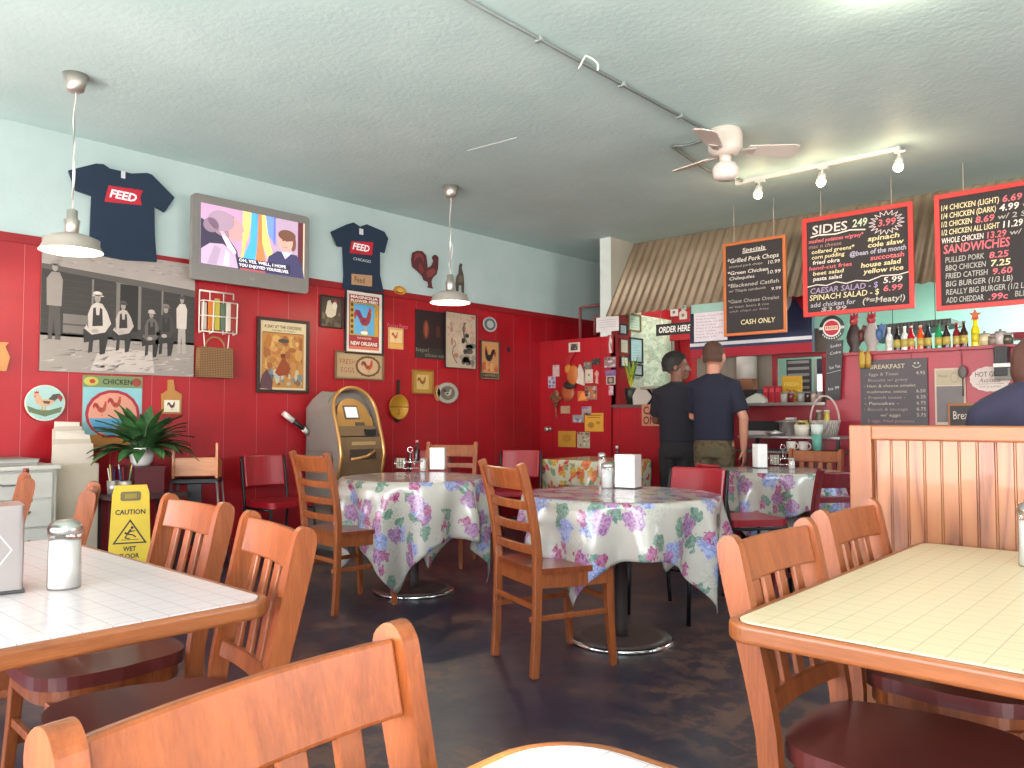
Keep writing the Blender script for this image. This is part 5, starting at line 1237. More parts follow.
# painted header sign over the pass-through
def header():
    y = YA1-.1; xa = hit(690, 330, 1, y).x; xb = hit(812, 330, 1, y).x; zb = zof(775, 354, y); 
    z = lambda py: zof(775, py, y)-zb
    b = MB('2a3152'); w = xb-xa; b.box(0, w, 0, 2.62-zb, -.06, 0, '2a3152')
    b.r2(0, 0, w, z(344.5), 'a8142a', 1); b.r2(0, z(344.5), w, z(341), '2a3152', 1); b.r2(0, z(341.5), w, z(338), 'e4e2e6', 2)
    xc = hit(793, 300, 1, y).x-xa; b.pl([(xc-.03, 2.6-zb), (xc-.1, z(312)), (xc+.02, z(300)), (xc+.12, z(316)), (w, z(316)), (w, 2.6-zb)], 'b01c2c', 3); b.el(xc-.1, z(298), .09, .16, 'e8dccf', 4)
    tag(b.build('header_sign', mtx=frame_wall_y(xa, y, zb)), 'long navy, white and red painted sign above the pass-through', 'sign')
header()
def backdrop_bits():
    # kitchen: tiled partition with a red-framed hatch
    y = 8.35; zt = 2.1
    xa = hit(697, 370, 1, y).x; xb = hit(838, 370, 1, y).x; h0 = hit(775, 370, 1, y).x; h1 = hit(826, 370, 1, y).x; z0 = ZK-.02; z1 = zof(800, 357, y)
    b = MB(mat('857a6c', .6)); b.box(xa, h0, y, y+.08, 0, zt); b.box(h1, xb, y, y+.08, 0, zt); b.box(h0, h1, y, y+.08, 0, z0); b.box(h0, h1, y, y+.08, z1, zt)
    for k in range(14): b.box(xa+.02+k*.09, xa+.026+k*.09, y-.002, y, ZK, zt, '776c60') if xa+.03+k*.09 < h0-.02 else None
    struct(b.build('wall_kitchen'))
    f = MB('8f1522'); 
    for a in ((h0-.02, h0+.03, y-.03, y, z0, z1+.04), (h1-.03, h1+.02, y-.03, y, z0, z1+.04), (h0+.03, h1-.03, y-.03, y, z1, z1+.04)): f.box(*a)
    struct(f.build('trim_2'))
    m = (h0+h1)/2
    b = MB('3a3436').box(h0, m, y+.3, y+.32, z0, z1)
    for k in range(7): b.box(h0+.02, m-.02, y+.285, y+.3, z0+.05+k*.07, z0+.08+k*.07, '8a8684')
    tag(b.build('louvre_panel'), 'dark louvred panel inside the red-framed hatch', 'panel')
    t = thing('hatch_window', 'bright window with a navy shade beyond the hatch', 'window', T(0, 0, 0)); t['kind'] = 'thing'
    MB(mat('dfe6ee', .4, 0, 1.6)).box(m+.03, h1-.02, y+.4, y+.41, z0, zof(810, 375, y+.4)).build('lit_pane', t)
    MB('2a3046').box(m+.03, h1-.02, y+.395, y+.41, zof(810, 374, y+.4), z1).build('blind', t)
    MB('b8b4b0').box(m, m+.03, y+.38, y+.41, z0, z1).build('frame', t)
backdrop_bits()
# dollar-bill wall on the return wall, certificates, hatch doorway
def bills():
    m, nt, b = new_mat('pinned_dollar_bills'); v = coord(nt, 'Object', (1, 7.5, 15))
    vo = nt.nodes.new('ShaderNodeTexVoronoi'); nt.links.new(v, vo.inputs['Vector']); vo.inputs['Scale'].default_value = 1.6
    f = noise(nt, coord(nt, 'Object', (1, 30, 50)), 2, 4, .8)
    c = mixc(nt, .5, ramp(nt, f, [(.38, '7c8a78'), (.5, 'aab49e'), (.62, 'e2e4d2')]), ramp(nt, vo.outputs['Color'], [(.2, '8c9c88'), (.8, 'd6d8c4')]))
    r = ramp(nt, noise(nt, coord(nt), 9, 3), [(.62, 0.), (.66, 1.)]); c = mixc(nt, math_(nt, 'MULTIPLY', r, .4), c, lin('a8684c')); nt.links.new(c, b.inputs['Base Color']); b.inputs['Roughness'].default_value = .8
    o = MB(m).box(XS+.001, XS+.008, 7.97, 8.88, ZK+.005, 2.40).build('dollar_bill_collage'); o['kind'] = 'stuff'; tag(o, 'wall area papered with dollar bills left of the two men', 'bills')
bills()
def ret_item(px0, py0, px1, py1, label, fr, paper, lines, nm='framed_certificate', cat='certificate', group='certificates beside the dollar bills'):
    x = XS+.006; ym = hit((px0+px1)/2, (py0+py1)/2, 0, x)
    y0 = hit(px0, (py0+py1)/2, 0, x).y; y1 = hit(px1, (py0+py1)/2, 0, x).y; z1 = hit((px0+px1)/2, py0, 0, x).z; z0 = hit((px0+px1)/2, py1, 0, x).z
    t = thing(nm, label, cat, frame_wall_x(x, y0, z0), group); w, h = y1-y0, z1-z0; fw = .018
    f = MB(fr); o = [(0, 0), (w, 0), (w, h), (0, h)]; q = [(fw, fw), (w-fw, fw), (w-fw, h-fw), (fw, h-fw)]
    vs = [(a, c, z) for z in (0, .02) for a, c in o]+[(a, c, z) for z in (0, .02) for a, c in q]; fs = []
    for i in range(4):
        j = (i+1) % 4; fs += [(i, j, 4+j, 4+i), (8+j, 8+i, 12+i, 12+j), (4+i, 4+j, 12+j, 12+i), (j, i, 8+i, 8+j)]
    f.add(vs, fs).build('frame', t)
    b = MB(paper).box(fw, w-fw, fw, h-fw, .002, .008)
    for k in range(lines): b.r2(w*.25, h*(.2+.6*k/lines), w*.75, h*(.2+.6*k/lines)+.006, '8a9090', 1, .008)
    b.build('print', t)
K = '232022'
for a in ((618.5, 324, 626.5, 335, 'little black-framed card, upper left of the certificates', K, 'bcc8cc', 3), (627.5, 314, 640, 331.5, 'gold-framed certificate at the top beside the awning', '7c6a3c', 'b4c4b0', 4),
          (619, 338.5, 628, 354, 'brown-framed pale certificate in the left column', '6a3028', 'c4bda8', 4), (629, 338, 642, 363, 'tall black-framed blue certificate, largest of the group', K, '9ab8bc', 6),
          (619.5, 356, 628, 367.5, 'small white certificate below the brown-framed one', '3c2426', 'c2c2bc', 3), (630, 364, 642, 376, 'black-framed certificate just above the yellow plant', K, 'a8b8c0', 3)):
    ret_item(*a)
# partition pictures and cards
GR = 'cards and pictures on the collage partition'
YQ = YP-.003
def card(px, label, paper, art=None, fr=None, nm='pinned_card', cat='card'):
    framed(label, px, fr, paper, art or (lambda A: None), plane='y', yp=YQ, nm=nm, cat=cat, group=GR, fw=.01, d=.012)
def spl(seed, cs, n=14, r=.14): return lambda A: splat(A, seed, n, cs, 0.02, .02, .98, .98, r, 1)
card((569, 342.5, 580, 352), 'small square white-edged photo near the top of the collage door', 'c9bdb0', lambda A: (A.R(.18, .18, .82, .85, '3c3834', 1), splat(A, 1, 8, ['8a8478', '5c564e'], .2, .2, .8, .8, .1, 2)))
card((553, 365, 559.5, 376.5), 'narrow pale card at the left of the wall decorations', 'b9a0a0', spl(2, ['a87c7c', 'c4b4ac'], 8))
card((548.5, 376.5, 555.5, 388), 'bluish card lowest at the left of the wall decorations', 'b0a8b4', spl(3, ['5c5c8c', '8c7c9c'], 8, .2))
card((585.5, 369.5, 593, 383), 'white card with a small green leaf right of the pale ornament', 'c4b4a4', lambda A: (A.E(.5, .6, .15, .08, '5c7c44', 1), A.R(.2, .1, .8, .16, 'a8988c', 1)))
card((592, 358.5, 600, 365), 'little dark card above the others on the right', '3a302e', spl(4, ['5c4c44', '77685c'], 5, .15))
card((584, 362, 591.5, 369), 'small grey landscape card resting above the leaf card', '6c645c', spl(5, ['8c8474', '4c4a44'], 6, .2))
card((585, 386, 597, 399.5), 'busy little poster with orange rays on the door', '8c6c5c', spl(6, ['c4642c', 'a8a098', '6c3c34', 'd08840'], 14, .16))
card((578, 391, 588, 401), 'orange folded flyer beside the busy little poster', 'c4622c', lambda A: A.P([(0, 0), (.5, 1), (1, .2)], 'd98c4c', 1))
card((561, 406, 570, 413.5), 'tan card under the straw ornament', 'a88c70', spl(7, ['b89c80', '988068'], 4, .2))
card((582, 406.5, 591.5, 415), 'small print directly above the yellow flyer', '9c8c88', spl(8, ['7c6c9c', 'b8846c'], 6, .2))
card((573, 415, 584, 422.5), 'grey printed strip of photos beside the yellow flyer', '8c8c90', spl(9, ['5c5c64', 'b0b0b0'], 8, .15))
card((585, 413, 603.5, 431.5), 'bright yellow-orange flyer, largest sheet on the partition', 'd29a34', lambda A: (A.R(.1, .85, .9, .9, '8a5a1c', 1), A.R(.15, .74, .85, .78, '8a5a1c', 1), A.E(.35, .35, .18, .15, '9a7030', 1), A.R(.62, .4, .85, .55, 'a87a2c', 1)))
card((558.5, 431, 576, 447), 'ochre flyer low on the partition above the orange flowered table', 'b8862e', lambda A: A.E(.5, .55, .25, .25, 'a87428', 1))
card((577.5, 432, 590, 448), 'pale patterned card next to the ochre flyer', 'a8a088', spl(10, ['6c6c54', '8c4c3c', 'c8c4a8'], 12, .12))
card((608, 335, 613.5, 353), 'tall thin picture of a white figure at the partition end', 'a02830', lambda A: (A.P([(.3, 0), (.2, .5), (.45, 1), (.8, .7), (.6, .3), (.75, 0)], 'c4c0bc', 1), A.P([(.45, .3), (.4, .6), (.6, .5)], '4c4848', 2)))
card((604.5, 357, 616, 367.5), 'grey sticker of letters under the thin white figure', '8c6c70', spl(11, ['b4a4a4', '5c4c50', 'c4bcbc'], 10, .15))
card((605.5, 370, 616, 376), 'purple strip above the portrait photo', '74547c', spl(13, ['8c6c94', '64487c'], 5, .15))
card((606.5, 376, 615.5, 384.5), 'square portrait photo under the purple strip', 'b4a898', lambda A: (A.R(.12, .1, .88, .9, '4c443c', 1), A.E(.5, .5, .22, .28, 'a08874', 2)))
card((609, 386, 613.5, 395), 'tiny pink and white tag below the portrait photo', 'c4949c', spl(14, ['d4c4c4', 'a85c6c'], 4, .2))
card((596.5, 317, 619, 331.5), 'white letter pinned at the top corner under the awning end', 'd2ccca', lambda A: [A.R(.12, .3+.16*k, .88, .33+.16*k, 'a49cac', 1) for k in range(4)], nm='pinned_letter', cat='letter')
y, z = WY(597, 377, YQ)[0], WY(597, 377, YQ)[1]
b = MB('c48c84'); b.prism([(-.02, -.07), (.02, -.08), (.015, .0), (.03, .04), (.0, .08), (-.03, .04), (-.01, .0)], 'z', 0, .01); tag(b.build('paper_figure', mtx=frame_wall_y(y, YQ, z)), 'small pink paper doll cut-out between the cards on the partition', 'ornament')
def wall_orn():
    x, z = WY(575, 375, YQ); t = thing('straw_ornament', 'orange woven straw rooster ornament hanging on the collage partition', 'ornament', frame_wall_y(x, YQ, z))
    b = MB('b4642c'); b.ell((0, 0, .04), (.09, .12, .03)); b.ell((-.07, .07, .04), (.05, .06, .025), 'c07a34'); b.prism([(-.09, .1), (-.02, .2), (.03, .26), (-.06, .24), (-.12, .18)], 'z', .02, .04, '9c2028'); b.build('straw_body', t)
    MB('c8bcae').prism([(.06, -.1), (.16, -.13), (.15, .03), (.1, .12), (.06, .02)], 'z', .02, .05).build('white_wing', t)
    MB('2a2224').ell((-.06, -.12, .035), (.09, .05, .02)).build('dark_tail', t)
    x, z = WY(568, 393, YQ); tag(MB('9c4c2a').lathe([(0, .02), (.06, .03), (.1, .01), (.105, 0), (0, 0)], 24).build('straw_plate', mtx=frame_wall_y(x, YQ, z)), 'flat round straw plate under the orange ornament', 'plate')
    x, z = WY(557, 398, YQ); t = thing('dried_bouquet', 'brown dried bouquet hanging upside down on the partition', 'dried flowers', frame_wall_y(x, YQ, z))
    q = random.Random(6); b = MB('6c4428'); 
    for k in range(26): a, r = q.uniform(0, 6.28), q.uniform(0, .1); b.ell((r*math.cos(a)*.8, r*math.sin(a), .03+q.uniform(0, .02)), (.025, .03, .015), q.choice(['6c4428', '8c5c34', '4c4a28', '7c3424']), 8)
    b.build('flower_heads', t); MB('7c5c3c').tube([(0, -.08, .03), (.01, -.24, .02)], .008, 6).build('stem', t)
    x, z = WY(549.5, 429, YQ); t = thing('door_knob', 'round brass knob at the left of the collage partition', 'door knob', frame_wall_y(x, YQ, z))
    MB(NICKEL).lathe([(.03, 0), (.03, .006), (.011, .01), (.011, .04), (.028, .05), (.03, .065), (.018, .075), (0, .076)], 20).build('knob', t)
wall_orn()
# pipes over the partition
t = MB('8c4c4c'); z = 2.28
t.tube([(XL+.05, 8.3, 2.15), (XL+.05, 8.3, 2.6), (XL+.35, 8.3, 2.6)], .02, 8).tube([(-5.9, 8.1, 2.2), (-5.9, 8.1, 2.42), (-5.5, 8.1, 2.42)], .02, 8)
tag(t.build('wall_pipes'), 'reddish pipes above the partition in the back hallway', 'pipe')
t = MB('7a0e18').box(XL+.002, XS-.17, 8.75, 8.85, 2.15, 2.27); struct(t.build('trim_3'))
# order here sign, menu sheet, tiny houses on the fascia
def order_here():
    y = YA0-.06; x0 = hit(656, 328, 1, y).x; x1 = hit(693.5, 328, 1, y).x; z0 = zof(675, 334.5, y); z1 = zof(675, 323, y); w = x1-x0; h = z1-z0
    b = MB('17171b').box(0, w, 0, h, -.012, 0); b.tx('ORDER HERE', w*.08, h*.24, h*.52, 'e6e2da', 1, 0, w=w*.84, shear=.15, bold=.02)
    t = thing('order_here_sign', 'black ORDER HERE sign hanging under the awning', 'sign', frame_wall_y(x0, y, z0)); b.build('sign_board', t)
    for x in (w*.1, w*.9): MB('6a6a6a').tube([(x, h, -.006), (x, 2.36-z0, -.04)], .003, 5).build('wire', t)
    y = YA0-.09; x0 = hit(694, 328, 1, y).x; x1 = hit(727, 328, 1, y).x; z0 = zof(710, 341, y); z1 = zof(710, 312, y); w = x1-x0; h = z1-z0
    b = MB('cfc6cb').box(0, w, 0, h, -.006, 0)
    for k in range(8): b.tx(['Chicken Dinner 9.99', 'Pulled Pork Plate', 'Half Slab 12.99', 'Fried Catfish', 'Mac n Cheese', 'Peach Cobbler', 'Iced Tea 1.75', 'Kids Plate 4.99'][k], w*.08, h*(.86-.105*k), h*.055, ['a85a68', '8c6a7c'][k % 2], 1, 0, w=w*(.8 if k % 2 == 0 else .6))
    t = thing('menu_sheet', 'white paper menu sheet hanging beside the ORDER HERE sign', 'menu', frame_wall_y(x0, y, z0)); b.build('sheet', t)
    MB('8fb0a4').box(-.03, w, h, h+.09, -.008, -.001).build('mint_header_strip', t); MB('2a2a2c').box(w-.02, w+.03, h, h+.09, -.008, 0).build('end_cap', t)
    q = 0
    for px, py, l in ((674.5, 312, 'white card with a house picture on the fascia'), (683.5, 315, 'small house-shaped ornament on the fascia'), (684, 307, 'green scrap pinned above the house ornament')):
        x, z = WY(px, py, YA0-.03); b = MB(['c9c4bc', 'c0b4a8', '8fa094'][q]); s = (.045, .045, .03)[q]
        b.prism([(-s, -s), (s, -s), (s, s*.6), (0, s*1.4 if q == 1 else s*.6), (-s, s*.6)], 'z', 0, .008); b.r2(-s*.4, -s*.4, s*.3, s*.3, '6c5c54', 1, .008)
        tag(b.build('house_ornament', mtx=frame_wall_y(x, YA0-.03, z)), l, 'ornament', 'ornaments along the awning edge'); q += 1
order_here()
# red doorway seen between the men
def doorway():
    y = 8.9; x0 = hit(664, 360, 1, y).x; x1 = hit(699, 360, 1, y).x; zt = zof(680, 335, y)
    f = MB('a01422'); 
    for a in ((x0, x0+.07, y-.06, y, 0, zt), (x1-.07, x1, y-.06, y, 0, zt), (x0+.07, x1-.07, y-.06, y, zt-.07, zt)): f.box(*a)
    struct(f.build('door_1'))
    b = MB('b8121f').box(x0+.07, x1-.07, y+.2, y+.24, 0, zt); 
    struct(b.build('door_2'))
    x, z = WY(692, 360, y+.0); t = thing('soap_dispenser', 'pale soap dispenser on the red door behind the men', 'dispenser', frame_wall_y(x, y+.198, z))
    MB('c9c4bc').box(-.05, .05, -.12, .12, 0, .09).build('case', t, .01); MB('8a8680').box(-.03, .03, -.16, -.12, .01, .07).build('nozzle', t, .004)
    b = MB(CREAM); b.box(XS+.01, x0, y, y+.05, 0, 2.9); b.box(x1, hit(735, 350, 1, y).x, y, y+.05, 0, 2.9, '6c6a50'); b.box(x0, x1, y, y+.05, zt, 2.9, '8c1a20'); struct(b.build('wall_corridor'))
doorway()
# on the order counter
p = hit(630, 401, 2, ZK)
def counter_things():
    y = YP+.2
    def at(px, dy=.2): return hit(px, 400, 1, YP+dy).x
    t = thing('counter_plant', 'yellow-green plant in a dark pot at the end of the order counter', 'plant', T(at(631), y, ZK+.0))
    MB('1d221c').lathe([(0, 0), (.04, 0), (.07, .12), (.075, .18), (.05, .2), (0, .19)], 16).build('pot', t)
    q = random.Random(9)
    for k in range(22):
        a = q.uniform(0, 6.28); L = q.uniform(.12, .42); w = .025; d = Vector((math.cos(a)*.26, math.sin(a)*.26, 1)); s = Vector((-math.sin(a), math.cos(a), 0))*w; o = Vector((0, 0, .19))
        MB(['b8b02c', '8f9c34', '5c7a2c'][k % 3]).add([o, o+d*L*.5-s, o+d*L, o+d*L*.5+s], [(0, 1, 2, 3)]).build('leaf', t)
    t = thing('white_bag', 'crumpled pale paper bag on the order counter by the dollar bills', 'bag', T(at(645), y, ZK))
    MB('b8ada2').prism([(-.12, 0), (.14, 0), (.15, .12), (.1, .2), (.02, .22), (-.08, .18), (-.13, .1)], 'y', -.06, .06).build('bag_body', t, .025, seg=3)
    t = thing('wire_stand', 'black crossed stand with a plate on the order counter', 'stand', T(at(654, .1), YP+.1, ZK))
    MB(BLACKM).tube([(-.08, 0, 0), (.08, 0, .17)], .012, 6).tube([(.08, 0, 0), (-.08, 0, .17)], .012, 6).build('crossed_legs', t)
    MB('8a8470').box(-.14, .12, -.07, .07, .17, .2).build('tray', t, .005)
    y2 = YP-.003; x0 = hit(642, 415, 1, y2).x; x1 = hit(661.5, 415, 1, y2).x; z1 = zof(650, 404.5, y2); z0 = zof(650, 426, y2); w, h = (x1-x0)*1.25, z1-z0
    b = MB('b87a5c').box(0, w, 0, h, 0, .006); b.tx('CASH', w*.06, h*.55, h*.36, '4c1a18', 1, .006, w=w*.88, bold=.02); b.tx('ONLY', w*.06, h*.09, h*.36, '4c1a18', 1, .006, w=w*.88, bold=.02)
    tag(b.build('cash_only_sign', mtx=frame_wall_y(x0, YP-.002, z0)), 'cardboard CASH ONLY sign on the front of the order counter', 'sign')
    # pass ledge
    t = thing('paper_towel_roll', 'white paper towel roll on a brown holder behind the pass ledge', 'paper towel', T(hit(747, 380, 1, 8.2).x, 8.2, 0)); z0 = zof(747, 379, 8.2)
    MB('c9c2b8').lathe([(.05, 0), (.11, 0), (.11, .24), (.05, .24)], 24, (0, 0, z0)).build('roll', t); MB('1d1a1c').lathe([(0, 0), (.03, 0), (.03, .03), (0, .03)], 12, (0, 0, z0+.24)).build('cap', t)
    MB('8c5a3c').box(-.1, .1, -.08, .08, z0-.12, z0).build('holder', t, .006); MB('2a2426').box(-.2, .16, -.1, .1, 0, z0-.12).build('dark_stand', t)
    ss = thing('heap_of_wrap', 'white crumpled wrap lying on the pass ledge beside the man', 'wrap', T(at(754, .12), YP+.12, ZK)); MB('cfd0c4').prism([(-.12, 0), (.13, 0), (.12, .05), (.05, .1), (-.04, .06)], 'y', -.05, .05).build('crumpled_wrap', ss, .01)
    for k, px in enumerate((767, 773, 779)):
        MBm = thing('red_box', ['red carton nearest the paper towels on the pass ledge', 'middle red carton on the pass ledge', 'red carton nearest the yellow sign on the pass ledge'][k], 'carton', T(at(px), YP+.2, ZK), 'red cartons on the pass ledge')
        MB('b0182a').box(-.026, .026, -.03, .03, 0, .17).build('carton_body', MBm, .003); MB('d84a54').box(-.018, .018, -.031, -.03, .11, .15).build('carton_label', MBm)
    y = YP+.3; x0 = hit(782, 390, 1, y).x; x1 = hit(802, 390, 1, y).x; h = .27; w = x1-x0
    b = MB('c99a1e').box(0, w, 0, h, -.01, 0); q = random.Random(5)
    for k in range(14): b.el(q.uniform(.03, w-.03), q.uniform(.02, h*.5), .014, .01, q.choice(['a8601c', '7a7a2c', 'd8b040', 'b0442c']), 1+k*.05)
    b.tx('FRESH', w*.12, h*.62, h*.15, 'e8cf6c', 1, 0, w=w*.7)
    tag(b.build('yellow_sign', mtx=frame_wall_y(x0, y, ZK+.002)), 'bright yellow propped food sign on the pass ledge', 'sign')
    q = random.Random(8); GLs = [('glass_jar', 'b0a8a0'), ('small_cup', '6a1c20'), ('glass_jar', '9a9490'), ('small_cup', '3a2420'), ('glass_jar', 'a8948c'), ('small_cup', '8a7a74')]
    desc = ['pale glass jar in front of the yellow sign', 'dark red cup in front of the yellow sign', 'clear jar at the right foot of the yellow sign', 'dark cup below the bright hatch window', 'pale jar below the bright hatch window', 'greyish cup beside the small hanging chalkboard']
    for k, px in enumerate((784, 791, 801, 808, 814, 820)):
        t = thing(GLs[k][0], desc[k], 'jar' if 'jar' in GLs[k][0] else 'cup', T(at(px, .1), YP+.1, ZK), 'jars and cups on the pass ledge')
        MB(mat(GLs[k][1], .2)).lathe([(0, 0), (.03, 0), (.033, .07), (.028, .09)], 14).build('body', t); MB('7a7674').lathe([(.03, .088), (.03, .105), (0, .105)], 14).build('lid', t)
counter_things()
# side station beneath the pass: steel table with pots, basket, cups
def station():
    y0, y1 = 7.02, 7.42; ym = (y0+y1)/2
    zt = zof(760, 435, ym); ZL = zof(812, 451.5, 6.93); x0 = hit(747, 433, 1, ym).x; x1 = hit(848, 433, 1, ym).x
    t = thing('steel_table', 'narrow black-legged steel serving table below the pass ledge', 'table', T(0, 0, 0))
    MB(mat('8c8482', .35, .4)).box(x0, x1, y0, y1, zt-.025, zt).build('tabletop', t, .004); MB(mat('5c5654', .4, .4)).box(x0+.05, x1, y0-.2, y1, ZL-.02, ZL).build('lower_shelf', t)
    for x in (x0+.03, x1-.03):
        for y in (y0+.04, y1-.04): MB(BLACKM).box(x-.014, x+.014, y-.014, y+.014, 0, zt-.025).build('leg', t)
    def X(px): return hit(px, 430, 1, ym).x
    SP = mat('a39c98', .3, .6)
    t = thing('steel_pot', 'lidded steel pot raised on the serving table', 'pot', T(X(787), ym+.05, zt)); MB(SP).lathe([(0, 0), (.085, 0), (.09, .01), (.09, .12), (.125, .125), (.125, .13), (.04, .145), (0, .15)], 24).build('pot_body', t); MB('c9c4c0').box(-.02, .06, -.03, .03, .148, .165).build('folded_cloth', t)
    t = thing('steel_dish', 'flat steel dish beside the lidded pot', 'dish', T(X(779), y0+.12, zt)); MB(SP).lathe([(0, 0), (.06, 0), (.1, .03), (.095, .03), (.05, .012), (0, .012)], 22).build('dish_body', t); MB('d0cac4').lathe([(0, .05), (.05, .03), (.07, .028)], 16).build('butter_pat', t)
    t = thing('white_tub', 'white tub of yellow packets between pot and basket', 'tub', T(X(804), ym-.05, zt)); MB('c8beb0').lathe([(0, 0), (.06, 0), (.07, .1), (.066, .1), (.055, .01), (0, .01)], 20).build('tub_body', t)
    q = random.Random(2)
    for k in range(7): MB(['c9b45c', 'd0c8a8', 'b8a04a'][k % 3]).box(-.045+.013*k, -.02+.013*k, -.03, .03, .03, .12+.01*(k % 3)).build('packet', t)
    t = thing('white_basket', 'white wicker basket with a tall arched handle and small bottles', 'basket', T(X(824), ym+.02, zt)); WK = wicker('white_wicker', 'b8aca2', '8a7e76')
    MB(WK).lathe([(0, 0), (.11, 0), (.135, .12), (.14, .14), (.125, .13), (.1, .02), (0, .02)], 24, sy=.75).build('basket_body', t)
    MB('b59c94').tube([(-.13*math.cos(a), 0, .12+.24*math.sin(a)) for a in [PI*k/16 for k in range(17)]], .009, 8).build('handle', t)
    for k, (dx, c, cp) in enumerate(((-.05, '5c5440', 'a89c94'), (.02, 'b0a03c', 'b4ac9c'))):
        bottle(['dark small bottle standing in the white basket', 'yellow mustard bottle standing in the white basket'][k], T(X(824)+dx, ym+.02, zt+.022), mat(c, .25), cp, .21, .032, group='bottles in the white basket', neck=.7)
    t = thing('mint_cup', 'tall mint-green cup with a pale rim in front of the basket', 'cup', T(X(816.5)-.02, y0-.22, zt-.16)) if False else None
    # chair-back shelf: cups stand on a small wooden stand behind the far round table
    zz = ZL; xc = hit(817, 445, 1, 6.9).x
    t = thing('mint_cup', 'tall mint-green cup with a pale upper half on the lower shelf of the serving table', 'cup', T(xc, 6.9, zz)); MB('5f9c8c').lathe([(0, .001), (.032, 0), (.045, .15)], 20).lathe([(.045, .15), (.052, .235), (.048, .235), (.042, .15)], 20, m='c8d0c8').build('cup_body', t)
    for k, px in enumerate((791, 802)):
        xc = hit(px, 447, 1, 6.9).x; t = thing('white_mug', ['white mug nearer the sauce bottles on the serving table shelf', 'white mug nearer the mint cup on the serving table shelf'][k], 'mug', T(xc, 6.9+.03*k, zz), 'mugs on the serving table shelf')
        MB('c8bcb4').lathe([(0, 0), (.036, 0), (.04, .085), (.036, .085), (.032, .01), (0, .01)], 20).build('mug_body', t); MB('c8bcb4').tube([(.038+.028*math.sin(a), 0, .045-.026*math.cos(a)) for a in [PI*k_/8 for k_ in range(9)]], .006, 6).build('handle', t)
station()
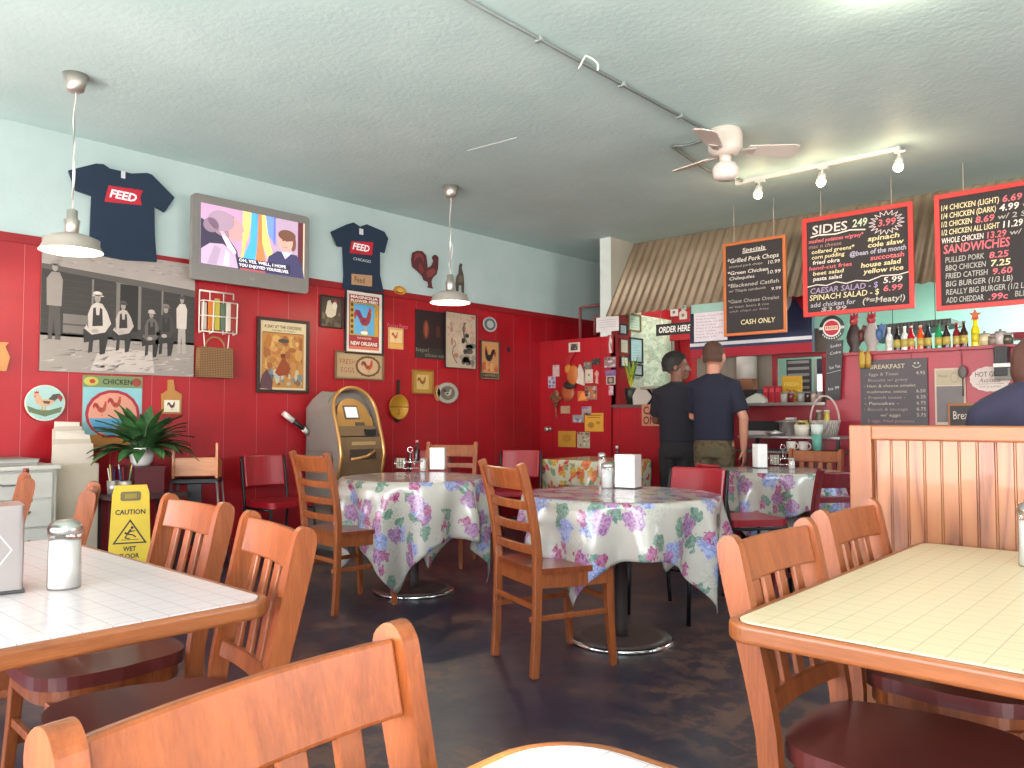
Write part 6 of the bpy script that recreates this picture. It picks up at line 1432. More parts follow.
# ------------------------------------------------------------------ bottles and figures on the tall counter
def tall_things():
    yb = YP+.06
    def X(px): return hit(px, 352, 1, yb).x
    # two rooster figures
    for px, l, body, wing, s in ((854, 'dark rooster statue with a red head at the end of the tall counter', '3a2a26', '5c2c28', 1.0), (871.5, 'pale rooster statue with a blue tail on the tall counter', '9c928c', '44608c', .95)):
        t = thing('rooster_statue', l, 'statue', T(X(px), yb+.02, ZS), 'rooster statues on the tall counter')
        MB(body).lathe([(0, 0), (.055, 0), (.06, .02), (.045, .05), (.075, .1), (.085, .15), (.07, .2), (.045, .25), (.03, .29)], 20, sx=s*.85, sy=.7).build('body', t)
        MB('a8303c').ell((0, -.01, .30), (.04, .035, .045)).prism([(-.035, .32), (-.03, .37), (-.01, .345), (.0, .385), (.015, .35), (.035, .37), (.04, .32)], 'y', -.012, .008).build('head', t)
        MB('c9a040').tube([(0, -.035, .30), (0, -.07, .29)], [.012, .003], 6).build('beak', t)
        MB(wing).ell((.065, 0, .16), (.03, .05, .06)).prism([(.04, .1), (.1, .14), (.12, .24), (.08, .26), (.05, .18)], 'y', -.01, .014).build('wing', t)
    for k, (px, l) in enumerate(((862, 'yellow bottle-shaped figure hanging just below the dark rooster'), (868, 'ochre figure hanging over the BREAKFAST board corner'))):
        x = hit(px, 360, 1, YP-.05).x; z0 = zof(px, 368, YP-.05); t = thing('hanging_figure', l, 'ornament', T(x, YP-.05, z0), 'figures hanging from the tall counter edge')
        MB(['a8882c', 'a07a28'][k]).lathe([(0, 0), (.02, .0), (.028, .05), (.03, .1), (.02, .13), (.012, .16)], 14, sy=.4).build('body', t); MB('5c3a20').tube([(0, 0, .15), (0, 0, ZS-z0-.03)], .004, 6).build('string', t)
    specs = [(889.5, 'cfd0cc', 'd8d4d0', 'clear soda bottle first in the row beside the pale rooster statue', 0), (897.5, '241c20', '2c2824', 'near-black soda bottle second in the row', 1), (905, 'd6d8d4', 'e0dcd8', 'clear soda bottle between the black and the bright red ones', 1), (911.5, 'a80f20', 'c9b4ac', 'bright red soda bottle with a pale cap', 1),
             (921, 'd84a1c', 'd0b8a8', 'orange soda bottle next to the bright red one', 1), (928.5, '1f2230', '24242c', 'dark navy soda bottle next to the orange one', 1), (939, '1c8a50', '2c6c48', 'green soda bottle in the middle of the row', 1), (947, '2c1c20', '4c4440', 'dark brown soda bottle just right of the green one', 1),
             (957, '7a1824', '8c3c3c', 'wine-red soda bottle', 1), (964.5, '381a1c', '6c5c54', 'tall dark cola bottle before the yellow bottle', 1)]
    for px, g, cp, l, lab in specs:
        l = l+' in the row' if 'row' not in l else l
        bottle(l, T(X(px), yb, ZS), mat(g, .15), cp, .215 if px != 964.5 else .225, .031, 'b09c4c' if lab else 'c9c4bc', 'soda bottles on the tall counter', 'soda_bottle')
    bottle('bright yellow bottle topped with a little red star figure', T(X(976), yb, ZS), mat('d8c81c', .2), 'c2502c', .25, .034, 'c8b828', 'soda bottles on the tall counter', 'soda_bottle', neck=.5)
    b = MB('c0603a'); 
    b.prism([(.05*math.cos(PI/2+PI*k/5)*(1 if k % 2 == 0 else .45), .27+.05*math.sin(PI/2+PI*k/5)*(1 if k % 2 == 0 else .45)) for k in range(10)], 'y', -.008, .008)
    tag(b.build('star_figure', mtx=T(X(976), yb, ZS)), 'small orange-red star on top of the yellow bottle', 'ornament')
    for px, c, l, hh in ((985, 'c2b48c', 'short jar of pale liquid right of the yellow bottle', .12), (993, '7c6a5c', 'small brownish jar near the end of the bottle row', .09), (1001, 'b8aca8', 'round glass jar with a knob near the coffee things', .13), (1008, '4c4a3c', 'small dark jar at the end of the tall counter', .1)):
        t = thing('small_jar', l, 'jar', T(X(px), yb, ZS), 'jars at the end of the tall counter'); MB(mat(c, .25)).lathe([(0, 0), (.04, 0), (.045, hh*.5), (.04, hh*.8)], 16).build('jar_body', t); MB('8a807a').lathe([(.042, hh*.8), (.042, hh*.9), (.01, hh*.95), (.012, hh*1.05), (0, hh*1.07)], 14).build('lid', t)
    x = hit(1003, 355, 1, YP-.08).x
    t = thing('black_dispenser', 'black cup dispenser with a white label on the counter front near the seated customer', 'dispenser', frame_wall_y(x, YP-.001, zof(1003, 376, YP-.08)))
    MB('1c1b1e').box(-.055, .04, .0, .24, 0, .14).build('case', t, .006); MB('d4d0cc').box(-.06, .06, .07, .1, .14, .143).build('white_label', t); MB('6c6a60').box(-.055, .085, -.03, .06, .0, .13).build('tray', t)
    # breakfast board
    yy = YP-.01; x0 = hit(861, 390, 1, yy).x; x1 = hit(928, 390, 1, yy).x; z1 = zof(895, 359, yy); z0 = zof(895, 431, yy); w, h = x1-x0, z1-z0
    b = MB('4a4246').box(0, w, 0, h, -.0, .012); 
    b.tx('BREAKFAST', w*.16, h*.87, h*.06, 'b8ac8c', 1, .012, w=w*.52, bold=.01)
    sm = [(w*.85+w*.055*math.cos(PI+PI*k/10), h*.905+h*.035*math.sin(PI+PI*k/10)) for k in range(11)]; b.ln(sm, .006, 'b8b09c', 1, .012); b.el(w*.825, h*.93, .008, .008, 'b8b09c', 1, .012); b.el(w*.875, h*.93, .008, .008, 'b8b09c', 1, .012)
    for k, (s_, x_, w_, p_, c) in enumerate((('- Eggs & Toast', .08, .5, '4.95', '9a9088'), ('Biscuits w/ gravy', .12, .6, '', '8a827c'), ('- Ham & cheese omelet', .05, .78, '', 'a89c88'), ('mushrooms, onions', .1, .6, '6.50', 'a89c88'), ('- French toast -', .06, .62, '6.25', '948a84'), ('- Pancakes -', .06, .52, '6.75', 'b4a894'), ('- Biscuit & sausage', .05, .66, '6.75', '8a8078'), ('w/ eggs', .3, .3, '5.75', 'a89c8c'), ('2 eggs, fried potatoes', .1, .7, '', '9a6a70'), ('bacon, ham sandwich', .14, .66, '7.95', 'a8a090'))):
        b.tx(s_, w*x_, h*(.775-.082*k), h*.042, c, 1, .012, w=w*w_, shear=.1)
        if p_: b.tx(p_, w*.84, h*(.775-.082*k), h*.045, 'b0a698', 1, .012, w=w*.13)
    tag(b.build('breakfast_board', mtx=frame_wall_y(x0, yy, z0)), 'large frameless BREAKFAST chalkboard on the tall counter front', 'chalkboard')
    # framed menu with pen sketch and the 'Br' board
    x0 = hit(935, 390, 1, yy).x; x1 = hit(966, 390, 1, yy).x; z1 = zof(950, 368, yy); z0 = zof(950, 425, yy); w, h = x1-x0, z1-z0
    t = thing('framed_notice', 'pale-framed notice with a round drawing between the two chalk menus', 'notice', frame_wall_y(x0, yy, z0))
    MB('c0a894').box(0, w, 0, h, -.004, .012).build('frame', t, .003)
    b = MB('5c5658'); b.r2(w*.06, h*.05, w*.94, h*.68, '6c6464', 1, .012); b.r2(w*.06, h*.7, w*.94, h*.96, 'a89a80', 1, .012); b.el(w*.65, h*.83, w*.13, h*.09, '8a7c6c', 2, .012); b.el(w*.65, h*.83, w*.11, h*.075, 'a89a80', 3, .012); b.tx('Menu', w*.12, h*.84, h*.05, '6a5c50', 2, .012, w=w*.3); b.build('print', t)
    t = thing('metal_scoop', 'small dark metal scoop hanging over the pale-framed notice', 'scoop', frame_wall_y(hit(963, 378, 1, yy-.02).x, yy-.02, zof(963, 372, yy-.02)))
    MB('5c5452').ell((0, 0, .01), (.035, .055, .015)).build('bowl', t); MB('4c4644').tube([(0, -.05, .01), (0, -.2, .01)], .006, 6).build('handle', t)
    yy = YP-.03; x0 = hit(948, 412, 1, yy).x; x1 = hit(976, 412, 1, yy).x; z1 = zof(962, 403, yy); z0 = zof(962, 430, yy); w, h = x1-x0, z1-z0
    t = thing('small_chalkboard', 'small orange-framed chalkboard starting with Br beside the seated customer', 'chalkboard', frame_wall_y(x0, yy, z0)); MB('9c6034').box(0, w, 0, h, -.006, .01).build('frame', t, .003); b = MB('2c2220'); b.r2(w*.08, h*.08, w*.95, h*.9, '2c2220', 1, .01); b.tx('Bread', w*.2, h*.4, h*.3, 'c8bcae', 2, .01, w=w*.65); b.build('writing_surface', t)
    # hot grits cloud sign
    yy = YP-.012; cx = hit(990, 379, 1, yy).x; cz = zof(990, 379, yy); rx = hit(1010, 379, 1, yy).x-cx; rz = .1
    pts = []
    for k in range(96):
        a = 2*PI*k/96; r = 1+.045*abs(math.sin(a*8)); pts.append((rx*r*math.cos(a), rz*r*math.sin(a)))
    b = MB('c9b8b0').prism(pts, 'z', 0, .008); b.tx('HOT GRITS', 0, rz*.2, .042, '3c3634', 1, .008, w=rx*1.5, al='c', bold=.01); b.tx('Available', 0, -rz*.28, .04, '4c4240', 1, .008, w=rx*1.1, al='c', shear=.3); b.r2(-rx*.7, -rz*.42, rx*.7, -rz*.38, '7a6e6a', 1, .008); b.tx('with breakfast', 0, -rz*.7, .018, '6a5e5a', 1, .008, w=rx*1.1, al='c')
    tag(b.build('hot_grits_sign', mtx=frame_wall_y(cx, yy, cz)), 'scalloped oval HOT GRITS Available sign on the tall counter front', 'sign')
    # round soda emblem with a narrow chalkboard below
    yy = YP-.06; cx = hit(832, 328, 1, yy).x; cz = zof(832, 328, yy); r = .115
    t = thing('round_soda_sign', 'round red and dark-green sign above the narrow hanging chalkboard', 'sign', frame_wall_y(cx, yy, cz)); b = MB('3c4a44').lathe([(0, 0), (r, 0), (r, .01), (0, .01)], 36)
    b.el(0, 0, r*.72, r*.72, 'd8ccc8', 1, .01, 32); b.el(0, 0, r*.6, r*.6, 'a81824', 2, .01, 32); b.r2(-r, -.012, -r*.72, .012, 'c8c4bc', 1, .01); b.r2(r*.72, -.012, r, .012, 'c8c4bc', 1, .01); b.r2(-r*.5, -r*.17, r*.5, r*.17, 'd8c8b0', 3, .01)
    b.tx('FRESH', 0, -r*.1, r*.22, 'a81824', 4, .01, w=r*.85, al='c', bold=.02)
    for k in range(9): a = PI*(1.2+.6*k/8); b.el(r*.86*math.cos(a), r*.86*math.sin(a), .006, .009, 'd8d4cc', 1, .01, 8)
    b.build('disc', t); MB('6a6a68').tube([(0, r*.9, 0), (0, 2.33-cz, -.03)], .003, 5).build('wire', t)
    xa = hit(825, 370, 1, yy).x; xb = hit(842, 370, 1, yy).x; z1 = cz-r-.005; z0 = zof(832, 400, yy); w, h = xb-xa, z1-z0
    t = thing('narrow_chalkboard', 'narrow dark chalkboard hanging at the corner of the tall counter', 'chalkboard', frame_wall_y(xa, yy, z0)); b = MB('343436').prism([(0, 0), (w*.86, 0), (w*1.1, h), (w*.14, h)], 'z', -.006, .006)
    for k, s_ in enumerate(('Sodas', 'Coke', '', 'Sun Tea', '', '', 'Ice 99')):
        if s_: b.tx(s_, w*.2+.01*(6-k)*.4, h*(.88-.12*k), h*.05, 'bcb8b0', 1, .006, w=w*.65, shear=.1, rot=.15)
    b.ln([(w*.1, h*.45), (w*.95, h*.5)], .004, 'a8a49c', 1, .006); b.build('writing_surface', t)
tall_things()
# red shelf strip and hood in the kitchen
def kitchen():
    y = 9.3; xa = hit(868, 320, 1, y).x; xb = hit(951, 320, 1, y).x; za = zof(880, 340, y); zb = zof(880, 325, y); zc = zof(951, 320, y); zd = zof(951, 323, y)
    t = thing('range_hood', 'long dark ribbed shelf-like hood tapering across the mint kitchen wall', 'hood', T(0, 0, 0)); m = mat('4c4a48', .5)
    MB(m).prism([(xa, za), (xb, zd-.0), (xb, zc+.02), (xa, zb)], 'y', y, y+.5).build('hood_body', t)
    for k in range(22): MB('5f5c58').box(xa+(xb-xa)*k/22, xa+(xb-xa)*k/22+.02, y-.012, y, zb-.03+(zc-zb)*k/22-.02, zb+(zc-zb)*k/22).build('rib', t)
    MB(m).tube([(xa+.2, y+.2, zb-.05), (xa+.2, y+.2, ZC)], .004, 8).tube([(xb-.2, y+.2, zc-.02), (xb-.2, y+.2, ZC)], .004, 8).build('hanger', t)
    b = MB('8a2030').box(hit(985, 333, 1, 9.0).x, 3.5, 9.0, 9.2, zof(1000, 340, 9.0), zof(1000, 333, 9.0)); struct(b.build('trim_5'))
    t = thing('fluorescent_light', 'fluorescent tube fitting in the kitchen behind the counter', 'ceiling light', T(-.6, 9.6, ZC)) 
    MB('e6e6e2').box(-1.3, 1.3, -.1, .1, -.07, 0).build('housing', t); MB(mat('e6fff4', .3, 0, 12)).tube([(-1.25, -.04, -.09), (1.25, -.04, -.09)], .018, 10).tube([(-1.25, .04, -.09), (1.25, .04, -.09)], .018, 10).build('tube', t)
    t2 = thing('fluorescent_light', 'fluorescent tube fitting behind the awning near the dollar bills', 'ceiling light', T(-4.5, 8.5, ZC)); MB('e6e6e2').box(-.6, .6, -.08, .08, -.07, 0).build('housing', t2); MB(mat('fff6e0', .3, 0, 12)).tube([(-.55, 0, -.09), (.55, 0, -.09)], .018, 10).build('tube', t2)  # second fitting is out of sight, added to brighten the bills wall
    L = bpy.data.lights.new('hallway_light', 'AREA'); L.shape = 'RECTANGLE'; L.size = 1.1; L.size_y = .15; L.energy = 22; L.color = (1, .96, .85); o = bpy.data.objects.new('hallway_light', L); C.objects.link(o); o.parent = t2; o.location = (0, 0, -.14)
    L = bpy.data.lights.new('kitchen_light', 'AREA'); L.shape = 'RECTANGLE'; L.size = 2.5; L.size_y = .2; L.energy = 260; L.color = (.86, 1, .93)
    o = bpy.data.objects.new('kitchen_light', L); C.objects.link(o); o.parent = t; o.location = (0, 0, -.14)
kitchen()
# ------------------------------------------------------------------ people
SKIN = {}
def skin(c):
    if c in SKIN: return SKIN[c]
    m, nt, b = new_mat('skin_'+c); v = coord(nt); k = lin(c)
    nt.links.new(ramp(nt, noise(nt, v, 18, 4), [(.3, tuple(x*.88 for x in k[:3])), (.7, tuple(k[:3]))]) if False else mixc(nt, noise(nt, v, 18, 4), tuple(x*.85 for x in k[:3])+(1,), k), b.inputs['Base Color'])
    b.inputs['Roughness'].default_value = .5; b.inputs['Subsurface Weight'].default_value = .08; SKIN[c] = m; return m
def fuse(mb, name, m, parent, vox=.009, sm=4, label=None):
    o = mb.build('tmp'); r = o.modifiers.new('r', 'REMESH'); r.mode = 'VOXEL'; r.voxel_size = vox; r.use_smooth_shade = True
    s = o.modifiers.new('s', 'SMOOTH'); s.factor = .5; s.iterations = sm
    dg = bpy.context.evaluated_depsgraph_get(); me = bpy.data.meshes.new_from_object(o.evaluated_get(dg)); bpy.data.objects.remove(o)
    me.materials.clear(); me.materials.append(m); me.name = name
    for p in me.polygons: p.use_smooth = True; p.material_index = 0
    q = bpy.data.objects.new(name, me); C.objects.link(q); q.parent = parent
    if label: q['label'] = label
    return q
def limb(b, pts, r): b.tube([Vector(p) for p in pts], r, 14); [b.ell(p, (rr, rr, rr), n=12) for p, rr in zip(pts, r)]
def hand(b, w, d, palm_n, curl=.5, s=1.0):
    """hand from wrist w pointing along d; palm_n is the palm normal"""
    w = Vector(w); d = Vector(d).normalized(); n = Vector(palm_n).normalized(); side = d.cross(n).normalized()
    c = w+d*.045*s
    R = Matrix((side, n, d)).transposed()
    b.ell(c, (.041*s, .017*s, .052*s), n=12, rot=R)
    for k, (o, L) in enumerate(((-.03, .066), (-.01, .076), (.011, .071), (.03, .054))):
        p = c+side*o*s+d*.04*s; pts = [p]; dd = d.copy()
        for j in range(3):
            dd = (dd+n*curl*(.35+.25*j)).normalized(); p = p+dd*L*s*(.42, .32, .26)[j]; pts.append(p)
        b.tube(pts, [.0095*s, .009*s, .008*s, .0068*s], 8); b.ell(pts[-1], (.0072*s,)*3, n=8)
    p = c-side*.034*s-d*.018*s; q = p-side*.022*s+d*.028*s+n*.012*s; r = q+d*.03*s+n*.014*s-side*.002
    b.tube([p, q, r], [.013*s, .011*s, .0085*s], 8); b.ell(r, (.009*s,)*3, n=8)
def head(b, c, yaw, pitch=0, s=1.0):
    """continuous head with jaw, nose, brow, lips and ears; faces local +Y turned by yaw"""
    M = Matrix.Translation(Vector(c)) @ Matrix.Rotation(yaw, 4, 'Z') @ Matrix.Rotation(pitch, 4, 'X') @ Matrix.Scale(s, 4); b.X = M
    b.ell((0, -.012, .03), (.076, .095, .09)); b.ell((0, .02, -.02), (.064, .075, .085)); b.ell((0, .05, -.075), (.04, .038, .032)); b.ell((0, .03, -.055), (.056, .05, .045))
    b.ell((0, .078, .03), (.045, .016, .012)); b.tube([(0, .084, .02), (0, .103, -.022)], [.008, .014], 8); b.ell((0, .102, -.024), (.017, .013, .011)); b.ell((0, .085, -.052), (.022, .011, .007)); b.ell((0, .083, -.063), (.019, .011, .007))
    for sx in (-1, 1): b.ell((sx*.079, -.012, 0), (.009, .022, .033)); b.ell((sx*.042, .055, -.012), (.02, .02, .02))
    b.X = None; return M
def eyes(M, t):
    b = MB(mat('8c8278', .8)); b.X = M
    for sx in (-1, 1): b.ell((sx*.03, .069, .01), (.0115, .008, .005), n=10)
    for sx in (-1, 1): b.ell((sx*.03, .0755, .01), (.0055, .003, .005), '2a1a12', n=8)
    b.build('eyes', t)
def hair(M, t, m, thick=1.07, low=-.03, bun=None, name='hair'):
    b = MB(); b.X = M; b.ell((0, -.018, .038), (.076*thick, .093*thick, .088*thick)); b.ell((0, -.045, -.005), (.07*thick, .064*thick, .065*thick))
    if bun: [b.ell(*x) for x in bun]
    # trim: keep above the hairline through a second pass on vertices after fusing
    o = fuse(b, name, m, t, .006, 2)
    Mi = M.inverted(); bm = bmesh.new(); bm.from_mesh(o.data); kill = []
    for v in bm.verts:
        p = Mi @ v.co
        line = low+max(0, (p.y+.02))*1.25
        if p.z < line: kill.append(v)
    bmesh.ops.delete(bm, geom=kill, context='VERTS'); bm.to_mesh(o.data); bm.free()
    s = o.modifiers.new('thick', 'SOLIDIFY'); s.thickness = .006; s.offset = -1
    return o

def standing(label, M, h, sk, hairc, shirtm, trm, yaw, rhand, lhand, elbow_r, elbow_l, hair_kw={}, cuff=.5, polo=True, lean=0):
    t = thing('person', label, 'person', M); S = h/1.80; V = lambda x, y, z: Vector((x, y, z))*S
    b = MB(); hc = V(0, .01+lean, 1.648)
    HM = head(b, hc, yaw, 0, S*1.2)
    limb(b, [V(0, -.02+lean, 1.47), V(0, -.01+lean, 1.58)], [.06*S, .054*S])
    b.ell(V(0, -.01+lean*.8, 1.38), (.17*S, .1*S, .12*S)); b.ell(V(0, 0, 1.12), (.14*S, .1*S, .2*S)); b.ell(V(0, -.01, .93), (.14*S, .095*S, .13*S))
    for sx, el, ha in ((1, elbow_r, rhand), (-1, elbow_l, lhand)):
        sh = V(sx*.17, -.01+lean*.8, 1.385); e = V(*el); w = V(*ha[0])
        limb(b, [sh, sh*.5+e*.5, e, e*.45+w*.55, w], [.046*S, .045*S, .04*S, .037*S, .026*S]); hand(b, w, ha[1], ha[2], ha[3] if len(ha) > 3 else .35, S)
    feet = []
    for sx in (-1, 1):
        hp = V(sx*.09, 0, .9); k = V(sx*.105, .01, .5); a = V(sx*.11, -.03, .09); limb(b, [hp, k, a], [.085*S, .055*S, .036*S]); b.ell(V(sx*.115, .04, .04), (.04*S, .1*S, .035*S))
    fuse(b, 'body', skin(sk), t, .007, 3)
    eyes(HM, t); hair(HM, t, hairc, **hair_kw)
    # shirt
    b = MB(); L = lean*.8
    prof = [(.93, .176, .126, 0), (1.0, .17, .12, 0), (1.15, .175, .118, 0), (1.28, .19, .12, L*.6), (1.38, .2, .118, L*.9), (1.44, .165, .095, L), (1.485, .085, .075, L)]
    vs = []; n = 28
    for z, rx, ry, oy in prof:
        for k in range(n): a = 2*PI*k/n; vs.append(V(rx*math.copysign(abs(math.cos(a))**.85, math.cos(a)), oy-.01+ry*math.copysign(abs(math.sin(a))**.85, math.sin(a)), z))
    fs = [(i*n+k, i*n+(k+1) % n, (i+1)*n+(k+1) % n, (i+1)*n+k) for i in range(len(prof)-1) for k in range(n)]+[tuple(range(n-1, -1, -1)), tuple((len(prof)-1)*n+k for k in range(n))]
    b.add(vs, fs)
    for sx, el in ((1, elbow_r), (-1, elbow_l)):
        sh = V(sx*.172, -.01+L, 1.395); e = V(*el); q = sh+(e-sh)*(cuff*1.6); b.tube([sh-(q-sh)*.15, sh*.5+q*.5, q], [.072*S, .07*S, .068*S], 16); b.ell(sh, (.072*S, .072*S, .066*S)); b.tube([V(0, -.01+L, 1.45), sh], [.08*S, .066*S], 14)
    if polo: b.lathe([(.0, 1.47*S), (.072*S, 1.47*S), (.066*S, 1.515*S), (0, 1.515*S)], 20, (0, (L-.01)*S, 0))
    fuse(b, 'shirt', shirtm, t, .009, 4)
    b = MB()
    vs = []; prof = [(.78, .165, .125), (.9, .170, .122), (.985, .166, .116)]
    for z, rx, ry in prof:
        for k in range(n): a = 2*PI*k/n; vs.append(V(rx*math.cos(a), -.01+ry*math.sin(a), z))
    fs = [(i*n+k, i*n+(k+1) % n, (i+1)*n+(k+1) % n, (i+1)*n+k) for i in range(2) for k in range(n)]+[tuple(range(n-1, -1, -1)), tuple(2*n+k for k in range(n))]
    b.add(vs, fs)
    for sx in (-1, 1): b.tube([V(sx*.085, -.01, .86), V(sx*.098, 0, .55), V(sx*.108, -.02, .1), V(sx*.11, -.02, .05)], [.1*S, .08*S, .065*S, .064*S], 18); b.ell(V(sx*.075, -.045, .84), (.085*S, .08*S, .1*S))
    fuse(b, 'trousers', trm, t, .01, 4)
    for sx in (-1, 1):
        b = MB(mat('221c1a', .5)); b.prism([(V(0, y, 0).y, V(0, 0, z).z) for y, z in ((-.1, 0), (.16, 0), (.165, .03), (.12, .06), (.04, .085), (-.09, .09), (-.105, .04))], 'x', (sx*.112-.048)*S, (sx*.112+.048)*S); b.build('shoe', t, .02, seg=3)
    return t
m, nt, bb = new_mat('brown_camouflage_cloth'); v = coord(nt); nt.links.new(ramp(nt, noise(nt, v, 9, 3, .6, .5), [(.4, '3a3020'), (.5, '5a4a34'), (.6, '4a4630')]), bb.inputs['Base Color']); bb.inputs['Roughness'].default_value = .9; CAMO = m
NV = mat('151629', .9); NV2 = mat('14131d', .9); DKT = mat('1c191c', .9); HB = mat('4a2f24', .85); HD = mat('16110f', .7)
px_ = hit(714, 400, 1, 6.62)
standing('person in a navy polo shirt and brown camouflage trousers at the order counter, back turned', T(px_.x, 6.62, 0, math.radians(8)), 1.86, 'b98068', HB, NV, CAMO, math.radians(4),
         ((.25, .02, .86), (.03, .12, -1), (-1, 0, 0)), ((-.2, .42, 1.19), (0, 1, .0), (0, 0, -1)), (.275, -.04, 1.12), (-.24, .12, 1.14), dict(thick=1.045, low=-.035))
px_ = hit(677, 400, 1, 6.86)
standing('person in dark shirt and trousers, head turned toward the navy polo', T(px_.x+.0, 6.86, 0, math.radians(14)), 1.80, '6c4232', HD, NV2, DKT, math.radians(-74),
         ((.12, .45, 1.2), (0, 1, 0), (0, 0, -1)), ((-.2, .42, 1.19), (0, 1, 0), (0, 0, -1)), (.2, .14, 1.14), (-.25, .1, 1.14), dict(thick=1.2, low=-.03))
# seated customer at the picture edge, behind the divider
def seated():
    hc = hit(1043, 371, 1, 3.50); x, y = hc.x, 3.50; sz = .52
    t = thing('person', 'seated person with brown hair in a navy shirt at the picture edge behind the divider', 'person', T(x, y, 0, math.radians(-20)))
    zh = hc.z; b = MB(); HM = head(b, (0, .02, zh), math.radians(-40), math.radians(-8))
    limb(b, [(0, -.03, zh-.2), (0, .0, zh-.08)], [.062, .056]); b.ell((0, 0, zh-.28), (.17, .1, .12)); b.ell((0, 0, zh-.5), (.15, .11, .2)); b.ell((0, 0, sz+.11), (.16, .12, .1))
    W = [((.2, .32, .79), (0, 1, 0), (0, 0, -1)), ((-.36, .3, .80), (.1, 1, 0), (0, 0, -1))]
    for sx, (w, d, n) in zip((1, -1), W):
        sh = Vector((sx*.19, -.03, zh-.15)); e = Vector((sx*.3, .06, .92)); w = Vector(w); limb(b, [sh, sh*.5+e*.5, e, e*.5+w*.5, w], [.056, .048, .04, .037, .027]); hand(b, w, d, n)
        hp = Vector((sx*.09, .02, sz+.09)); k = Vector((sx*.12, .45, sz+.07)); a = Vector((sx*.12, .45, .09)); limb(b, [hp, k, a], [.085, .06, .038]); b.ell((sx*.12, .52, .04), (.04, .1, .035))
    fuse(b, 'body', skin('b97a66'), t, .008, 3); eyes(HM, t); hair(HM, t, mat('4a2a20', .75), thick=1.13, low=-.07)
    b = MB(); n = 26; vs = []; pr = [(sz+.05, .18, .14), (sz+.25, .17, .125), (zh-.38, .19, .125), (zh-.2, .2, .12), (zh-.13, .17, .11), (zh-.07, .09, .085)]
    for z, rx, ry in pr:
        for k in range(n): a = 2*PI*k/n; vs.append((rx*math.cos(a), ry*math.sin(a), z))
    b.add(vs, [(i*n+k, i*n+(k+1) % n, (i+1)*n+(k+1) % n, (i+1)*n+k) for i in range(len(pr)-1) for k in range(n)]+[tuple(range(n-1, -1, -1)), tuple((len(pr)-1)*n+k for k in range(n))])
    for sx in (-1, 1): sh = Vector((sx*.185, -.03, zh-.17)); e = Vector((sx*.3, .06, .92)); b.tube([sh, sh*.4+e*.6, e], [.078, .074, .072], 16); b.ell(sh, (.078, .078, .07)); b.tube([(0, -.01, zh-.09), sh], [.09, .076], 14)
    fuse(b, 'shirt', mat('29263c', .85), t, .01, 4)
    b = MB()
    for sx in (-1, 1): b.tube([(sx*.085, -.02, sz+.1), (sx*.12, .45, sz+.07), (sx*.12, .46, .3), (sx*.12, .46, .06)], [.1, .075, .07, .06], 16)
    b.ell((0, 0, sz+.1), (.17, .13, .1)); fuse(b, 'trousers', mat('2a2c38', .9), t, .011, 3)
    for sx in (-1, 1): MB(mat('1d1a1a', .5)).box(sx*.12-.045, sx*.12+.045, .36, .62, 0, .075).build('shoe', t, .025, seg=3)
    bn = thing('booth_bench', 'wooden booth bench behind the divider under the seated customer', 'bench', T(0, 0, 0)); MB(WOOD).box(-.7, 1.4, 3.24, 3.66, .44, .518).build('bench_seat', bn, .008); MB(WOODD).box(-.68, 1.38, 3.3, 3.62, 0, .44).build('bench_base', bn)
seated()

# ------------------------------------------------------------------ daylight
for i, (a, c) in enumerate(((-5.98, -3.57), (-3.33, -.12))):  # unseen blinds added to keep direct sun off the white tiled table
    t = thing('roller_blind', ['pale roller blind over the window bay beside the red wall', 'pale roller blind over the window bay behind the white tiled table'][i], 'blind', T(0, YF-.03, 0), 'roller blinds'); MB('e4dfd4').box(a, c, -.002, .002, 1.75, 2.8).build('blind_fabric', t); MB('b4aea4').box(a, c, -.012, .012, 1.73, 1.755).build('bottom_bar', t); MB('b4aea4').tube([(a, 0, 2.815), (c, 0, 2.815)], .025, 12).build('roller', t)
w = bpy.data.worlds.new('daylight'); bpy.context.scene.world = w; w.use_nodes = True; nt = w.node_tree
bg = nt.nodes['Background']; tc = nt.nodes.new('ShaderNodeTexCoord'); sp = nt.nodes.new('ShaderNodeSeparateXYZ'); nt.links.new(tc.outputs['Generated'], sp.inputs[0])
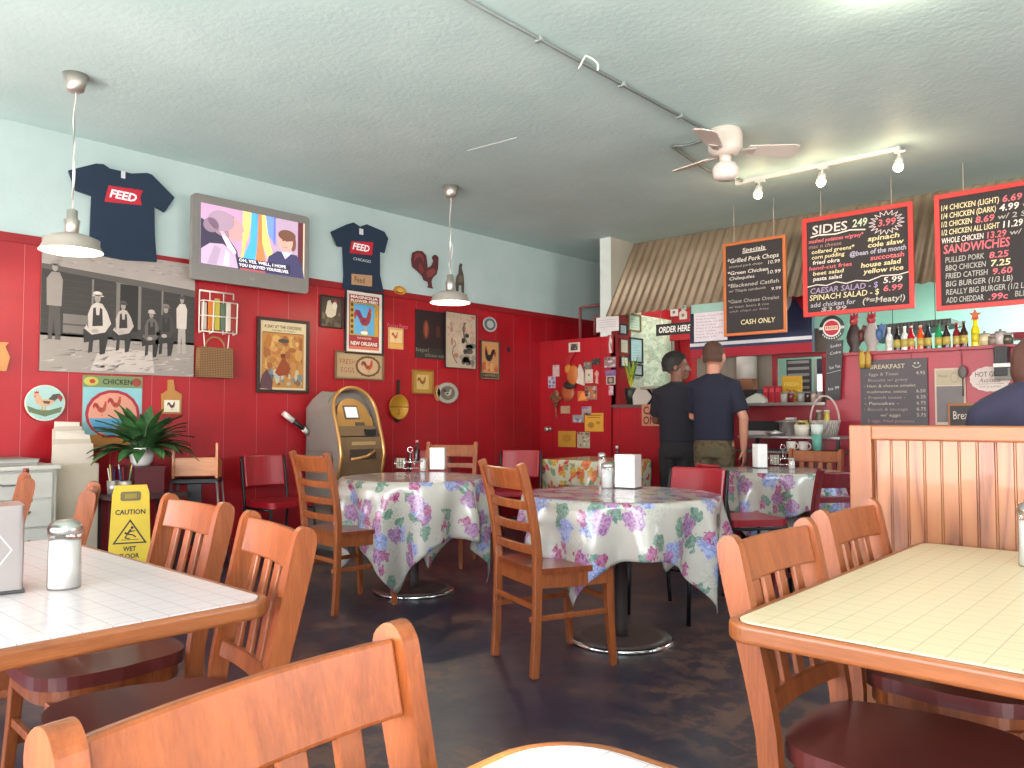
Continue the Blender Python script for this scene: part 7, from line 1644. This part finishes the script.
mr = nt.nodes.new('ShaderNodeMapRange'); mr.inputs[1].default_value = -.15; mr.inputs[2].default_value = .25; nt.links.new(sp.outputs[2], mr.inputs[0])
nt.links.new(ramp(nt, mr.outputs[0], [(0, 'f0e8e0'), (.5, 'f4f2f2'), (1, 'd2e2f4')]), bg.inputs[0])
m2 = nt.nodes.new('ShaderNodeMapRange'); m2.inputs[1].default_value = -.05; m2.inputs[2].default_value = .1; m2.inputs[3].default_value = 30; m2.inputs[4].default_value = 17; nt.links.new(sp.outputs[2], m2.inputs[0]); nt.links.new(m2.outputs[0], bg.inputs[1])
for i, ((a0, a1), (b0, b1)) in enumerate(zip(piers, piers[1:])):
    L = bpy.data.lights.new('window_portal', 'AREA'); L.shape = 'RECTANGLE'; L.size = b0-a1; L.size_y = 2.3; L.cycles.is_portal = True
    o = bpy.data.objects.new('window_portal', L); C.objects.link(o); o.location = ((a1+b0)/2, YF-.12, 1.7); o.rotation_euler = (PI/2, 0, 0)
L = bpy.data.lights.new('window_portal', 'AREA'); L.shape = 'RECTANGLE'; L.size = SY1-SY0; L.size_y = SZ1-SZ0; L.cycles.is_portal = True
o = bpy.data.objects.new('window_portal', L); C.objects.link(o); o.location = (XR+.13, (SY0+SY1)/2, (SZ0+SZ1)/2); o.rotation_euler = (PI/2, 0, PI/2)  # portal for the added side window
S = bpy.data.lights.new('sun', 'SUN'); S.energy = 24; S.angle = .02; S.color = (1, .95, .86)
o = bpy.data.objects.new('sun', S); C.objects.link(o)
d = Vector((-.40, 1, -.88)).normalized(); o.rotation_euler = d.to_track_quat('-Z', 'Y').to_euler()
sc_ = bpy.context.scene
sc_.view_settings.view_transform = 'Standard'; sc_.view_settings.look = 'None'; sc_.view_settings.gamma = 1; sc_.view_settings.use_curve_mapping = False
sc_.view_settings.exposure = .12
sc_.cycles.max_bounces = 8; sc_.cycles.diffuse_bounces = 4; sc_.cycles.glossy_bounces = 4; sc_.cycles.transmission_bounces = 6; sc_.cycles.caustics_reflective = False; sc_.cycles.caustics_refractive = False
sc_.cycles.use_denoising = True; sc_.cycles.sample_clamp_indirect = 6
